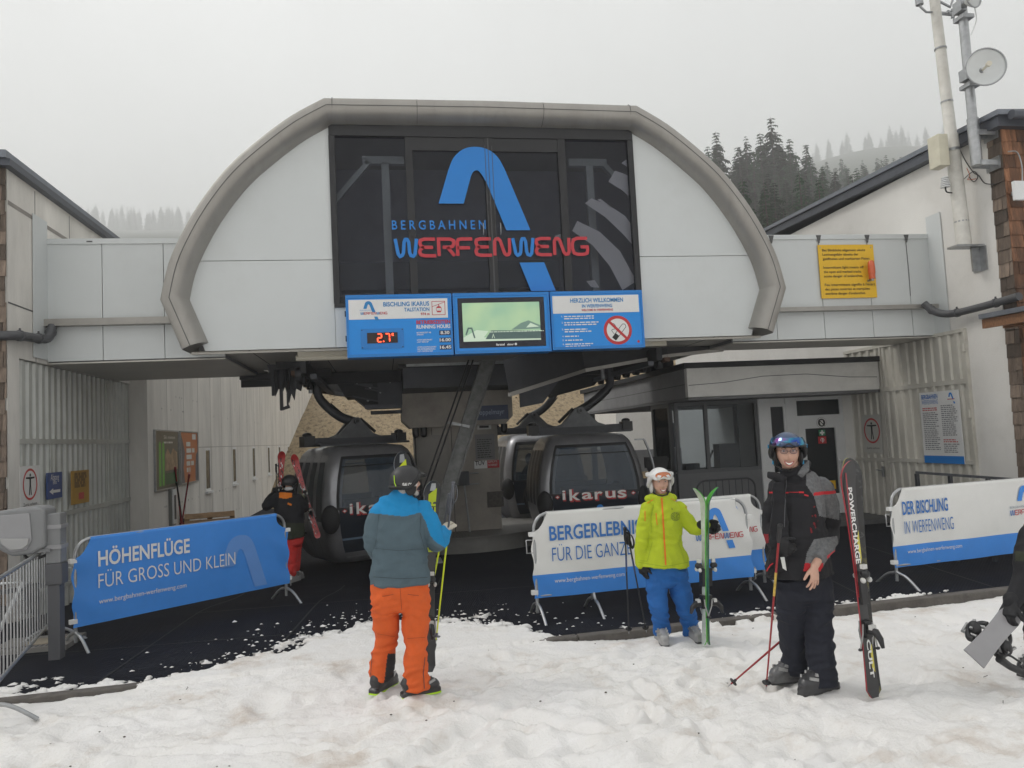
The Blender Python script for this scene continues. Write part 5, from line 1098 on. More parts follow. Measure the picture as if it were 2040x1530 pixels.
# handrail at right
hr = empty('handrail', 'dark square tube handrail behind the DER BISCHLING banner', 'handrail'); b = MB(); a = aY(1824, 941, 9.6); c = aY(2060, 958, 8.9)
b.bar(a, c, .05, .035, M_dk); b.build('top_rail', hr)
for k in (0.01, .3, .62, .95):
    q = a+(c-a)*k; b = MB(); b.bb(q.x-.022, q.x+.022, q.y-.022, q.y+.022, 0.0, q.z-.018, M_dk); b.build('post', hr)
b = MB(); b.bar((a.x, a.y, .55), (c.x, c.y, .55), .03, .03, M_dk); b.bar((a.x, a.y, .15), (c.x, c.y, .15), .03, .03, M_dk); b.build('lower_rail', hr); settle(hr)
# ================================================================== TICKET READER at left
M_rd = mat('reader_grey', (.205, .21, .215), .45, var=.06); M_rd2 = mat('reader_dark', (.09, .092, .1), .5, var=.1); M_rd3 = mat('reader_pale', (.29, .29, .30), .4, var=.05)
tr = empty('ticket_reader', 'grey ticket gate reader on a dark post behind the bare barrier', 'ticket reader'); Yr = 8.5
P = lambda x, y, dy=0: aY(x, y, Yr+dy)
b = MB(); a = P(113, 1292); b.bb(a.x-.055, a.x+.055, Yr-.06, Yr+.06, 0, P(113, 1155).z, M_rd2); b.build('post', tr)
b = MB(); q = P(113, 1160); b.bb(q.x-.08, q.x+.08, Yr-.085, Yr+.085, P(113, 1163).z, P(113, 1121).z, M_rd2); b.bb(q.x-.075, q.x+.065, Yr-.07, Yr+.09, P(113, 1121).z, P(113, 1022).z, M_rd); b.build('column', tr, .012)
b = MB()
for yy in (1048, 1088): z = P(113, yy).z; b.bb(q.x-.085, q.x+.075, Yr-.08, Yr+.1, z-.02, z+.02, M_rd3); b.ell((q.x-.17, Yr-.075, z), .03, .02, .028, M_rd3, 12, 8); b.bb(q.x-.17, q.x-.08, Yr-.08, Yr-.05, z-.018, z+.018, M_rd3)
b.build('clamp', tr)
b = MB(); pr = [(-.60, -.02), (-.60, .10), (-.585, .18), (-.25, .21), (-.10, .20), (-.06, .16), (-.06, -.20), (-.20, -.26), (-.40, -.27), (-.53, -.2), (-.58, -.11)]
O = V((q.x, Yr+.17, P(60, 1050).z)); pr = [(x*.9, z) for x, z in pr]; b.prism(pr, O, X_, Z_, .30, M_rd); b.build('housing', tr, .03)
b = MB(); b.prism([(-.50, .14), (-.19, .15), (-.17, -.12), (-.22, -.21), (-.36, -.225), (-.46, -.13)], O, X_, Z_, .012, M_rd3, .301); b.prism([(-.46, -.08), (-.19, -.1), (-.2, -.16), (-.25, -.2), (-.36, -.2), (-.43, -.14)], O, X_, Z_, .02, mat('reader_lip', (.36, .36, .36), .35, var=.03), .313)
b.build('reading_face', tr, .006)
b = MB(); b.bb(q.x-.36, q.x-.02, Yr-.1, Yr+.12, P(60, 1096).z-.02, P(60, 1096).z+.01, M_rd); b.tube(spline([V((q.x-.3, Yr, P(60, 1098).z)), V((q.x-.28, Yr, P(60, 1110).z)), V((q.x-.2, Yr, P(60, 1114).z)), V((q.x-.06, Yr, P(60, 1105).z))], 5), .015, M_blk, 8); b.build('cable_tray', tr)
b = MB(); a = aZ(62, 1292, 0); b.bb(a.x-.34, a.x+.42, a.y-.2, a.y+.35, fl(0, 8.5)-.01, .05, mat('base_plate', (.24, .23, .215), .6, .3, var=.2)); b.bb(a.x-.05, a.x+.3, a.y-.08, a.y+.2, .05, .058, mat('base_plate_wood', (.30, .26, .2), .7, var=.2))
for i in range(11):
    for j in range(3): b.bb(a.x-.3+.05*i, a.x-.275+.05*i, a.y-.17+.03*j, a.y-.155+.03*j, .05, .054, M_rd2)
b.build('base_plate', tr); settle(tr)
b = MB(); b.tube([aY(-8, 1164, 9.3), aY(46, 1159, 9.3), aY(-4, 1262, 9.3)], .022, M_white, 10); o = tag(b.build('turnstile_tube'), 'white bent tube turnstile behind the bare barrier', 'turnstile')
b = MB(); a = aY(58, 1180, 9.45); b.bar(V((a.x, 9.45, a.z)), V((a.x+.17, 9.45, .0)), .05, .05, M_blk); b.bar(V((a.x-.3, 9.45, .55)), V((a.x+.25, 9.45, .6)), .05, .05, M_rd2); b.bb(a.x-.03, a.x+.1, 9.42, 9.5, .3, .62, M_blk); b.bb(a.x-.05, a.x+.3, 9.3, 9.6, -.02, .02, M_blk)
tag(b.build('gate_stand'), 'black steel stand of the gate arm beside the ticket reader', 'stand')
# ================================================================== SIGNS, POSTERS AND CLUTTER ON THE SIDE WALLS
U1, U2 = Y_, -Y_
def wallsign(name, lab, cat, X, U, box, m, d=.012, back=0):
    """box = photo extent x0,y0,x1,y1 of a sheet fixed on the plane X = const"""
    x0, y0, x1, y1 = box; a = aX(x0, (y0+y1)/2, X); c = aX(x1, (y0+y1)/2, X); zt = (aX(x0, y0, X).z+aX(x1, y0, X).z)/2; zb = (aX(x0, y1, X).z+aX(x1, y1, X).z)/2
    W = abs(c.y-a.y); H = zt-zb; O = V((X, a.y, zb)); s = empty(name, lab, cat); b = MB(); b.ob(O, U*W, Z_*H, U.cross(Z_)*d, m); b.build('plate', s); return s, O+U.cross(Z_)*d, W, H
def noentry(s, O, U, W, H, txt=True):
    b = MB(); c = O+U*W*.5+Z_*H*.58; r_ = min(W*.44, H*.36); b.disc(c, r_, U, Z_, M_red, .002, r_*.86); W_ = Z_
    b.disc(c+W_*r_*.58, r_*.1, U, Z_, M_ink, .003); b.prism([(-.09, .42), (.09, .42), (.09, -.1), (-.09, -.1)][::1] if False else [(x*r_, z*r_) for x, z in ((-.60, .46), (.60, .46), (.60, .36), (.11, .33), (.10, -.05), (.20, -.68), (.08, -.68), (0, -.1), (-.08, -.68), (-.20, -.68), (-.10, -.05), (-.11, .33), (-.60, .36))], c, U, Z_, 0, M_ink, .003)
    if txt: b.text('Zutritt verboten', O+U*W*.5+Z_*H*.1, U, Z_, .04, M_ink, w=W*.7, align='C')
    b.build('symbol', s); settle(s)
GX = XL-.008
s, O, W, H = wallsign('no_entry_sign', 'white no entry sign with round pictogram on left sheet gate', 'sign', GX, U1, (38, 928, 77, 1016), M_wht); noentry(s, O, U1, W, H)
s, O, W, H = wallsign('direction_sign', 'blue sign with white left arrow on left sheet gate', 'sign', GX, U1, (92, 941, 122, 993), mat('sign_blue', (.012, .055, .22), .4, var=.05))
b = MB(); b.text('Abgang', O+U1*W*.5+Z_*H*.7, U1, Z_, .09, M_wht, w=W*.55, align='C'); b.text('Exit', O+U1*W*.5+Z_*H*.55, U1, Z_, .05, M_wht, w=W*.25, align='C'); b.prism([(W*x, H*z) for x, z in ((.13, .28), (.38, .4), (.38, .33), (.86, .33), (.86, .22), (.38, .22), (.38, .15))], O, U1, Z_, 0, M_wht, .003); b.build('lettering', s); settle(s)
s, O, W, H = wallsign('notice_sign', 'weathered yellow notice with red emblem on left sheet gate', 'sign', GX, U1, (141, 937, 176, 1003), mat('sign_ochre', (.46, .26, .035), .5, var=.1))
b = MB(); dashes(b, O+U1*W*.15+Z_*H*.85, U1, Z_, W*.75, 5, H*.09, .045, mat('brown_ink', (.20, .11, .03), .6, var=0), seed=9); b.prism([(W*.38, H*.13), (W*.68, H*.13), (W*.68, H*.33), (W*.38, H*.33)], O, U1, Z_, 0, M_red, .003); b.build('lettering', s); settle(s)
# posters
s, O, W, H = wallsign('poster', 'framed dark poster with green skis on the concrete wall', 'poster', XW, U1, (307, 860, 353, 972), mat('poster_dark', (.055, .06, .05), .3, var=.3, vs=6), .03)
b = MB()
for (u0, u1, z0, z1) in ((-.03, 0, -.03, H+.03), (W, W+.03, -.03, H+.03), (0, W, -.03, 0), (0, W, H, H+.03)): b.ob(O+U1*u0+Z_*z0-X_*.03, U1*(u1-u0), Z_*(z1-z0), X_*.045, M_gal)
b.build('frame', s); b = MB(); M_grn = mat('poster_green', (.12, .42, .06), .4, var=.2); M_tan = mat('poster_tan', (.34, .24, .15), .5, var=.5, vs=5)
for u in (.12, .26): b.prism([(W*u, H*.05), (W*(u+.09), H*.05), (W*(u+.1), H*.78), (W*(u+.06), H*.83), (W*(u+.01), H*.78)], O, U1, Z_, 0, M_grn, .002)
b.prism([(W*.38, H*.3), (W*.95, H*.32), (W*.93, H*.62), (W*.74, H*.7), (W*.62, H*.58), (W*.5, H*.7), (W*.4, H*.6)], O, U1, Z_, 0, M_tan, .002); b.prism([(W*.4, H*.06), (W*.96, H*.06), (W*.96, H*.26), (W*.4, H*.26)], O, U1, Z_, 0, mat('poster_deepgreen', (.03, .12, .05), .4, var=.3), .002)
b.text('Ski mieten', O+U1*W*.34+Z_*H*.87, U1, Z_, .07, M_paper, w=W*.5); dashes(b, O+U1*W*.34+Z_*H*.79, U1, Z_, W*.5, 1, .1, .035, M_paper, seed=2); b.build('print', s); settle(s)
s, O, W, H = wallsign('poster', 'framed orange poster with white lettering on the concrete wall', 'poster', XW, U1, (357, 862, 391, 960), mat('poster_orange', (.44, .12, .03), .35, var=.1), .03)
b = MB()
for (u0, u1, z0, z1) in ((-.03, 0, -.03, H+.03), (W, W+.03, -.03, H+.03), (0, W, -.03, 0), (0, W, H, H+.03)): b.ob(O+U1*u0+Z_*z0-X_*.03, U1*(u1-u0), Z_*(z1-z0), X_*.045, M_gal)
b.build('frame', s); b = MB(); b.prism([(0, 0), (W*.22, 0), (W*.15, H*.3), (W*.24, H*.6), (W*.12, H*.85), (0, H)], O, U1, Z_, 0, mat('poster_grey', (.12, .12, .14), .5, var=.3), .002)
for i, ww in enumerate((.3, .5, .4, .5, .22)): dashes(b, O+U1*W*.32+Z_*H*(.72-.13*i), U1, Z_, W*ww, 1, .1, .1, M_paper, seed=i)
b.prism([(W*.68, H*.86), (W*.9, H*.86), (W*.9, H*.97), (W*.68, H*.97)], O, U1, Z_, 0, M_paper, .002); b.prism([(W*.84, 0), (W, 0), (W, H*.62), (W*.9, H*.55), (W*.84, H*.3)], O, U1, Z_, 0, MATS['poster_grey'], .002); b.build('print', s); settle(s)
# switch box, pallets and shovel handles by the concrete wall
eb = empty('switch_box', 'grey electric switch cabinet on a post below the dark poster', 'switch box'); a = aY(326, 1012, 17.0)
b = MB(); b.bb(a.x-.2, a.x+.19, 16.9, 17.2, a.z-.38, a.z+.4, mat('box_grey', (.20, .205, .19), .5, var=.08)); b.build('cabinet', eb, .01); b = MB(); b.bb(a.x+.19, a.x+.215, 16.92, 17.18, a.z-.34, a.z+.37, M_lgrey); b.bb(a.x+.216, a.x+.22, 16.98, 17.12, a.z-.25, a.z+.25, M_dk); b.build('side_panel', eb)
b = MB(); b.bb(a.x-.13, a.x+.1, 16.98, 17.14, -.3, a.z-.38, mat('post_blue_grey', (.13, .15, .18), .5, .2, var=.1)); b.build('post', eb); settle(eb)
M_pal = mat('pallet_wood', (.36, .235, .13), .85, var=.3, vs=7, island=.25)
for lab, c, rx, rz in (('wooden pallet leaning tilted on another beside the switch box', V((-3.72, 17.2, .22)), 62, 12), ('wooden pallet lying under the tilted one beside the switch box', V((-3.9, 17.5, -.12)), 4, 5)):
    pa = empty('pallet', lab, 'pallet', 'wooden pallets by the concrete wall'); Mx = Matrix.Translation(c) @ Matrix.Rotation(R(rz), 4, 'Z') @ Matrix.Rotation(R(rx), 4, 'X')
    b = MB()
    for i in range(6): b.bb(-.5, .5, -.4+.15*i, -.285+.15*i, .11, .133, M_pal)
    for v in range(len(b.v)): b.v[v] = tuple(Mx @ V(b.v[v]))
    b.build('deck_boards', pa); b = MB()
    for x in (-.5, -.05, .4):
        b.bb(x, x+.1, -.4, .48, 0, .02, M_pal)
        for y in (-.4, -.02, .36): b.bb(x, x+.1, y, y+.12, .02, .11, M_pal)
    for v in range(len(b.v)): b.v[v] = tuple(Mx @ V(b.v[v]))
    b.build('runners', pa); settle(pa)
M_hnd = mat('red_handle', (.26, .02, .025), .4, var=.15)
for lab, x0, y0, x1, y1, m in (('dark red shovel handle leaning on the wall right of the pallets', 367, 1012, 376, 952, M_hnd), ('thick dark red shovel handle leaning behind the pallets', 358, 1015, 331, 940, M_hnd), ('black shovel handle leaning behind the pallets', 359, 1012, 353, 968, M_blk)):
    a = aY(x0, y0, 17.6); c = aY(x1, y1, 17.3); c.x = max(c.x, XW+.05); a = a+(a-c)*.5; b = MB(); b.tube([a, c], .018, m, 8); b.tube([c, c+(c-a).normalized()*.1], .024, m, 8); b.bar(a, a-(c-a).normalized()*.22, .2, .02, m); tag(b.build('shovel'), lab, 'shovel', 'shovels by the concrete wall')
# right side signs
RX = XR-.062
s, O, W, H = wallsign('no_entry_sign', 'white no entry sign with round pictogram on the right side door', 'sign', RX, U2, (1721, 826, 1757, 902), mat('sign_offwhite', (.55, .54, .5), .5, var=.05)); noentry(s, O, U2, W, H)
s, O, W, H = wallsign('rules_panel', 'tall white rules panel with blue foot on right sheet gate', 'sign', RX-.003, U2, (1838, 779, 1917, 923), M_wht, .015)
b = MB(); b.prism([(0, 0), (W, 0), (W, H*.105), (0, H*.105)], O, U2, Z_, 0, M_logo, .002)
b.text('BERGBAHNEN', O+U2*W*.06+Z_*H*.905, U2, Z_, .075, M_bl2, w=W*.42, bold=.025); b.text('WERFENWENG', O+U2*W*.06+Z_*H*.83, U2, Z_, .075, M_bl2, w=W*.42, bold=-.005); arch_exact(b, O+U2*W*.75+Z_*H*.91, U2, Z_, .085, M_logo, .002); b.prism([(W*.72, H*.875), (W*.9, H*.875), (W*.9, H*.885), (W*.72, H*.885)], O, U2, Z_, 0, M_logor, .002)
for cx2, z_, n, mm in ((.06, .765, 2, M_red), (.06, .7, 20, M_grey), (.54, .79, 16, M_grey), (.54, .32, 2, M_red), (.54, .26, 5, M_grey)): dashes(b, O+U2*W*cx2+Z_*H*z_, U2, Z_, W*.4, n, H*.027, H*.013, mm, seed=int(cx2*100)+n)
b.build('lettering', s); settle(s)
# stickers on the booth door
for lab, box, kind in (('round no entry hand sticker at the top of the booth door', (1628, 851, 1646, 833), 0), ('green first aid sticker on the booth door glass', (1632, 868, 1644, 856), 1), ('red fire extinguisher sticker on the booth door glass', (1631, 884, 1646, 869), 2)):
    a = aY(box[0], box[1], 14.44); c = aY(box[2], box[3], 14.44); w_ = c.x-a.x; h_ = c.z-a.z; s = empty('door_sticker', lab, 'sticker'); b = MB(); cc = V(((a.x+c.x)/2, 14.45, (a.z+c.z)/2))
    if kind == 0: b.disc(cc, w_*.5, X_, Z_, M_ink, .002); b.disc(cc, w_*.48, X_, Z_, M_wht, .004, w_*.38); b.build('disc', s); b = MB(); b.prism([(x*w_, z*w_) for x, z in ((-.1, -.25), (.12, -.25), (.18, 0), (.12, .22), (-.12, .24), (-.17, .02))], cc, X_, Z_, 0, M_wht, .004); b.stroke([(-.3*w_, .3*w_), (.3*w_, -.3*w_)], .02, cc, X_, Z_, M_ink, .006)
    elif kind == 1: b.bb(a.x, c.x, 14.445, 14.45, a.z, c.z, mat('safety_green', (.02, .22, .10), .4, var=0)); b.build('square', s); b = MB(); b.stroke([(-w_*.35, 0), (w_*.35, 0)], w_*.24, cc-Y_*.005, X_, Z_, M_wht, .002); b.stroke([(0, -w_*.35), (0, w_*.35)], w_*.24, cc-Y_*.005, X_, Z_, M_wht, .0025)
    else: b.bb(a.x, c.x, 14.445, 14.45, a.z, c.z, M_red); b.build('square', s); b = MB(); b.stroke(arc(0, 0, w_*.2, -60, 230, 12), w_*.07, cc-Y_*.005, X_, Z_, M_wht, .002); b.stroke([(w_*.02, -w_*.3), (w_*.02, w_*.15)], w_*.1, cc-Y_*.005, X_, Z_, M_wht, .003)
    b.build('symbol', s); settle(s)
a = aY(1657, 975, 14.4); c = aY(1667, 957, 14.4)
tag(MB().bb(a.x, c.x, 14.448, 14.458, a.z, c.z, M_yel).build('door_notice'), 'small yellow notice low on the booth door frame', 'notice')
# ================================================================== MASTS
M_pw = mat('mast_white', (.60, .585, .54), .55, var=.12, vs=6, dirt=(.35, .31, .25), dirt_amt=.5)
MX = 9.36; a = aX(1921, 490, MX); top = aX(1860, -60, MX); ht = top.z
ms = empty('weather_mast', 'tall off white timber weather mast on a wall bracket', 'mast')
b = MB(); tp_ = aY(1857, -40, a.y); lean = lambda z: V((MX+(tp_.x-MX)*(z-a.z)/(tp_.z-a.z), a.y, z)); b.tube([lean(a.z), lean(6.55), lean(6.56), lean(tp_.z)], [.115, .105, .092, .075], M_pw, 14)
b.build('pole', ms); b = MB()
for z in (5.1, 6.3, 7.1, 8.0, 6.28): b.tube([lean(z-.012), lean(z+.012)], .114 if z < 6.5 else .095, M_gal, 12)
b.build('clip', ms)
b = MB(); b.bb(MX-.22, XR, a.y-.12, a.y+.12, a.z-.03, a.z, M_gal); b.bb(XR-.16, XR-.0, a.y-.015, a.y+.015, a.z-.42, a.z-.03, M_gal); b.bb(XR-.015, XR, a.y-.15, a.y+.15, a.z-.42, a.z-.03, M_gal); b.build('bracket', ms)
p = aY(1873, 302, a.y-.05); b = MB(); b.bb(p.x-.1, p.x+.08, a.y-.15, a.y+.1, p.z-.26, p.z+.26, mat('box_cream', (.62, .59, .47), .5, var=.08, dirt=(.3, .26, .18), dirt_amt=.4)); b.build('instrument_box', ms, .012)
p = aY(1883, 366, a.y); b = MB()
for i in range(6): b.tube([p+V((0, 0, .03*i-.06)), p+V((0, 0, .03*i-.045))], .075-.004*i, M_white, 14)
b.tube(spline([p+V((0, 0, -.06)), p+V((.02, 0, -.14)), lean(p.z-.15)], 4), .012, M_blk, 6); b.build('sensor_shield', ms)
z = aX(1870, 25, MX).z; b = MB(); P2 = lambda x, y: aY(x, y, a.y)
b.tube([P2(1897, 26), P2(1845, 24), P2(1834, 14), P2(1833, 2)], .018, M_gal, 8); b.tube([P2(1832, 10), P2(1830, -8)], .06, M_gal, 10)
b.tube([P2(1872, 3), P2(1893, 14), P2(1898, 0)], .02, M_gal, 8); b.tube([P2(1870, 28), P2(1902, 31), P2(1900, 40)], .016, M_gal, 8)
for x, y in ((1905, 17), (1889, 24), (1897, 22)): b.ell(P2(x, y), .035, .035, .03, M_gal, 10, 7)
b.tube([P2(1897, 18), P2(1897, 36)], .022, M_gal, 8); b.build('wind_sensor', ms); settle(ms)
DX = 9.32; d0 = aX(1946, 330, DX); dm = empty('antenna_mast', 'grey steel antenna mast carrying two white dishes', 'mast')
b = MB(); b.tube([(DX, d0.y, d0.z), (DX, d0.y, aX(1940, 235, DX).z)], .085, M_galb, 14); b.tube([(DX, d0.y, aX(1940, 240, DX).z), (DX, d0.y, 10.2)], .07, M_galb, 14); b.build('pole', dm)
b = MB()
for py in (325, 262): z = aX(1950, py, DX).z; b.bb(DX, XR, d0.y-.1, d0.y-.07, z-.04, z+.04, M_galb); b.bb(DX, XR, d0.y+.07, d0.y+.1, z-.04, z+.04, M_galb); b.bb(XR-.02, XR-.0, d0.y-.14, d0.y+.14, z-.1, z+.1, M_galb)
b.build('bracket', dm)
def dish(name, px, py, r, dr):
    c = aY(px, py, d0.y-.35); dr = V(dr).normalized(); u = dr.cross(Z_).normalized(); v = u.cross(dr); b = MB(); vs = [c-dr*.13]; fs = []; n = 36
    for k in range(1, 7):
        q = k/6
        for i in range(n): vs.append(c-dr*(.13*(1-q*q))+(u*math.cos(2*math.pi*i/n)+v*math.sin(2*math.pi*i/n))*r*q)
    for i in range(n): fs.append((0, 1+(i+1) % n, 1+i))
    for k in range(5):
        for i in range(n): fs.append((1+k*n+i, 1+k*n+(i+1) % n, 1+(k+1)*n+(i+1) % n, 1+(k+1)*n+i))
    b.add(vs, fs, M_dish, True); b.tube([vs[1+5*n+i] for i in range(n)]+[vs[1+5*n]], .012, M_gal, 6); o = b.build(name, dm); sm_ = o.modifiers.new('s', 'SOLIDIFY'); sm_.thickness = .008
    b = MB(); b.tube([c-dr*.12, c+dr*.10], .018, M_tube, 8); b.tube([c+dr*.08, c+dr*.13], .04, M_tube, 12); b.build('feed', o)
    b = MB(); b.tube([c-dr*.13, V((DX, d0.y, c.z-.03))], .045, M_gal, 10); b.bb(DX-.1, DX+.1, d0.y-.12, d0.y+.1, c.z-.18, c.z-.12, M_gal); b.bb(DX-.14, DX-.04, d0.y-.14, d0.y+.04, c.z-.08, c.z+.1, M_gal); b.build('mount', o)
M_dish = mat('dish_white', (.66, .68, .68), .4, .05, var=.04)
dish('dish', 1964, 133, .285, (-.35, -.9, -.05)); dish('small_dish', 1939, -6, .16, (.2, -.95, 0))
b = MB(); b.tube(spline([aY(1941, 12, d0.y-.3), aY(1945, 40, d0.y-.2), aY(1934, 70, d0.y-.1)], 6), .01, M_white, 6); b.build('cable', dm); settle(dm)
b = MB(); RC = XR-.03
b.tube(spline([aX(1893, 180, RC), aX(1900, 260, RC), aX(1918, 310, RC), aX(1938, 342, RC), aX(1950, 350, RC), aX(1962, 365, RC), aX(1985, 367, RC)], 6), .008, M_blk, 6); b.tube(spline([aX(1912, 365, RC), aX(1938, 342, RC), aX(1948, 352, RC), aX(1940, 362, RC), aX(1930, 352, RC)], 6), .007, M_blk, 6); b.tube(spline([aX(1930, 240, RC), aX(1933, 280, RC), aX(1938, 330, RC)], 5), .008, M_blk, 6); b.tube(spline([aX(1926, 335, RC), aX(1932, 350, RC), aX(1928, 358, RC), aX(1945, 356, RC)], 5), .006, mat('orange_wire', (.45, .12, .05), .5, var=0), 6)
tag(b.build('wall_cables'), 'tangle of thin black cables on the white wall between both masts', 'cable')
p = aY(2027, 381, 10.0); an = empty('panel_antenna', 'white flat panel antenna on the shingled corner', 'antenna'); b = MB(); b.bb(p.x-.09, p.x+.13, 9.95, 10.01, p.z-.15, p.z+.15, M_white); b.build('panel', an, .01); b = MB(); b.bb(p.x, p.x+.05, 10.01, 10.16, p.z-.03, p.z+.03, M_gal); b.tube(spline([(p.x+.1, 10.0, p.z+.15), (p.x+.12, 10.0, p.z+.4), (p.x+.08, 10.02, p.z+.62), (p.x-.05, 10.05, p.z+.64)], 5), .01, M_gal, 6); b.build('bracket', an); settle(an)
# ================================================================== PEOPLE
M_skin = mat('skin', (.60, .36, .27), .5, var=.06, vs=14)
def project(p):
    d = V(p)-V((0, 0, EYE)); f = d.dot(fw); return 1020+FPX*d.dot(rt)/f, 765-FPX*d.dot(up)/f
def inside(px, py, poly):
    c = False; n = len(poly)
    for i in range(n):
        x0, y0 = poly[i]; x1, y1 = poly[i-1]
        if (y0 > py) != (y1 > py) and px < (x1-x0)*(py-y0)/(y1-y0)+x0: c = not c
    return c
def blob(name, b, mats, voxel=.009, parent=None, zone=None, fold=0, fs=(7, 7, 16), smooth=3, kind=None, seed=0):
    """fuse overlapping closed shapes into one continuous skin; optional cloth folds and colour zones"""
    me0 = b.mesh('raw'); o0 = bpy.data.objects.new('raw', me0); COL.objects.link(o0)
    md = o0.modifiers.new('r', 'REMESH'); md.mode = 'VOXEL'; md.voxel_size = voxel; md.use_smooth_shade = True
    if smooth: sm = o0.modifiers.new('s', 'SMOOTH'); sm.iterations = smooth; sm.factor = .5
    dg = bpy.context.evaluated_depsgraph_get(); me = bpy.data.meshes.new_from_object(o0.evaluated_get(dg)); bpy.data.objects.remove(o0); bpy.data.meshes.remove(me0)
    me.name = name; me.materials.clear()
    for m in mats: me.materials.append(m)
    n = len(me.vertices); co = np.empty(n*3); me.vertices.foreach_get('co', co); co = co.reshape(-1, 3)
    if fold:
        no = np.empty(n*3); me.vertices.foreach_get('normal', no); no = no.reshape(-1, 3); c0 = co.mean(0)
        dd = np.empty(n)
        for i in range(n):
            q = co[i]-c0; w1 = mn.noise(V((q[0]*3+seed, q[1]*3, q[2]*5)))*.09
            a = mn.noise(V((q[0]*fs[0]+seed, q[1]*fs[1], (q[2]+w1)*fs[2]))); c = mn.noise(V((q[0]*fs[0]*2.3, q[1]*fs[1]*2.3+seed, (q[2]+w1)*fs[2]*2.2)))
            dd[i] = (1-abs(a)*2.4)*.75+c*.5
        co = co+no*(dd*fold)[:, None]; me.vertices.foreach_set('co', co.ravel())
    np_ = len(me.polygons); mi = [0]*np_
    if zone:
        ce = np.empty(np_*3); me.polygons.foreach_get('center', ce); ce = ce.reshape(-1, 3)
        for i in range(np_): px, py = project(ce[i]); mi[i] = zone(px, py, ce[i])
    me.polygons.foreach_set('material_index', mi); me.polygons.foreach_set('use_smooth', [True]*np_); me.update()
    o = bpy.data.objects.new(name, me); COL.objects.link(o)
    if parent: o.parent = parent
    return o
def limb(b, pts, rs, m, n=16, ref=None, flat_end=False):
    """tapered limb with rounded ends"""
    pts = [V(p) for p in pts]; sp_ = spline(pts, 5); k = len(sp_); rr = []
    for i in range(k):
        t = i/(k-1)*(len(rs)-1); j = min(int(t), len(rs)-2); f = t-j; a, c = rs[j], rs[j+1]
        if hasattr(a, '__len__'): rr.append((a[0]+(c[0]-a[0])*f, a[1]+(c[1]-a[1])*f))
        else: rr.append(a+(c-a)*f)
    b.tube(sp_, rr, m, n, True, 1, ref)
    for p, r_ in ((sp_[0], rr[0]), (sp_[-1], rr[-1]))[:1 if flat_end else 2]:
        if not hasattr(r_, '__len__'): b.ell(p, r_, r_, r_, m, 14, 9)
def hand(b, W, D, S, Nn, m, k=1.0, curl=(.4, .45, .5, .55), thumb=.3, spread=.06, fat=1.0):
    """palm, four unequal bent fingers and an opposing thumb; D finger direction, S towards the thumb, Nn palm normal"""
    W = V(W); D = V(D).normalized(); S = (V(S)-D*V(S).dot(D)).normalized(); Nn = V(Nn); Nn = (D.cross(S)*(1 if D.cross(S).dot(Nn) > 0 else -1))
    b.tube([W-D*.02*k, W+D*.02*k, W+D*.06*k, W+D*.095*k], [(.026*k*fat, .020*k*fat), (.036*k*fat, .017*k*fat), (.043*k*fat, .017*k*fat), (.041*k*fat, .014*k*fat)], m, 14, True, 1, S)
    for i, (ln, r_) in enumerate(((.062, .0082), (.076, .0092), (.083, .0096), (.076, .0093))):
        base = W+D*(.088-.008*abs(i-2))*k+S*(-.031+.0215*i)*k; ang = 0; d0 = (D+S*spread*(i-1.5)).normalized(); pts = [base]; p = base
        for f_, seg_ in enumerate((.45, .32, .25)):
            ang += curl[i]*(.7 if f_ == 0 else 1.0); d = d0*math.cos(ang)+Nn*math.sin(ang); p = p+d*ln*k*seg_; pts.append(p)
        b.tube(pts, [r_*k*fat, r_*k*fat, r_*.93*k*fat, r_*.8*k*fat], m, 10); b.ell(pts[-1], r_*.8*k*fat, r_*.8*k*fat, r_*.8*k*fat, m, 10, 7)
    tb = W+D*.022*k+S*.03*k; d1 = (D*.62+S*.72+Nn*.25).normalized(); p1 = tb+d1*.036*k; d2 = (D*.85+S*.35+Nn*(.2+thumb)).normalized(); p2 = p1+d2*.032*k; p3 = p2+(d2+Nn*thumb).normalized()*.024*k
    b.tube([tb-S*.012*k, tb, p1, p2, p3], [.014*k*fat, .0145*k*fat, .0118*k*fat, .0108*k*fat, .009*k*fat], m, 10); b.ell(p3, .009*k*fat, .009*k*fat, .009*k*fat, m, 10, 7)
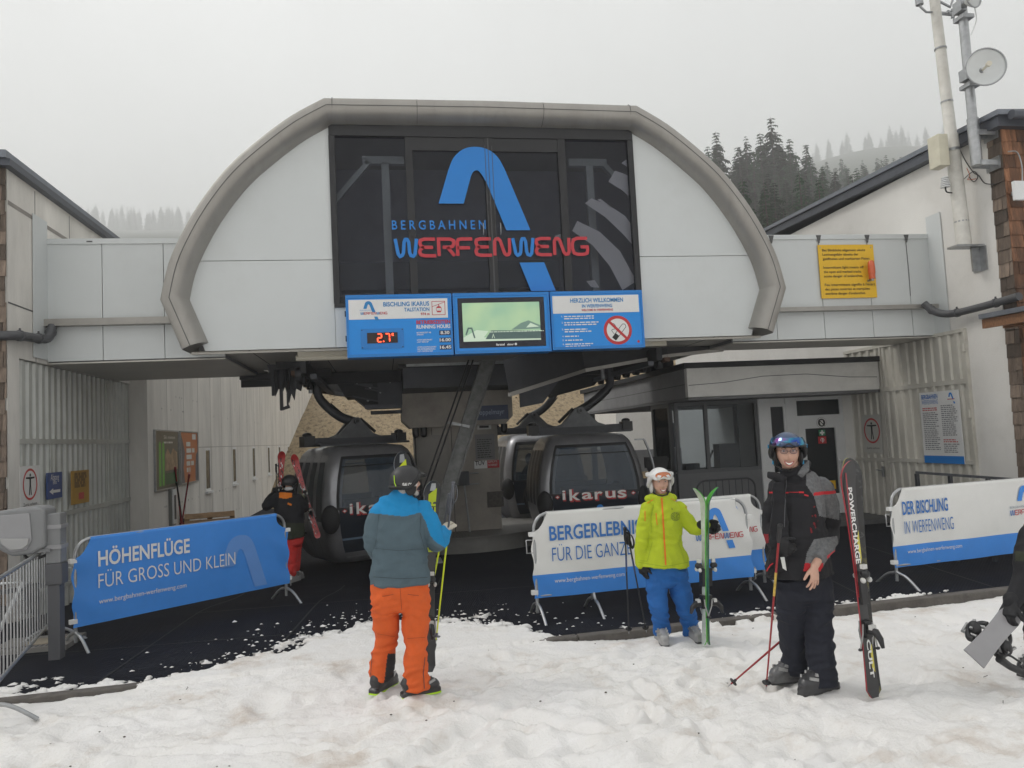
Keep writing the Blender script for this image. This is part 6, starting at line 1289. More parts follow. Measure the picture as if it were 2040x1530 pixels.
def head(b, c, f, m, k=1.0, upv=(0, 0, 1), smile=0):
    """head as one closed skin: brow, sockets, nose, cheeks, lips, jaw, ears"""
    f = V(f).normalized(); u = V(upv); u = (u-f*u.dot(f)).normalized(); s = f.cross(u); nu, nv = 56, 44; vs = []; fs = []
    for i in range(nv+1):
        t = math.pi*i/nv
        for j in range(nu):
            p = 2*math.pi*j/nu; z = math.cos(t); rad = math.sin(t); x = math.sin(p)*rad; y = math.cos(p)*rad
            X = x*.076; Yq = y*(.097 if y > 0 else .102); Z = z*.120
            jaw = max(0, -z-.1)
            X *= 1-.36*jaw**1.2; Yq *= (1-.10*jaw) if y > 0 else (1-.45*jaw)
            if y > 0:
                g = lambda cx, cz, sx, sz: math.exp(-((X-cx)/sx)**2-((Z-cz)/sz)**2)
                Yq += .024*g(0, -.022, .011, .017)+.013*g(0, .004, .009, .022)+.006*g(0, .038, .04, .012)-.011*g(.031, .016, .016, .012)-.011*g(-.031, .016, .016, .012)
                Yq += (.008+.004*smile)*g(.040, -.026, .02, .02)+(.008+.004*smile)*g(-.040, -.026, .02, .02)+.006*g(0, -.062, .024, .006)+.005*g(0, -.078, .02, .006)-.005*g(0, -.070, .026+.01*smile, .004)+.012*g(0, -.102, .02, .014)
            vs.append(V(c)+(s*X+f*Yq+u*Z)*k)
    for i in range(nv):
        for j in range(nu): fs.append((i*nu+j, (i+1)*nu+j, (i+1)*nu+(j+1) % nu, i*nu+(j+1) % nu))
    b.add(vs, fs, m, True)
    for sg in (-1, 1): Mx = Matrix((s, f, u)).transposed(); b.ell(V(c)+(s*sg*.078-f*.006+u*-.008)*k, .010*k, .019*k, .032*k, m, 12, 8, Mx)
def face(par, c, f, k=1.0, upv=(0, 0, 1), smile=True, brow=(.12, .07, .04), eye=(.04, .05, .06), open_=.35):
    f = V(f).normalized(); u = V(upv); u = (u-f*u.dot(f)).normalized(); s = f.cross(u); C_ = V(c); Mx = Matrix((s, f, u)).transposed()
    me_ = mat('eye_white', (.62, .6, .58), .25, var=0); mi_ = mat('iris', eye, .2, var=0); mb_ = mat('brow_'+str(brow[0]), brow, .8, var=.2); ml_ = mat('lips', (.45, .16, .14), .45, var=.05); mt_ = mat('teeth', (.78, .75, .68), .3, var=0); md_ = mat('mouth_dark', (.07, .02, .02), .6, var=0)
    for sg in (-1, 1):
        b = MB(); e = C_+(s*sg*.0305+f*.0775+u*.015)*k; b.ell(e, .0135*k, .010*k, (.0075*open_+.003)*k, me_, 12, 8, Mx); b.ell(e+f*.0068*k, .0055*k, .004*k, .0055*k*min(1, open_+.4), mi_, 10, 8, Mx); b.build('eye', par)
        b = MB(); b.tube([C_+(s*sg*q[0]+f*q[1]+u*q[2])*k for q in ((.015, .1, .033), (.030, .097, .039), (.047, .085, .034))], [.003*k, .004*k, .0025*k], mb_, 8); b.build('eyebrow', par)
    b = MB(); w_ = .027 if smile else .02; cv = .009 if smile else .001
    if smile: w_ = .033
    def mp(x, z, d): return C_+(s*x+f*(.1065+d-7.5*x*x)+u*(z+cv*(x/.027)**2))*k
    xs_m = [-w_+2*w_*i/10 for i in range(11)]
    if smile:
        up_ = [mp(x, -.066, .001) for x in xs_m]; lo_ = [mp(x, -.066-.018*(1-(x/w_)**2), .0005) for x in xs_m]
        b.add(up_+lo_, [(i, 11+i, 12+i, i+1) for i in range(10)], md_)
        t0 = [mp(x*.86, -.0665, .002) for x in xs_m]; t1 = [mp(x*.8, -.0665-.0115*(1-(x/w_)**2), .002) for x in xs_m]; b.add(t0+t1, [(i, 11+i, 12+i, i+1) for i in range(10)], mt_)
        b.tube([mp(x, -.064, 0) for x in xs_m], [.0012*k]+[.0028*k]*9+[.0012*k], ml_, 7); b.tube([mp(x, -.068-.018*(1-(x/w_)**2), 0) for x in xs_m], [.0012*k]+[.0036*k]*9+[.0012*k], ml_, 7)
    else: b.tube([mp(x, -.07, -.002) for x in xs_m], [.001*k]+[.004*k]*9+[.001*k], ml_, 7)
    b.build('mouth', par)
def boot(par, H, d, m, m2, ln=.30, k=1.0, cuff=.10):
    """ski boot: stiff shell, upright cuff, sole, buckles; H = ground under the ankle, d = toe direction"""
    H = V(H); d = V((d[0], d[1], 0)).normalized(); s = d.cross(Z_); b = MB()
    b.tube([H-d*.115*k+Z_*.075*k, H-d*.09*k+Z_*.085*k, H+Z_*.095*k, H+d*.10*k+Z_*.075*k, H+d*.175*k+Z_*.062*k, H+d*.20*k+Z_*.058*k], [(.045*k, .036*k), (.075*k, .052*k), (.085*k, .056*k), (.066*k, .057*k), (.045*k, .05*k), (.02*k, .03*k)], m, 16, True, 1, Z_)
    b.tube([H-d*.03*k+Z_*.05*k, H-d*.03*k+Z_*.08*k, H-d*.025*k+Z_*(cuff)*k, H-d*.02*k+Z_*(cuff+.05)*k], [(.08*k, .056*k), (.078*k, .056*k), (.07*k, .056*k), (.06*k, .052*k)], m, 16, True, 1, d)
    b.prism([(-.13*k, -.04*k), (-.11*k, -.05*k), (.17*k, -.045*k), (.21*k, -.03*k), (.21*k, .03*k), (.17*k, .045*k), (-.11*k, .05*k), (-.13*k, .04*k)], H, d, Z_.cross(d), .042*k, m)
    o = blob('boot', b, [m], .008, par, smooth=2)
    b = MB()
    for dz, dd, w_ in ((.098, .125, .058), (.115, .075, .062), (.13, .045, .06)):
        q = H+d*dd*k+Z_*dz*k
        for sg in (-1, 1): b.bar(q+s*sg*w_*k-d*.03*k, q+s*sg*(w_-.02)*k+d*.03*k+Z_*.015*k, .012*k, .02*k, M_buck)
        b.bar(q-s*(w_-.008)*k, q+s*(w_-.008)*k, .014*k, .008*k, M_buck, d)
    b.build('buckles', o)
    b = MB(); b.prism([(-.13*k, -.04*k), (-.11*k, -.05*k), (.17*k, -.045*k), (.21*k, -.03*k), (.21*k, .03*k), (.17*k, .045*k), (-.11*k, .05*k), (-.13*k, .04*k)], H-Z_*.004, d, Z_.cross(d), .014*k, m2); b.build('sole', o)
    return o
M_buck = mat('buckle_alu', (.42, .42, .42), .35, .8, var=.1)
M_bsh = mat('boot_black', (.02, .02, .022), .35, var=.15, coat=.3); M_lime = mat('boot_lime', (.45, .75, .02), .4, var=.03)
def helmet(par, c, f, m, k=1.0, upv=(0, 0, 1), r=(.118, .142, .128), lo=-.03, ear=True, m_pad=None):
    f = V(f).normalized(); u = V(upv); u = (u-f*u.dot(f)).normalized(); s = f.cross(u); C_ = V(c); nu, nv = 48, 22; vs = []; fs = []; Mx = Matrix((s, f, u)).transposed()
    def low(p):   # brim height around the head, front is higher than the nape
        y = math.cos(p); return .042 if y > .55 else (-.05 if y < -.2 else -.05+(.092)*((y+.2)/.75)**1.3)
    for i in range(nv+1):
        for j in range(nu):
            p = 2*math.pi*j/nu; z1 = low(p); t = i/nv; th = t*math.acos(max(-1, min(1, z1/r[2]))); z = r[2]*math.cos(th); q = math.sin(th); ridge = 1+.012*math.cos(p*6)*q
            vs.append(C_+(s*r[0]*q*math.sin(p)*ridge+f*(r[1]*q*math.cos(p)-.008)+u*z)*k)
    for i in range(nv):
        for j in range(nu): fs.append((i*nu+j, (i+1)*nu+j, (i+1)*nu+(j+1) % nu, i*nu+(j+1) % nu))
    b = MB(); b.add(vs, fs, m, True); rim = [vs[nv*nu+j] for j in range(nu)]; b.tube(rim+[rim[0]], .0065*k, m_pad or M_rubb, 7)
    b.tube([C_+(s*.055*sg_+f*(r[1]-.004)+u*.048)*k for sg_ in (-1, -.5, 0, .5, 1)], [.006*k]*5, m, 7)
    o = b.build('helmet', par); sd_ = o.modifiers.new('s', 'SOLIDIFY'); sd_.thickness = .012*k; sd_.offset = 1
    b = MB()
    for sg in (-1, 1):
        for j in range(4): a = C_+(s*sg*(.022+.018*j)+f*(.045-.03*j if False else .02)+u*(r[2]*.965-.006*j*j))*k
        b.ell(C_+(s*sg*.088-f*.006-u*.055)*k, .018*k, .052*k, .062*k, m_pad or M_rubb, 16, 12, Mx)
        b.tube([C_+(s*sg*.086+f*.004-u*.10)*k, C_+(s*sg*.05+f*.05-u*.132)*k, C_+(f*.065-u*.14)*k], .008*k, M_rubb, 7)
    b.build('ear_pad', o)
    b = MB()
    for j in range(3):
        for sg in (-1, 1):
            q = C_+(s*sg*.030+f*(.04-.045*j)+u*(r[2]*.93-.012*abs(j-1)))*k; b.ell(q-u*.010*k, .009*k, .015*k, .012*k, M_rubb, 10, 6, Mx)
    b.build('vents', o)
    return o, (s, f, u)
def ski(name, lab, tip, tail, face_n, w_=.085, top=None, base=None, edge=None, group=None, bind=True, curve=.07, mount=.48, deco=None, waist=.72, parent_fn=None, side=1):
    """ski from tail to tip; face_n = direction the top sheet faces"""
    tip = V(tip); tail = V(tail); D = (tip-tail); Ls = D.length; D.normalize(); Nn = V(face_n); Nn = (Nn-D*Nn.dot(D)).normalized(); S = D.cross(Nn)
    t = empty(name, lab, 'ski', group); n = 44; th = .012
    def frame(q):
        z = q*Ls; lift = 0
        if q > .88: lift = curve*((q-.88)/.12)**2
        if q < .03: lift = .012*((.03-q)/.03)**2
        return tail+D*z+Nn*lift
    def wd(q):
        if q > .93: return w_*1.28*math.sqrt(max(.0, 1-((q-.93)/.07)**2))+.004
        if q < .03: return w_*1.05*(.55+.45*q/.03)
        return w_*(waist+(1.28-waist)*abs((q-.45)/.48)**2.2) if q > .45 else w_*(waist+(1.05-waist)*abs((q-.45)/.42)**2.2)
    qs = [1-(1-i/n)**1.35 for i in range(n+1)]; qs[-1] = .9995; b = MB()
    L0, R0, L1, R1 = [], [], [], []
    for q in qs: c = frame(q); h = wd(q)/2; L0.append(c-S*h); R0.append(c+S*h); L1.append(c-S*h*.96+Nn*th); R1.append(c+S*h*.96+Nn*th)
    m_ = n+1; vs = L0+R0+L1+R1
    b.add(vs, [(2*m_+i, 3*m_+i, 3*m_+i+1, 2*m_+i+1) for i in range(n)], top)
    b.add(vs, [(i, i+1, m_+i+1, m_+i) for i in range(n)], base or top)
    b.add(vs, [(i, 2*m_+i, 2*m_+i+1, i+1) for i in range(n)]+[(m_+i, m_+i+1, 3*m_+i+1, 3*m_+i) for i in range(n)]+[(n, 2*m_+n, 3*m_+n, m_+n), (0, m_, 3*m_, 2*m_)], edge or base or top)
    b.build('blade', t)
    if deco:
        b = MB(); deco(b, tail+Nn*(th+.0015), D, S, Ls, wd)
        for i, v in enumerate(b.v): q = (V(v)-tail).dot(D)/Ls; b.v[i] = tuple(V(v)+Nn*(frame(min(1, max(0, q)))-tail-D*Ls*min(1, max(0, q))).dot(Nn))
        b.build('graphics', t)
    if bind:
        def pt(q, h, s_=0): return frame(q)+Nn*(th+h)+S*s_
        b = MB(); h = .03; b.ob(pt(mount-.03, 0, -.03), S*.06, D*.16, Nn*.028, M_bind); b.ell(pt(mount+.10, .05), .035, .035, .03, M_bind, 12, 8); b.ell(pt(mount+.075, .055, -.03), .014, .03, .02, M_bind2, 10, 7); b.ell(pt(mount+.075, .055, .03), .014, .03, .02, M_bind2, 10, 7); b.bar(pt(mount+.13, .045, -.02), pt(mount+.13, .045, .02), .03, .03, M_bind2)
        b.build('toe_piece', t)
        b = MB(); mh = mount-.17; b.ob(pt(mh, 0, -.03), S*.06, D*.12, Nn*.026, M_bind); b.tube([pt(mh+.03, .03), pt(mh+.03, .085), pt(mh+.005, .12), pt(mh-.03, .135)], [.026, .028, .022, .012], M_bind, 10); b.bar(pt(mh+.045, .06, -.022), pt(mh+.045, .06, .022), .03, .04, M_bind2); b.tube([pt(mh+.06, .02, -.045), pt(mh+.02, .015, -.05), pt(mh-.05, -.02, -.055)], .006, M_buck, 7); b.tube([pt(mh+.06, .02, .045), pt(mh+.02, .015, .05), pt(mh-.05, -.02, .055)], .006, M_buck, 7); b.ell(pt(mh-.05, -.02, .055), .02, .01, .012, M_bind, 8, 6); b.ell(pt(mh-.05, -.02, -.055), .02, .01, .012, M_bind, 8, 6)
        b.build('heel_piece', t)
    return settle(t)
M_bind = mat('binding_black', (.018, .018, .02), .4, var=.15); M_bind2 = mat('binding_white', (.62, .62, .60), .4, var=.1)
def pole(lab, grip, tip, m_sh, m_gr, group=None, strap=True, deco=None):
    g = V(grip); p = V(tip); D = (p-g).normalized(); t = empty('ski_pole', lab, 'ski pole', group); b = MB()
    b.tube([g+D*.11, g+D*.45, p-D*.03], [.0088, .008, .0058], m_sh, 10); b.tube([p-D*.03, p], [.005, .002], M_gal, 8)
    if deco: m_d, a0, a1 = deco; L_ = (p-g).length; b.tube([g+D*a0*L_, g+D*a1*L_], .0094, m_d, 10)
    b.build('shaft', t); b = MB(); b.tube([g, g+D*.012, g+D*.03, g+D*.07, g+D*.12, g+D*.135], [.012, .019, .0155, .0165, .014, .011], m_gr, 12); b.ell(g, .019, .019, .012, m_gr, 12, 8); b.build('grip', t)
    b = MB(); q = p-D*.065; b.tube([q, q+D*.004, q+D*.012], [.012, .034, .030], m_gr, 16); b.tube([q-D*.02, q+D*.015], .011, m_gr, 10); b.build('basket', t)
    if strap:
        s = D.cross(Y_).normalized(); b = MB(); b.tube(spline([g+D*.01, g+s*.035+D*.04, g+s*.045+D*.12, g+s*.02+D*.17, g+s*.012+D*.1, g+D*.02], 5), .005, m_gr, 6, flat=2.2); b.build('strap', t)
    return settle(t)
def fabric(name, c, r=.75, var=.08, vs=9, bump=.25, bs=220): return mat(name, c, r, var=var, vs=vs, bump=bump, bs=bs, sp=.25)
def poly_strip(b, pxs, y, wpx, off, m, Yc):
    pass
def decal(b, pts, wd, par_mesh, m, off=.004):
    """thin strip laid on a garment: pixel polyline dropped on the mesh by ray casting from the photo side"""
    from mathutils.bvhtree import BVHTree
    bv = par_mesh.get('bv') if False else BV.setdefault(par_mesh.name, BVHTree.FromPolygons([v.co for v in par_mesh.data.vertices], [tuple(p.vertices) for p in par_mesh.data.polygons]))
    fine = []
    for i in range(len(pts)-1):
        for j in range(8): t = j/8; fine.append((pts[i][0]+(pts[i+1][0]-pts[i][0])*t, pts[i][1]+(pts[i+1][1]-pts[i][1])*t))
    fine.append(pts[-1]); P3 = []; N3 = []
    for q in fine:
        d = ray(*q).normalized(); h = bv.ray_cast(V((0, 0, EYE)), d)
        if h[0] is not None: P3.append(h[0]+h[1]*off); N3.append(h[1])
    if len(P3) < 2: return
    vs = []
    for i, p in enumerate(P3):
        a = (P3[min(i+1, len(P3)-1)]-P3[max(i-1, 0)]).normalized(); s_ = a.cross(N3[i]).normalized()*wd/2; vs += [p-s_, p+s_]
    b.add(vs, [(2*i, 2*i+1, 2*i+3, 2*i+2) for i in range(len(P3)-1)], m)
BV = {}
def trunk(b, rows, Yp, m, n=20):
    """torso as stacked ovals: rows of (px, py, half width px, depth m, dy)"""
    pts = [aY(r_[0], r_[1], Yp+r_[4]) for r_ in rows]; s = Yp/FPX; rr = [(r_[2]*s, r_[3]) for r_ in rows]; sp_ = spline(pts, 4); k = len(sp_); q = []
    for i in range(k):
        t = i/4; j = min(int(t), len(rr)-2); f = t-j; f = f*f*(3-2*f); q.append((rr[j][0]+(rr[j+1][0]-rr[j][0])*f, rr[j][1]+(rr[j+1][1]-rr[j][1])*f))
    b.tube(sp_, q, m, n, True, 1, X_)

# ---------------------------------------------------------------- man in blue and grey jacket, seen from behind
Yp = 6.35; J = lambda x, y, dy=0: aY(x, y, Yp+dy); s_ = Yp/FPX
hc = J(811, 961, .02); hf = V((.93, .37, -.05)); M1 = M_skin
b = MB(); head(b, hc, hf, M1); limb(b, [J(808, 975, .02), J(806, 1000)], [.058, .062], M1)
trunk(b, [(797, 1165, 40, .10, 0), (797, 1110, 40, .11, 0), (797, 1050, 44, .12, 0), (800, 1012, 36, .09, 0), (806, 990, 14, .055, .01)], Yp, M1)
for A in ([J(760, 1018), J(742, 1080), J(760, 1112, .3)], [J(845, 1018), J(868, 1082, .02), J(884, 1062, .2)]): limb(b, A, [.05, .042, .03], M1)
for A in ([J(775, 1170), J(769, 1262, .09), J(759, 1345, .1)], [J(820, 1170), J(828, 1275, -.06), J(830, 1368, -.12)]): limb(b, A, [.08, .05, .038], M1)
pm = blob('person', b, [M1], .0075, smooth=2); tag(pm, 'man in blue and grey jacket and orange ski trousers seen from behind', 'person')
face(pm, hc, hf, smile=False, brow=(.25, .23, .21))
M_grb = fabric('grey_beard', (.42, .39, .36), .9, .3, 40); b = MB()
f_ = hf.normalized(); sv = f_.cross(Z_).normalized()
Mx = Matrix((sv, f_, Z_)).transposed(); b.ell(hc+f_*.035-Z_*.088, .062, .062, .036, M_grb, 18, 12, Mx); b.tube([hc+sv*.074+f_*.012-Z_*.02, hc+sv*.072+f_*.02-Z_*.06, hc+sv*.055+f_*.05-Z_*.09], [.008, .014, .02], M_grb, 8)
b.ell(hc-f_*.05-Z_*.055+sv*.02, .055, .045, .05, M_grb, 14, 10, Mx); b.build('beard', pm)
M_hel = mat('helmet_black', (.022, .022, .024), .5, var=.1)
ho, (sv, ff, uu) = helmet(pm, hc+Z_*.012, hf, M_hel)
b = MB(); a = hc+ff*-.005
cc = J(806, 962); b.text('SALOMON', hc+ff*-.085+uu*-.028, ff, uu, .027, M_wht, w=.125, bold=.04, d=0)
hc2 = hc+Z_*.012
for i, v in enumerate(b.v): q = V(v)-hc2; a1, a2 = q.dot(ff), q.dot(uu); b.v[i] = tuple(hc2+ff*a1+uu*a2+sv*(.1195*math.sqrt(max(.05, 1-((a1+.008)/.1437)**2-(a2/.1295)**2))+.004))
b.tube([hc+sv*.05-ff*.135+uu*.06, hc+sv*.06-ff*.135+uu*.0, hc+sv*.07-ff*.12-uu*.04], .0035, M_lime, 6); b.build('lettering', ho)
M_blue = fabric('jacket_blue', (.012, .23, .50)); M_gry = fabric('jacket_slate', (.085, .125, .15))
b = MB(); trunk(b, [(797, 1163, 56, .145, 0), (797, 1150, 57, .15, 0), (797, 1110, 52, .145, 0), (797, 1060, 53, .148, 0), (797, 1025, 52, .13, 0), (799, 1006, 43, .105, 0), (803, 992, 30, .08, .01), (806, 981, 21, .072, .015), (808, 975, 20, .07, .02)], Yp, M_gry)
limb(b, [J(760, 1022), J(746, 1052, .0), J(743, 1085, .03), J(760, 1112, .3)], [.086, .078, .072, .058], M_gry)
limb(b, [J(842, 1020), J(858, 1052, -.01), J(870, 1082, .0), J(879, 1072, .14), J(885, 1060, .22)], [.088, .080, .074, .062, .05], M_gry)
yoke = [(700, 1021), (748, 1023), (805, 1029), (838, 1021), (848, 1040), (858, 1068), (868, 1080), (885, 1090), (900, 1110)]
def z1_(px, py, p):
    yl = float(np.interp(px, [q[0] for q in yoke], [q[1] for q in yoke]))
    return 1 if py < yl else 0
jk = blob('jacket', b, [M_gry, M_blue], .007, pm, z1_, .016, (4.5, 4.5, 10), seed=3)
b = MB(); sm_ = mat('seam_dark', (.03, .045, .055), .8, var=0)
decal(b, [(744, 1149), (797, 1153), (851, 1150)], .004, jk, sm_); decal(b, [(745, 1092), (797, 1097), (842, 1093)], .003, jk, sm_); decal(b, [(838, 1025), (836, 1060), (846, 1095)], .004, jk, sm_); decal(b, [(755, 1025), (752, 1060), (748, 1090)], .003, jk, sm_); b.build('seams', jk)
M_org = fabric('trousers_orange', (.66, .115, .025)); M_patch = fabric('patch_black', (.03, .032, .035))
b = MB(); trunk(b, [(797, 1150, 52, .13, 0), (797, 1175, 54, .14, 0), (797, 1200, 52, .13, 0), (797, 1212, 44, .10, 0)], Yp, M_org)
limb(b, [J(772, 1190), J(769, 1230, .05), J(769, 1265, .09), J(764, 1303, .1), J(758, 1350, .1)], [.125, .108, .092, .090, .098], M_org, flat_end=True)
limb(b, [J(824, 1190), J(828, 1235, -.02), J(828, 1280, -.06), J(829, 1320, -.1), J(830, 1373, -.12)], [.125, .108, .09, .090, .098], M_org, flat_end=True)
def z2_(px, py, p): return 1 if (px > 767+(1345-py)*.12 and px < 792 and py > 1302) else 0
tr1 = blob('trousers', b, [M_org, M_patch], .007, pm, z2_, .018, (5, 5, 12), seed=8)
b = MB(); decal(b, [(742, 1300), (741, 1320), (739, 1345)], .006, tr1, sm_); decal(b, [(846, 1310), (843, 1340), (845, 1372)], .006, tr1, sm_); decal(b, [(797, 1168), (800, 1215)], .005, tr1, mat('orange_dark', (.38, .06, .015), .8, var=0)); decal(b, [(762, 1188), (784, 1184)], .006, tr1, MATS['orange_dark']); decal(b, [(812, 1184), (834, 1187)], .006, tr1, MATS['orange_dark']); decal(b, [(752, 1262), (786, 1268)], .004, tr1, MATS['orange_dark']); decal(b, [(812, 1272), (846, 1270)], .004, tr1, MATS['orange_dark']); b.build('seams', tr1)
q = J(760, 1360, .1); boot(pm, (q.x, q.y, 0), (.6, .8), M_bsh, M_lime, k=.95); q = J(829, 1380, -.12); boot(pm, (q.x, q.y, 0), (.95, .25), M_bsh, M_lime, k=.95)
M_glv = fabric('glove_cream', (.58, .53, .44), .6); b = MB()
W1 = J(884, 1064, .21); hand(b, W1+V((-.01, .0, -.01)), (.25, .35, .55), (.3, -.9, .2), (.9, .1, -.3), M_glv, 1.15, (1.0, 1.0, 1.0, 1.0), .5, .03, 1.35); limb(b, [W1-V((.03, .05, .03)), W1+V((0, .02, .01))], [.042, .036], M_glv)
blob('glove', b, [M_glv], .005, pm, smooth=2)
M_ykf = mat('ski_black_top', (.02, .02, .022), .3, var=.1, coat=.3); M_yel2 = mat('neon_yellow', (.62, .72, .02), .4, var=.03); M_chr = mat('tip_metal', (.5, .5, .5), .3, .7, var=.1)
def deco_b(b, O, D, S, Ls, wd):
    k = lambda z, x: (x, z)
    b.prism([(-.03, Ls*.90), (.03, Ls*.90), (.03, Ls*.93), (-.03, Ls*.96)], O+V((0, 0, 0)), S, D, 0, M_yel2, .002)
    b.text('FISCHER', O+D*Ls*.66+S*.018, D, -S, .045, M_yel2, w=.34, bold=.02, d=-.002) if False else None
    v0 = O+D*Ls*.62-S*.02; b.text('FISCHER', v0, D, -S if D.cross(-S).dot(D.cross(S)) > 0 else S, .042, M_yel2, w=.33, bold=.02, d=.0)
def deco_txt(word, q0, q1, h, m, extra=None, rev=False):
    def fn(b, O, D, S, Ls, wd):
        Nn = S.cross(D); U = D; W_ = Nn.cross(D) if True else S
        # N = U x W must face away from the blade
        W_ = (Nn).cross(U); b.text(word, O+D*Ls*(q0 if not rev else q1)-W_*h*.5*(-1 if rev else 1), -U if rev else U, -W_ if rev else W_, h, m, w=Ls*(q1-q0), bold=.03, d=.0012)
        if extra: extra(b, O, D, W_, Ls, Nn)
    return fn
def ex_b(b, O, D, W_, Ls, Nn):
    b.prism([(Ls*.885, -.034), (Ls*.885, .034), (Ls*.925, .034), (Ls*.96, -.034)], O, D, W_, 0, M_yel2, .001); b.prism([(Ls*.945, -.026), (Ls*.945, .026), (Ls*.985, .018), (Ls*.985, -.018)], O, D, W_, 0, M_chr, .0014)
sk1 = J(861, 957, .33); ski('ski', 'black ski lettered in neon green held upright by the man in blue jacket', sk1, aY(853, 1338, Yp+.28)-V((0, 0, .0)), (.15, -1, .05), .118, M_ykf, M_ykf, M_chr, 'pair of black skis with neon yellow marks', deco=deco_txt('FISCHER', .62, .91, .06, M_yel2, ex_b), mount=.38)
ski('ski', 'black ski whose pale tip shows above the helmet of the man in blue jacket', J(797, 900, .52), aY(858, 1300, Yp+.45), (.15, -1, .05), .118, M_ykf, M_ykf, M_chr, 'pair of black skis with neon yellow marks', deco=deco_txt('FISCHER', .60, .80, .05, M_yel2, ex_b), mount=.42)
M_ygr = mat('pole_grip_grey', (.09, .095, .11), .5, var=.1)
for lab, g, t in (('neon yellow ski pole with basket held in a cream glove, nearer one', J(903, 962, .2), J(868, 1282, .12)), ('neon yellow ski pole tucked behind the black ski, held in a cream glove', J(896, 985, .30), J(850, 1228, .42))):
    pole(lab, g, t, M_yel2, M_ygr, 'pair of neon yellow ski poles', deco=(M_ygr, .02, .40))
# ---------------------------------------------------------------- woman in lime jacket
Yp = 6.98; J = lambda x, y, dy=0: aY(x, y, Yp+dy)
hc = J(1315, 961, -.02); hf = V((-.10, -1, -.03)); b = MB(); head(b, hc, hf, M_skin, .96, smile=1); limb(b, [J(1316, 975), J(1317, 996, .02)], [.05, .055], M_skin)
trunk(b, [(1323, 1125, 34, .10, 0), (1322, 1080, 30, .1, 0), (1322, 1040, 33, .11, 0), (1320, 1008, 26, .08, 0), (1317, 994, 12, .05, .01)], Yp, M_skin)
for A in ([J(1291, 1012), J(1281, 1068), J(1280, 1120)], [J(1352, 1012), J(1383, 1050, -.05), J(1405, 1046, -.15)]): limb(b, A, [.045, .038, .028], M_skin)
for A in ([J(1308, 1135), J(1312, 1204, -.02), J(1318, 1258, .07)], [J(1346, 1135), J(1364, 1204, -.02), J(1377, 1258, .07)]): limb(b, A, [.07, .045, .034], M_skin)
pw = blob('person', b, [M_skin], .0062, smooth=1); tag(pw, 'smiling woman in lime ski jacket, blue trousers and white helmet', 'person'); face(pw, hc, hf, .96, smile=True, brow=(.30, .20, .12))
M_hw = mat('helmet_white', (.70, .70, .69), .35, var=.08, vs=18, coat=.3); M_pad = fabric('pad_white', (.55, .54, .53))
ho, (sv, ff, uu) = helmet(pw, hc+Z_*.016, hf, M_hw, .98, m_pad=M_pad)
def goggles(par, c, f, u, s, k, m_fr, m_len, m_str, tilt=.25, w_=.085, h_=.038):
    g = empty_part = MB(); fr = MB(); le = MB(); f2 = (f+u*tilt).normalized(); u2 = (u-f2*u.dot(f2)).normalized(); n = 40; out = []; inn = []
    for i in range(n):
        a = 2*math.pi*i/n; x = w_*math.copysign(abs(math.cos(a))**.6, math.cos(a)); z = h_*math.copysign(abs(math.sin(a))**.7, math.sin(a))
        if z < 0: z += .020*math.exp(-(x/.02)**2)
        bulge = -.55*x*x/.1*1.0
        out.append(c+(s*x+u2*z+f2*(bulge+.006))*k); inn.append(c+(s*x*.84+u2*z*.74+f2*(bulge*.71+.017))*k)
    fr.add(out+inn+[p-f2*.02*k for p in out], [(i, (i+1) % n, n+(i+1) % n, n+i) for i in range(n)]+[(i, 2*n+i, 2*n+(i+1) % n, (i+1) % n) for i in range(n)], m_fr, True)
    o = fr.build('goggles', par); le.add([p-f2*.003*k for p in inn]+[c+(f2*.021)*k], [(i, (i+1) % n, n) for i in range(n)], m_len, True); le.build('lens', o)
    st_ = MB(); pts = [c+(s*w_*.97*math.cos(a)+f2*(-.09-.135*math.sin(a)+.045))*k for a in [R(q) for q in range(0, 181, 15)]]
    pts = [c+(s*.125*math.sin(R(q))+f*(-.128+.142*math.cos(R(q)))-f*.012-u*.0)*k for q in range(44, 317, 16)]
    st_.tube(pts, .016*k, m_str, 8, flat=.25, ref=u); st_.build('strap', o); return o
M_lo = mat('lens_orange', (.50, .15, .05), .08, var=.06, coat=.8)
goggles(pw, hc+(ff*.137+uu*.078)*.98, ff, uu, sv, 1.02, mat('goggle_white', (.74, .74, .73), .3, var=0), M_lo, M_hw, .45)
M_lim = fabric('jacket_lime', (.45, .55, .025)); M_oz = fabric('zip_orange', (.75, .20, .02), .5)
b = MB(); trunk(b, [(1323, 1127, 54, .165, 0), (1323, 1112, 50, .155, 0), (1322, 1078, 37, .125, 0), (1322, 1045, 39, .13, 0), (1322, 1018, 36, .115, 0), (1320, 1003, 27, .09, 0), (1316, 992, 24, .085, .01), (1315, 984, 22, .082, .01)], Yp, M_lim)
limb(b, [J(1291, 1013), J(1284, 1042, -.01), J(1280, 1072, -.01), J(1277, 1096), J(1277, 1120)], [.064, .062, .058, .057, .056], M_lim)
limb(b, [J(1353, 1013), J(1368, 1036, -.04), J(1384, 1053, -.07), J(1398, 1049, -.12), J(1406, 1046, -.15)], [.064, .062, .057, .052, .048], M_lim)
b.ell(J(1292, 993, .05), .04, .05, .035, M_lim); b.ell(J(1338, 992, .05), .04, .05, .035, M_lim); b.ell(J(1315, 994, .1), .10, .06, .06, M_lim)
jw = blob('jacket', b, [M_lim], .007, pw, None, .014, (6, 6, 10), seed=21)
b = MB(); M_mk = mat('badge_ink', (.06, .10, .02), .7, var=0)
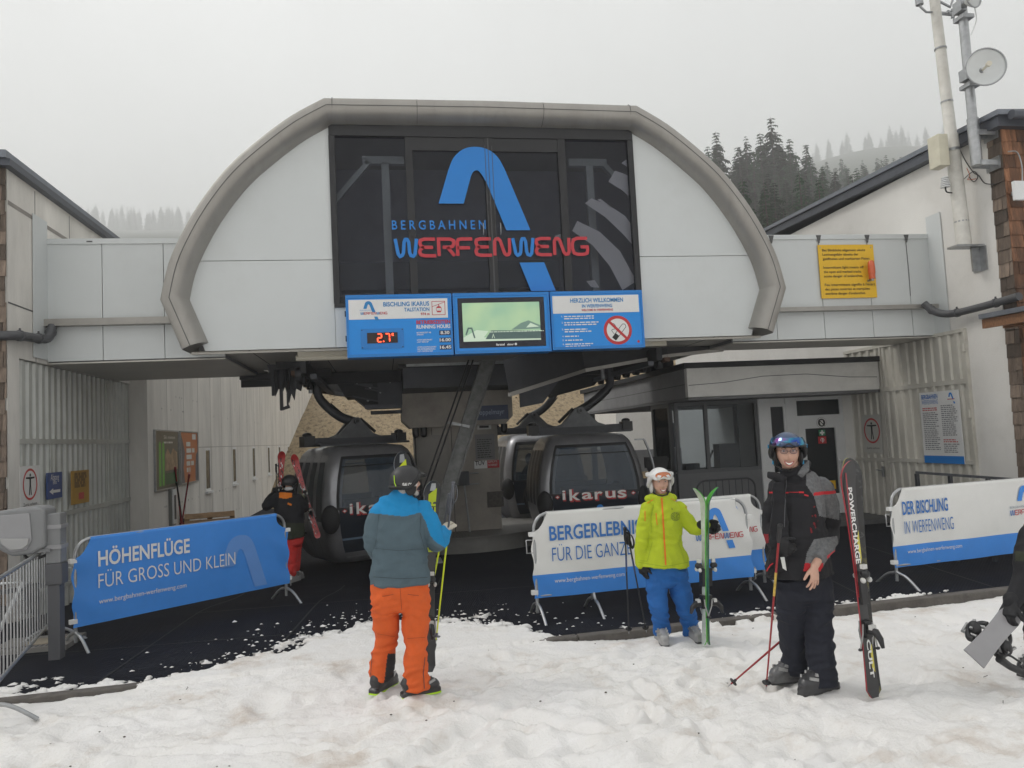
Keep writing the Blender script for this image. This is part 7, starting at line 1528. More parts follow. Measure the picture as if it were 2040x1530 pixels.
decal(b, [(1318, 992), (1320, 1020), (1323, 1075), (1326, 1126)], .016, jw, M_oz, .006); decal(b, [(1307, 1022), (1309, 1046)], .008, jw, M_oz); decal(b, [(1289, 1003), (1302, 995)], .008, jw, M_oz); decal(b, [(1336, 993), (1350, 1001)], .008, jw, M_oz); decal(b, [(1365, 1010), (1382, 1026)], .009, jw, M_oz); decal(b, [(1285, 1018), (1285, 1038)], .008, jw, M_oz)
for rr_, w_ in ((8.6, .003), (5.2, .0025)): decal(b, [(1345+rr_*math.cos(R(a)), 1029+rr_*math.sin(R(a))) for a in range(0, 361, 24)], w_, jw, M_mk)
for st_ in ([(1343.5, 1026.5), (1341, 1029), (1343.5, 1032), (1344.3, 1029.5)], [(1349, 1026), (1346, 1028), (1348.8, 1030), (1346, 1032)]): decal(b, st_, .004, jw, M_mk)
for a in range(15, 345, 30): decal(b, [(1345+6.9*math.cos(R(a)), 1029+6.9*math.sin(R(a))), (1345+6.9*math.cos(R(a+14)), 1029+6.9*math.sin(R(a+14)))], .007, jw, M_mk)
decal(b, [(1337, 1012), (1339.5, 1014.5), (1337.5, 1015)], .004, jw, M_mk); b.build('zip_and_badge', jw)
b = MB(); m_ls = mat('lime_seam', (.26, .37, .01), .8, var=0); decal(b, [(1300, 1080), (1290, 1118)], .004, jw, m_ls); decal(b, [(1350, 1080), (1362, 1112)], .004, jw, m_ls); decal(b, [(1302, 1003), (1297, 1030), (1299, 1060)], .004, jw, m_ls); decal(b, [(1275, 1117), (1290, 1118)], .004, jw, m_ls); decal(b, [(1272, 1120), (1323, 1129), (1376, 1119)], .004, jw, m_ls); b.build('seams', jw)
M_blt = fabric('trousers_blue', (.02, .12, .38))
b = MB(); trunk(b, [(1325, 1112, 43, .12, 0), (1325, 1135, 42, .12, 0), (1326, 1158, 40, .11, 0), (1327, 1168, 33, .08, 0)], Yp, M_blt)
limb(b, [J(1310, 1140), J(1308, 1175, -.01), J(1312, 1205, -.02), J(1315, 1230, .04), J(1318, 1260, .08)], [.108, .094, .082, .076, .078], M_blt, flat_end=True)
limb(b, [J(1346, 1140), J(1355, 1175, -.01), J(1364, 1205, -.02), J(1371, 1230, .04), J(1377, 1260, .08)], [.108, .094, .082, .076, .078], M_blt, flat_end=True)
blob('trousers', b, [M_blt], .007, pw, None, .017, (5, 5, 12), seed=33)
M_bg = mat('boot_grey', (.26, .26, .26), .35, var=.2, coat=.3, dirt=(.6, .6, .6), dirt_amt=.5)
q = J(1317, 1268, .06); boot(pw, (q.x, q.y, .0), (-.12, -1), M_bg, M_bsh, k=.9); q = J(1377, 1268, .06); boot(pw, (q.x, q.y, .0), (.05, -1), M_bg, M_bsh, k=.9)
M_gb = fabric('glove_black', (.018, .018, .02), .6)
b = MB(); W = J(1278, 1122); hand(b, W, (.12, -.05, -1), (.25, -.9, .1), (1, .2, 0), M_gb, 1.05, (.45, .4, .4, .35), .2, .05, 1.45); limb(b, [W+V((0, 0, .04)), W-V((0, 0, .01))], [.05, .04], M_gb); blob('glove', b, [M_gb], .005, pw, smooth=2)
b = MB(); W = J(1405, 1046, -.15); hand(b, W, (.9, -.25, -.35), (.1, -.2, .95), (-.2, -.95, .0), M_gb, 1.08, (.95, .95, .95, .9), .6, .03, 1.45); limb(b, [W-V((.035, -.01, 0)), W+V((.01, 0, 0))], [.046, .04], M_gb); blob('glove', b, [M_gb], .005, pw, smooth=2)
M_gs = mat('ski_green', (.10, .42, .06), .3, var=.2, vs=3, coat=.3); M_gd = mat('ski_dark_green', (.03, .12, .08), .3, var=.2, coat=.3); M_wt = mat('ski_pale', (.50, .55, .50), .4, var=.3, vs=8)
Ys = Yp-.22
ski('ski', 'green ski with splayed pale tip held by the woman, left of the pair', aY(1402, 972, Ys), aY(1405, 1284, Ys), (-1, -.15, 0), .075, M_wt, M_gs, M_gs, 'pair of green skis', mount=.40, curve=.10)
ski('ski', 'darker green ski with black tip edge held by the woman, right of the pair', aY(1408, 970, Ys+.01), aY(1409, 1284, Ys+.01), (1, -.10, 0), .075, M_gd, M_gs, M_gd, 'pair of green skis', mount=.40, curve=.10)
for lab, g, t in (('black ski pole stuck upright in snow left of the woman', aY(1245, 1052, Yp+.05), aZ(1253, 1263, 0)), ('black ski pole leaning right in snow beside the woman', aY(1250, 1062, Yp+.05), aZ(1288, 1260, 0))):
    pole(lab, g, t, mat('pole_black', (.03, .03, .033), .35, .4, var=.1), M_gb, 'pair of black ski poles', deco=(mat('pole_mark', (.05, .08, .2), .4, var=0), .25, .4))
# ---------------------------------------------------------------- man in black and grey jacket
Yp = 5.45; J = lambda x, y, dy=0: aY(x, y, Yp+dy)
hc = J(1569, 901, -.02); hf = V((-.42, -.9, -.04)); hu = V((.03, 0, 1)); b = MB(); head(b, hc, hf, M_skin, 1.09, hu, smile=1); limb(b, [J(1574, 920, 0), J(1580, 955, .03)], [.064, .07], M_skin)
trunk(b, [(1594, 1150, 40, .11, 0), (1591, 1080, 40, .12, 0), (1590, 1020, 42, .13, 0), (1590, 970, 36, .1, 0), (1582, 945, 17, .06, .01)], Yp, M_skin)
limb(b, [J(1548, 972), J(1540, 1045, .03), J(1556, 1085, -.12)], [.05, .042, .03], M_skin); limb(b, [J(1638, 972), J(1650, 1058, .03), J(1642, 1090, -.09), J(1624, 1126, -.195)], [.05, .042, .036, .030], M_skin)
for A in ([J(1578, 1160), J(1580, 1262, .12), J(1586, 1335, .19)], [J(1622, 1160), J(1632, 1268, -.04), J(1637, 1352, -.06)]): limb(b, A, [.08, .05, .036], M_skin)
Wb = J(1622, 1128, -.205); hand(b, Wb, (-.10, -.12, -1), (-.9, -.35, .1), (.3, -.9, 0) if False else (.25, .95, 0), M_skin, 1.02, (.16, .2, .26, .3), .1, .16, 1.05)
pb = blob('person', b, [M_skin], .0055, smooth=1); tag(pb, 'laughing man with glasses in black and grey ski jacket and dark trousers', 'person'); face(pb, hc, hf, 1.09, hu, True, (.10, .07, .05), open_=.3)
M_hb = mat('helmet_blue', (.035, .06, .13), .32, .3, var=.15, coat=.4); ho, (sv, ff, uu) = helmet(pb, hc+Z_*.018, hf, M_hb, 1.07, hu)
def vis():
    k = bpy.data.materials.new('visor_mirror'); k.use_nodes = True; n = k.node_tree.nodes; l = k.node_tree.links; b_ = n['Principled BSDF']; b_.inputs['Metallic'].default_value = .85; b_.inputs['Roughness'].default_value = .12
    t = n.new('ShaderNodeTexCoord'); z = n.new('ShaderNodeTexNoise'); z.inputs['Scale'].default_value = 9; l.new(t.outputs['Object'], z.inputs['Vector']); q = n.new('ShaderNodeValToRGB'); e = q.color_ramp.elements; e[0].position = .35; e[0].color = (.03, .06, .30, 1); e[1].position = .7; e[1].color = (.22, .06, .25, 1); x = e.new(.52); x.color = (.04, .26, .36, 1); l.new(z.outputs['Fac'], q.inputs[0]); l.new(q.outputs[0], b_.inputs['Base Color']); return k
M_vis = vis(); b = MB(); vs = []; nU, nV = 22, 8
for i in range(nV+1):
    for j in range(nU+1):
        p = R(-78+156*j/nU); t = i/nV; z = .034+.062*t; lowc = .02*math.exp(-((p)/.22)**2)*(1-t); rr = .162*(1-.30*t*t)*(1 if True else 0)
        vs.append(hc+Z_*.018+(sv*.128*1.02*math.sin(p)*(1-.18*t*t)+ff*(.160*math.cos(p)*(1-.16*t*t)-.004)+uu*(z+lowc))*1.04)
b.add(vs, [(i*(nU+1)+j, i*(nU+1)+j+1, (i+1)*(nU+1)+j+1, (i+1)*(nU+1)+j) for i in range(nV) for j in range(nU)], M_vis, True)
edge_ = [vs[j] for j in range(nU+1)]; b.tube(edge_, .007, M_rubb, 7); b.build('visor', ho)
b = MB(); M_cy = mat('clip_cyan', (.03, .30, .55), .4, var=0)
for sg in (-1, 1): q = hc+(sv*sg*.128-ff*.0+uu*.045)*1.04; b.bar(q-ff*.0-uu*.012, q+uu*.012+ff*.012, .02, .012, M_cy); b.bar(hc+(sv*sg*.10+ff*.015-uu*.085)*1.04, hc+(sv*sg*.098+ff*.02-uu*.06)*1.04, .02, .012, M_cy)
b.build('clips', ho)
b = MB(); M_gf = mat('glasses_frame', (.05, .04, .06), .3, .5, var=0)
for sg in (-1, 1):
    c_ = hc+(sv*sg*.031+ff*.112+uu*.013)*1.09; lp_ = [c_+(sv*.024*math.copysign(abs(math.cos(a))**.7, math.cos(a))+uu*.0155*math.copysign(abs(math.sin(a))**.7, math.sin(a))-ff*.012*max(0, sg*math.cos(a))) for a in [R(q) for q in range(0, 361, 20)]]; b.tube(lp_, .0014, M_gf, 6); b.tube([hc+(sv*sg*.056+ff*.098+uu*.018)*1.09, hc+(sv*sg*.078+ff*.01+uu*.012)*1.09], .0014, M_gf, 6)
b.tube([hc+(sv*-.008+ff*.115+uu*.016)*1.09, hc+(sv*.008+ff*.115+uu*.016)*1.09], .0014, M_gf, 6); go_ = b.build('glasses', pb)
b = MB(); M_gln = glass('spectacle_lens', (.10, .08, .16), .85, .02)
for sg in (-1, 1):
    c_ = hc+(sv*sg*.031+ff*.113+uu*.013)*1.09; b.add([c_+(sv*.0235*math.copysign(abs(math.cos(a))**.7, math.cos(a))+uu*.015*math.copysign(abs(math.sin(a))**.7, math.sin(a))-ff*.012*max(0, sg*math.cos(a))) for a in [R(q) for q in range(0, 360, 20)]], [tuple(range(18))], M_gln)
b.build('lenses', go_)
M_jb = fabric('jacket_black', (.016, .016, .019), .7, .15); M_jg = fabric('jacket_melange', (.16, .165, .17), .85, .3, 45); M_jr = fabric('jacket_red', (.55, .03, .04), .7)
b = MB(); trunk(b, [(1592, 1146, 73, .18, 0), (1591, 1128, 70, .175, 0), (1590, 1080, 62, .165, 0), (1590, 1020, 57, .16, 0), (1590, 985, 55, .14, 0), (1590, 965, 48, .115, 0), (1585, 950, 34, .095, .0), (1579, 940, 27, .09, 0), (1577, 932, 28, .09, .0)], Yp, M_jb)
limb(b, [J(1552, 975), J(1541, 1015, .02), J(1537, 1050, .03), J(1546, 1085, -.08)], [.078, .072, .068, .055], M_jb)
limb(b, [J(1636, 975, .01), J(1648, 1015, .02), J(1650, 1058, .03), J(1642, 1090, -.09), J(1628, 1114, -.175)], [.092, .086, .078, .068, .05], M_jb, flat_end=True)
# open front flap blowing out at the left, raised collar ends
b.prism([(0, 0), (-.035, -.25), (-.06, -.50), (-.095, -.68), (-.03, -.655), (.05, -.63), (.08, -.3), (.07, 0)], J(1540, 962, -.10), V((1, -.25, 0)).normalized(), Z_, .03, M_jb)
b.tube([J(1530, 946, -.06), J(1545, 948, -.09), J(1560, 958, -.12)], [.018, .03, .03], M_jb, 10); b.tube([J(1592, 950, -.1), J(1602, 935, -.05), J(1606, 922, .02)], [.035, .04, .03], M_jb, 10)
def z3_(px, py, p):
    if inside(px, py, [(1606, 944), (1626, 936), (1648, 950), (1672, 985), (1672, 1036), (1632, 1028), (1622, 990), (1606, 966)]):
        return 2 if abs(py-(984-(px-1622)*.10)) < 3.2 and px > 1621 else 1
    if inside(px, py, [(1622, 1074), (1668, 1068), (1672, 1100), (1650, 1112), (1634, 1138), (1600, 1138), (1608, 1100)]):
        return 2 if (py > 1122 and px < 1640) or abs((py-1105)+(px-1655)*.75) < 3 and px > 1648 else 1
    if inside(px, py, [(1588, 945), (1600, 926), (1612, 915), (1612, 938), (1598, 952)]): return 1
    if 1613 < px < 1630 and 1008 < py < 1062 and mn.noise(V((px*.16, py*.09, 2))) > .16+.03*abs(px-1621-(py-1030)*.16): return 3
    if px < 1531 and 1064 < py < 1082: return 3
    return 0
jb = blob('jacket', b, [M_jb, M_jg, M_jr, fabric('jacket_dark_red', (.22, .02, .025))], .0058, pb, z3_, .013, (4.5, 4.5, 10), seed=44)
b = MB(); M_zip = mat('zip_grey', (.10, .10, .11), .4, .4, var=0); decal(b, [(1567, 950), (1564, 1000), (1562, 1050)], .006, jb, M_zip); decal(b, [(1533, 981), (1540, 981)], .012, jb, M_jr); decal(b, [(1564, 982), (1571, 982)], .012, jb, M_jr); decal(b, [(1572, 981), (1590, 981)], .005, jb, M_jr); decal(b, [(1591, 981), (1601, 981)], .012, jb, M_jr); decal(b, [(1602, 986), (1610, 988)], .011, jb, M_jr); decal(b, [(1528, 1138), (1534, 1126), (1540, 1122)], .008, jb, M_jr); decal(b, [(1664, 1115), (1670, 1140)], .006, jb, mat('trim_pale', (.45, .45, .45), .5, var=0)); b.build('trim', jb)
b = MB(); b.prism([(-.0, -.03), (.03, -.03), (.04, -.13), (.012, -.11)], J(1554, 1102, -.19), X_, Z_, .004, M_paper); b.build('lining_tag', jb)
M_tb = fabric('trousers_navy', (.018, .020, .030))
b = MB(); trunk(b, [(1600, 1128, 58, .14, 0), (1600, 1160, 55, .14, 0), (1602, 1190, 50, .13, 0), (1603, 1204, 42, .09, 0)], Yp, M_tb)
limb(b, [J(1578, 1168), J(1578, 1215, .05), J(1580, 1262, .12), J(1584, 1300, .17), J(1586, 1337, .19)], [.122, .108, .098, .098, .104], M_tb, flat_end=True)
limb(b, [J(1624, 1168), J(1628, 1220, -.02), J(1632, 1268, -.04), J(1635, 1315, -.06), J(1638, 1362, -.06)], [.125, .112, .098, .098, .106], M_tb, flat_end=True)
blob('trousers', b, [M_tb], .007, pb, None, .017, (5, 5, 12), seed=52)
M_bk2 = mat('boot_dark', (.03, .03, .034), .35, var=.2, coat=.3, dirt=(.5, .5, .5), dirt_amt=.4)
q = J(1584, 1337, .19); boot(pb, (q.x, q.y, 0), (-1, -.05), M_bk2, M_bsh, k=1.05); q = J(1638, 1365, -.06); boot(pb, (q.x, q.y, 0), (-.95, -.30), M_bk2, M_bsh, k=1.08)
b = MB(); W = J(1548, 1084, -.10); hand(b, W, (.35, -.85, -.3), (.2, -.2, .95), (.8, .3, 0), M_gb, 1.08, (1, 1, 1, 1), .5, .03, 1.4); blob('glove', b, [M_gb], .005, pb, smooth=2)
M_pr = mat('pole_red', (.30, .025, .03), .35, .2, var=.1); M_pgold = mat('pole_gold', (.55, .38, .08), .35, .3, var=.3, vs=60)
pole('red ski pole standing in snow before the man in black jacket', J(1554, 1046, -.26), aZ(1526, 1374, 0), M_pr, mat('grip_black', (.02, .02, .022), .5, var=.1), 'pair of red ski poles', False, (M_pgold, .28, .42))
pole('red ski pole lying aslant behind the boot of the man in black jacket', aY(1604, 1235, 5.75), aZ(1450, 1368, 0), M_pr, MATS['grip_black'], 'pair of red ski poles', False)
# standing pair of red and black skis
M_sr = mat('ski_red', (.30, .02, .03), .3, var=.25, vs=5, coat=.35); M_sb = mat('ski_black', (.018, .018, .02), .3, var=.2, coat=.35); M_sy = mat('ski_yellow', (.62, .55, .08), .4, var=.25, vs=8)
def ex_r(b, O, D, W_, Ls, Nn):
    b.prism([(Ls*.42, .027), (Ls*.95, .030), (Ls*.95, .042), (Ls*.42, .040)], O, D, W_, 0, M_sr, .0006); b.prism([(Ls*.58, -.036), (Ls*.70, -.036), (Ls*.66, -.012), (Ls*.55, -.02)], O, D, W_, 0, M_sy, .0007); b.prism([(Ls*.10, -.036), (Ls*.22, -.034), (Ls*.2, -.015), (Ls*.12, -.012)], O, D, W_, 0, M_sy, .0007)
    b.text('CULT', O+D*Ls*.24+W_*.012, -D, -W_, .034, M_wht, w=Ls*.16, bold=.03, d=.001)
Yk = 5.16; M_sb2 = mat('ski_base_black', (.03, .03, .03), .25, var=.2, dirt=(.55, .5, .08), dirt_amt=.9)
ski('ski', 'red and black ski lettered POWERCHARGE standing upright in the snow', aY(1683, 918, Yk+.02), aY(1739, 1388, Yk), (.22, -1, .02), .112, M_sb, M_sr, M_sr, 'standing red and black skis', deco=deco_txt('POWERCHARGE', .56, .885, .042, M_wht, ex_r, True), mount=.42, curve=.05)
ski('ski', 'black ski with yellow base standing behind the POWERCHARGE ski', aY(1697, 912, Yk+.10), aY(1742, 1389, Yk+.05), (.22, .95, .02), .105, M_sb, M_sb2, M_sy, 'standing red and black skis', mount=.42, curve=.06)
# ---------------------------------------------------------------- skier loading skis at the first cabin
Yp = 13.05; J = lambda x, y, dy=0: aY(x, y, Yp+dy)
hc = J(577, 962, .1); hf = V((.45, .85, -.15)); b = MB(); head(b, hc, hf, M_skin, .95); limb(b, [J(576, 968, .08), J(574, 982)], [.055, .06], M_skin)
trunk(b, [(585, 1075, 17, .1, 0), (577, 1040, 18, .11, 0), (573, 1000, 20, .11, 0), (574, 982, 10, .06, .02)], Yp, M_skin); limb(b, [J(550, 990), J(531, 1006), J(548, 984, .3)], [.035, .03, .028], M_skin); limb(b, [J(594, 992), J(606, 1010, .1), J(604, 988, .35)], [.035, .03, .028], M_skin)
for A in ([J(580, 1075), J(579, 1110), J(578, 1145)], [J(588, 1075, .1), J(588, 1110, .12), J(586, 1140, .15)]): limb(b, A, [.075, .055, .045], M_skin)
pr_ = blob('person', b, [M_skin], .009, smooth=1); tag(pr_, 'person in black jacket and red trousers putting skis into the cabin ski holder', 'person')
ho, _u = helmet(pr_, hc+Z_*.012, hf, M_hel, .98)
M_ol = fabric('olive', (.035, .04, .025)); M_ho = fabric('hood_orange', (.72, .20, .02))
b = MB(); trunk(b, [(585, 1072, 22, .15, 0), (581, 1045, 24, .16, 0), (576, 1015, 27, .17, 0), (573, 995, 27, .14, 0), (574, 983, 15, .1, .02), (575, 977, 12, .08, .03)], Yp, M_jb)
limb(b, [J(552, 992), J(538, 1003, .02), J(531, 1008, .04), J(540, 992, .2), J(548, 985, .3)], [.085, .082, .078, .066, .055], M_jb); limb(b, [J(594, 994), J(606, 1012, .08), J(606, 992, .3)], [.085, .076, .058], M_jb)
jr = blob('jacket', b, [M_jb, M_ol, M_ho], .011, pr_, lambda px, py, p: 1 if py > 1042 else (2 if inside(px, py, [(556, 980), (582, 982), (582, 990), (570, 994), (556, 992)]) else 0), .008, (5, 5, 10), seed=61)
b = MB(); b.ell(J(575, 974, -.02), .07, .06, .035, fabric('scarf_white', (.55, .55, .55)), 14, 8); b.build('neck_warmer', pr_); b = MB(); decal(b, [(573, 1003), (581, 1006)], .03, jr, M_ho, .006); b.build('trim', jr)
M_rt = fabric('trousers_red', (.60, .04, .035)); b = MB(); trunk(b, [(585, 1064, 19, .13, 0), (584, 1080, 18, .12, 0), (584, 1088, 14, .09, 0)], Yp, M_rt); limb(b, [J(580, 1078), J(580, 1110), J(579, 1140)], [.115, .098, .092], M_rt); limb(b, [J(588, 1078, .08), J(587, 1108, .1), J(585, 1136, .12)], [.115, .098, .092], M_rt, flat_end=True); blob('trousers', b, [M_rt], .011, pr_, None, .011, (6, 6, 14), seed=71)
for q in (J(581, 1152), J(588, 1150, .15)): boot(pr_, V((q.x, q.y, fl(q.x, q.y))), (.5, .85), M_bg, M_bsh, k=1.0)
b = MB(); hand(b, J(548, 984, .3), (.2, .3, .9), (1, 0, 0), (0, 1, 0), M_gb, 1.1, (.9, .9, .9, .9), .4, .03, 1.4); blob('glove', b, [M_gb], .007, pr_); b = MB(); M_gol = fabric('glove_olive', (.22, .22, .15)); hand(b, J(604, 988, .35), (.1, .3, .9), (-1, 0, 0), (0, 1, 0), M_gol, 1.1, (.9, .9, .9, .9), .4, .03, 1.4); limb(b, [J(598, 990, .1), J(603, 990, .3)], [.06, .05], M_gol); blob('glove', b, [M_gol], .007, pr_)
M_mot = mat('ski_motley', (.45, .04, .04), .35, var=.3, vs=12, dirt=(.6, .58, .55), dirt_amt=1.0, coat=.3)
n3 = (.2, -1, 0)
def deco_m(sd):
    def fn(b, O, D, S, Ls, wd):
        r_ = random.Random(sd); W_ = S.cross(D).cross(D)
        for i in range(46):
            q = r_.uniform(.05, .93); u = r_.uniform(-.034, .034); a = r_.uniform(.01, .03); l_ = r_.uniform(.015, .06)
            b.prism([(q*Ls, u), (q*Ls+l_, u+a*.4), (q*Ls+l_*.6, u+a), (q*Ls-l_*.3, u+a*.5)], O, D, W_, 0, (M_wht, M_sb, M_sb)[i % 3], .001+.00004*i)
    return fn
ski('ski', 'red and white ski held upright left of the loading skier\'s head', aY(561, 899, 13.45), aY(556, 1062, 13.4), n3, .10, M_mot, M_sb, M_sb, 'red and white skis being loaded', mount=.45, deco=deco_m(3)); ski('ski', 'red and white ski slanting down into the cabin ski holder', aY(584, 906, 13.4), aY(634, 1072, 13.3), n3, .10, M_mot, M_sb, M_sb, 'red and white skis being loaded', mount=.45, deco=deco_m(5))
pole('black ski pole held beside the loading skier\'s red ski', aY(550, 925, 13.3), aY(551, 1050, 13.3), mat('pole_black', (.03, .03, .033)), M_gb)
# ---------------------------------------------------------------- snowboarder at the right edge
Yp = 5.25; J = lambda x, y, dy=0: aY(x, y, Yp+dy)
hc = J(2092, 990, 0); hf = V((-1, -.3, -.1)); b = MB(); head(b, hc, hf, M_skin); limb(b, [J(2092, 1005), J(2090, 1035)], [.06, .065], M_skin)
trunk(b, [(2088, 1215, 36, .1, 0), (2086, 1150, 36, .11, 0), (2084, 1080, 38, .12, 0), (2088, 1045, 28, .08, 0)], Yp, M_skin)
limb(b, [J(2058, 1062), J(2046, 1140), J(2012, 1205, -.1)], [.05, .042, .03], M_skin); limb(b, [J(2120, 1062), J(2132, 1140), J(2122, 1200)], [.05, .042, .03], M_skin)
for A in ([J(2076, 1215), J(2075, 1300), J(2074, 1372)], [J(2104, 1215), J(2108, 1300), J(2110, 1372)]): limb(b, A, [.08, .06, .045], M_skin)
ps = blob('person', b, [M_skin], .009); tag(ps, 'snowboarder in black clothes cut off by the right edge carrying a grey board', 'person'); face(ps, hc, hf, smile=False); helmet(ps, hc+Z_*.012, hf, M_hel)
b = MB(); trunk(b, [(2088, 1222, 58, .16, 0), (2087, 1180, 54, .16, 0), (2086, 1110, 58, .16, 0), (2086, 1060, 54, .13, 0), (2089, 1035, 26, .08, 0), (2090, 1022, 24, .08, 0)], Yp, M_jb)
limb(b, [J(2056, 1065), J(2044, 1105), J(2040, 1150), J(2024, 1190, -.06), J(2012, 1203, -.1)], [.085, .08, .075, .062, .05], M_jb); limb(b, [J(2120, 1065), J(2134, 1140), J(2124, 1200)], [.085, .075, .055], M_jb)
blob('jacket', b, [M_jb, M_ol], .009, ps, lambda px, py, p: 1 if 1098 < py < 1118 and px < 2046 and px > 2022 else 0, .008, (5, 5, 11), seed=81)
b = MB(); trunk(b, [(2088, 1200, 52, .14, 0), (2089, 1230, 50, .14, 0), (2090, 1250, 42, .1, 0)], Yp, M_tb); limb(b, [J(2072, 1225), J(2074, 1300), J(2074, 1368)], [.12, .1, .095], M_tb); limb(b, [J(2106, 1225), J(2108, 1300), J(2110, 1368)], [.12, .1, .095], M_tb); blob('trousers', b, [M_tb], .009, ps, None, .009, (6, 6, 14), seed=85)
for q in (J(2074, 1375), J(2110, 1375)): boot(ps, V((q.x, q.y, 0)), (-1, -.2), M_bsh, M_bsh)
b = MB(); W = J(2012, 1204, -.1); hand(b, W, (-.6, -.3, -.7), (.3, -.9, .2), (.6, .2, -.5), M_gb, 1.15, (.7, .7, .7, .7), .4, .05, 1.5); limb(b, [W+V((.03, .02, .03)), W], [.055, .045], M_gb); blob('glove', b, [M_gb], .006, ps)
b = MB(); hand(b, J(2124, 1202), (0, 0, -1), (-1, 0, 0), (0, -1, 0), M_gb, 1.15, (.5, .5, .5, .5), .3, .05, 1.5); blob('glove', b, [M_gb], .007, ps)
sb = empty('snowboard', 'grey snowboard with black bindings carried at the right edge', 'snowboard'); M_sbd = mat('board_grey', (.28, .275, .285), .4, var=.12, vs=2, coat=.2)
pa, pb_ = aY(1941, 1312, 4.95), aY(2062, 1170, 5.25); D = (pb_-pa); D = D.normalized(); Ls = 1.05; pb2 = pa+D*Ls; Nn = V((-.25, -.9, .45)); Nn = (Nn-D*Nn.dot(D)).normalized(); S = Nn.cross(D)
tl, tr2 = aY(1930, 1306, 4.93), aY(1969, 1314, 4.95)
out = []
def sbw(q): return (.082-.012*math.sin(math.pi*q))*(1 if .0 <= q < .82 else math.sqrt(max(.0, 1-((q-.82)/.18)**2)))
n = 30; qs = [i/n for i in range(n+1)]; qs[-1] = .999; Ls = .62; vs = []
for q in qs: c = pa+D*q*Ls+Nn*(.05*max(0, (q-.82)/.18)**2+.0); h = sbw(q); vs += [c-S*h, c+S*h, c-S*h-Nn*.012, c+S*h-Nn*.012]
b = MB(); b.add(vs, [f for i in range(n) for f in ((4*i, 4*i+1, 4*i+5, 4*i+4), (4*i+2, 4*i+6, 4*i+7, 4*i+3), (4*i, 4*i+4, 4*i+6, 4*i+2), (4*i+1, 4*i+3, 4*i+7, 4*i+5))]+[(0, 2, 3, 1), (4*n, 4*n+1, 4*n+3, 4*n+2)], M_sbd); b.build('deck', sb)
for q, side in ((.42, 1), (.52, -1)):
    b = MB(); c = pa+D*q*Ls-Nn*.03+S*side*.07; c2 = c+S*side*.03
    b.tube(spline([c-D*.10, c2-D*.09-Nn*.03, c2+S*side*.03-Nn*.05, c2+D*.09-Nn*.03, c+D*.10], 5), .022, M_bind, 10); b.ell(c2+S*side*.01-Nn*.02, .045, .05, .06, M_bind, 14, 9); b.tube([c-D*.06, c2+S*side*.05-D*.05-Nn*.07, c2+S*side*.06+D*.03-Nn*.07, c+D*.06], .014, M_buck, 8); b.bar(c2-D*.04+S*side*.03, c2+D*.05+S*side*.05, .02, .015, M_buck); b.build('binding', sb)
b = MB(); q = pa+D*.3*Ls-Nn*.03-S*.12; b.tube([q, q+V((.10, .02, -.07)), q+V((.2, .03, -.12))], [.03, .026, .026], M_bind, 10); b.tube([q+V((.05, 0, .03)), q+V((.12, .02, .0)), q+V((.19, .02, -.05))], .008, M_blk, 7); b.build('highback_strap', sb); settle(sb)
# foot of the bare barrier's far end showing at the lower left corner
# ================================================================== CONIFERS
M_tr = mat('bark', (.07, .055, .045), .9, var=.3)
def fol():
    k = mat('needles', (.014, .056, .016), .8, var=.35, vs=.8, island=.5, sp=.2); n = k.node_tree.nodes; l = k.node_tree.links; b = n['Principled BSDF']
    src = b.inputs['Base Color'].links[0].from_socket; oi = n.new('ShaderNodeObjectInfo'); mr = n.new('ShaderNodeMapRange'); mr.inputs['To Min'].default_value = .55; mr.inputs['To Max'].default_value = 1.7; l.new(oi.outputs['Random'], mr.inputs['Value'])
    m = n.new('ShaderNodeMixRGB'); m.blend_type = 'MULTIPLY'; m.inputs[0].default_value = 1; l.new(src, m.inputs[1]); l.new(mr.outputs[0], m.inputs[2]); l.new(m.outputs[0], b.inputs['Base Color']); return k
M_fo = fol()
def conifer(seed, H, rad, gap=0):
    r_ = random.Random(seed); tr_ = MB(); cr = MB(); tr_.tube([(0, 0, -1.5), (0, 0, H*.5), (0, 0, H*.97)], [H*.017, H*.011, .02], M_tr, 6)
    z = H*.10; 
    while z < H*.985:
        q = 1-(z-H*.10)/(H*.9); L_ = rad*(q**.62)*r_.uniform(.75, 1.15)+.15; n = 5+int(7*q)
        for i in range(n):
            if r_.random() < gap: continue
            a = 6.283*i/n+r_.uniform(-.4, .4); l_ = L_*r_.uniform(.6, 1.18); d = V((math.cos(a), math.sin(a), 0)); s_ = V((-d.y, d.x, 0)); dr = r_.uniform(.18, .5)
            p0 = V((0, 0, z)); w_ = l_*r_.uniform(.26, .42); p1 = d*l_*.55+V((0, 0, z-l_*dr*.45)); p2 = d*l_+V((0, 0, z-l_*dr))
            cr.add([p0, p1+s_*w_, p2+s_*w_*.25, p2-s_*w_*.25, p1-s_*w_], [(0, 1, 2, 3, 4)], M_fo)
            for sg in (-1, 1):
                for f_ in (.35, .65, .9):
                    e = d*l_*f_+V((0, 0, z-l_*dr*f_)); t_ = e+s_*sg*w_*1.25+d*w_*.5+V((0, 0, -w_*r_.uniform(.2, .8))); cr.add([e-d*w_*.3, e+d*w_*.3, t_], [(0, 1, 2)], M_fo)
                    cr.add([e-d*w_*.25, e+d*w_*.25, e+V((0, 0, -w_*r_.uniform(.5, 1.1)))+s_*sg*.1*w_], [(0, 1, 2)], M_fo)
        z += H*r_.uniform(.020, .032)
    return tr_.mesh('trunk'), cr.mesh('crown')
KIND = [conifer(3, 25, 4.0), conifer(5, 23, 3.4, .08), conifer(8, 27, 4.3, .05), conifer(13, 21, 3.7), conifer(21, 24, 2.7, .3)]
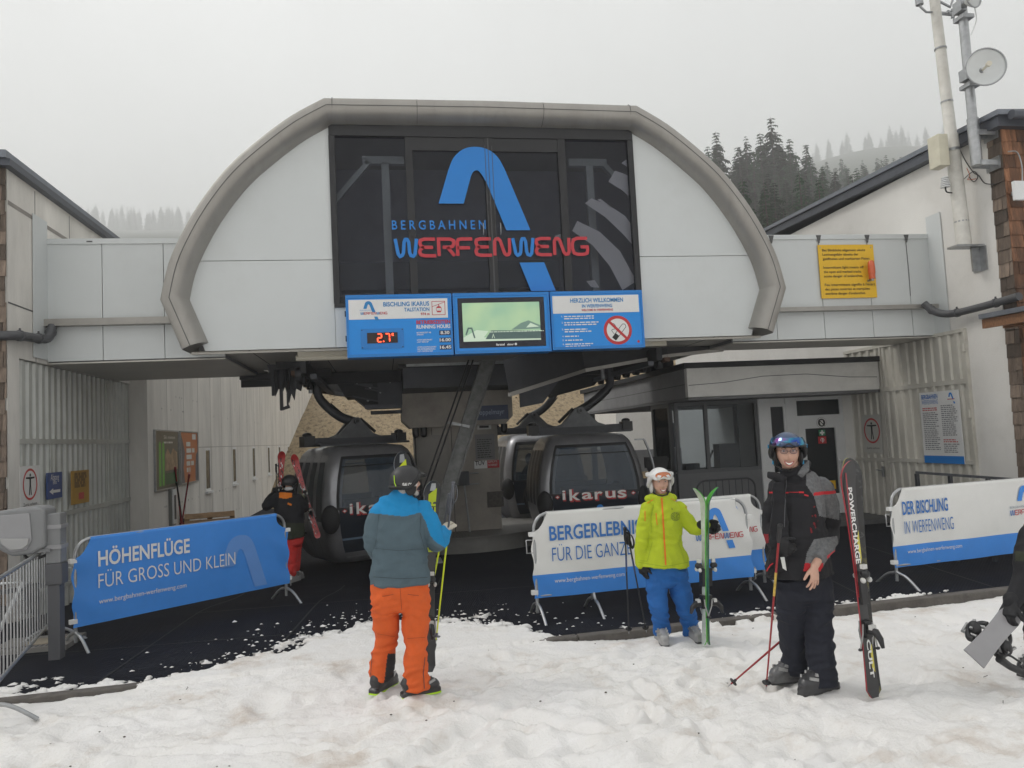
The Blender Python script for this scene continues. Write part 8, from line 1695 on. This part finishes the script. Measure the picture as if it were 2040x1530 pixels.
LB = ['dense dark green spruce on the hillside right of the station', 'narrow dark green spruce on the hillside right of the station', 'tall broad spruce on the hillside right of the station', 'small bushy spruce on the hillside right of the station', 'thin sparse spruce with gappy crown on the hillside right of the station']
def proj(p):
    d = V(p)-V((0, 0, EYE)); return 1020+FPX*d.dot(rt)/d.dot(fw), 765-FPX*d.dot(up)/d.dot(fw)
TR = []
def tree(x, y, k=None, s=None, far=False, lab=None):
    k = RNG.choice([0, 0, 1, 2, 2, 3, 3, 4]) if k is None else k; s = s or RNG.uniform(.75, 1.12); z = float(hill_z(np.array(x), np.array(y)))-.5
    t = bpy.data.objects.new('spruce_tree', KIND[k][1] if far else None); COL.objects.link(t); t.location = (x, y, z); t.scale = (s, s, s*RNG.uniform(.92, 1.1)); t.rotation_euler = (RNG.normal(0, .015), RNG.normal(0, .015), RNG.uniform(0, 6.28))
    tag(t, lab or LB[k], 'tree', 'spruces in the fog right of the station' if not far else 'misty far spruces')
    if not far:
        for nm, me in zip(('trunk', 'crown'), KIND[k]):
            o = bpy.data.objects.new(nm, me); COL.objects.link(o); o.parent = t
def row(pxs, dist, n, jx, jy, k=None, s=None, sr=None, **kw):
    for i in range(n):
        px = pxs[0]+(pxs[1]-pxs[0])*(i+.5)/n+RNG.normal(0, jx); d = dist+RNG.uniform(-jy, jy); q = ray(px, 850); q = q/math.hypot(q.x, q.y); tree(q.x*d, q.y*d, k, RNG.uniform(*sr) if sr else s, **kw)
# crest of tall spruces, then the slope in front of them
for px, d, k, s in ((1446, 178, 0, .95), (1470, 182, 2, .92), (1428, 176, 3, .95), (1500, 185, 1, .95), (1514, 183, 1, .92), (1530, 186, 1, 1.02), (1541, 190, 4, .8), (1553, 184, 2, .98), (1566, 188, 0, .9), (1580, 182, 2, 1.08), (1592, 186, 0, .98), (1604, 186, 1, .98), (1614, 181, 0, .94), (1628, 189, 4, .95), (1642, 192, 2, .82), (1655, 188, 0, .78)):
    q = ray(px, 850); q = q/math.hypot(q.x, q.y); tree(q.x*d, q.y*d, k, s)
for px in range(1425, 1662, 11):
    q = ray(px+RNG.normal(0, 2), 850); q = q/math.hypot(q.x, q.y); d = RNG.uniform(168, 182); tree(q.x*d, q.y*d, None, RNG.uniform(.62, .86))
for d, n in ((172, 17), (160, 17), (148, 16), (136, 15), (126, 14), (115, 13), (104, 12), (93, 11), (82, 10)):
    row((1425 if d > 130 else 1440, 1905), d, n, 8, 5, None, None, sr=(.36, .62))
row((1650, 1890), 330, 15, 6, 14, sr=(.85, 1.1)); row((1650, 1890), 300, 14, 6, 14, sr=(.75, 1.0)); row((1640, 1900), 265, 15, 6, 12, sr=(.6, .85)); row((1650, 1900), 225, 15, 6, 12, sr=(.5, .75))
row((1660, 1960), 1350, 22, 10, 60, far=True, s=1.6, lab='faint spruce fading into fog on the high ridge at right')
row((170, 420), 1450, 30, 6, 40, far=True, s=1.7, lab='faint spruce almost lost in fog behind the left wing')
row((150, 420), 1380, 14, 6, 30, far=True, s=1.5, lab='faint spruce almost lost in fog behind the left wing')
# ================================================================== HAZE
hb = MB(); hz = bpy.data.materials.new('haze_air'); hz.use_nodes = True; nn = hz.node_tree.nodes
nn.remove(nn['Principled BSDF']); pv = nn.new('ShaderNodeVolumePrincipled'); pv.inputs['Color'].default_value = (.97, .975, .98, 1); pv.inputs['Density'].default_value = .0012; pv.inputs['Anisotropy'].default_value = .2
hz.node_tree.links.new(pv.outputs[0], nn['Material Output'].inputs['Volume'])
hb.bb(-1650, 1650, -1650, 1650, -3.5, 570, hz); tag(hb.build('haze'), kind='stuff')
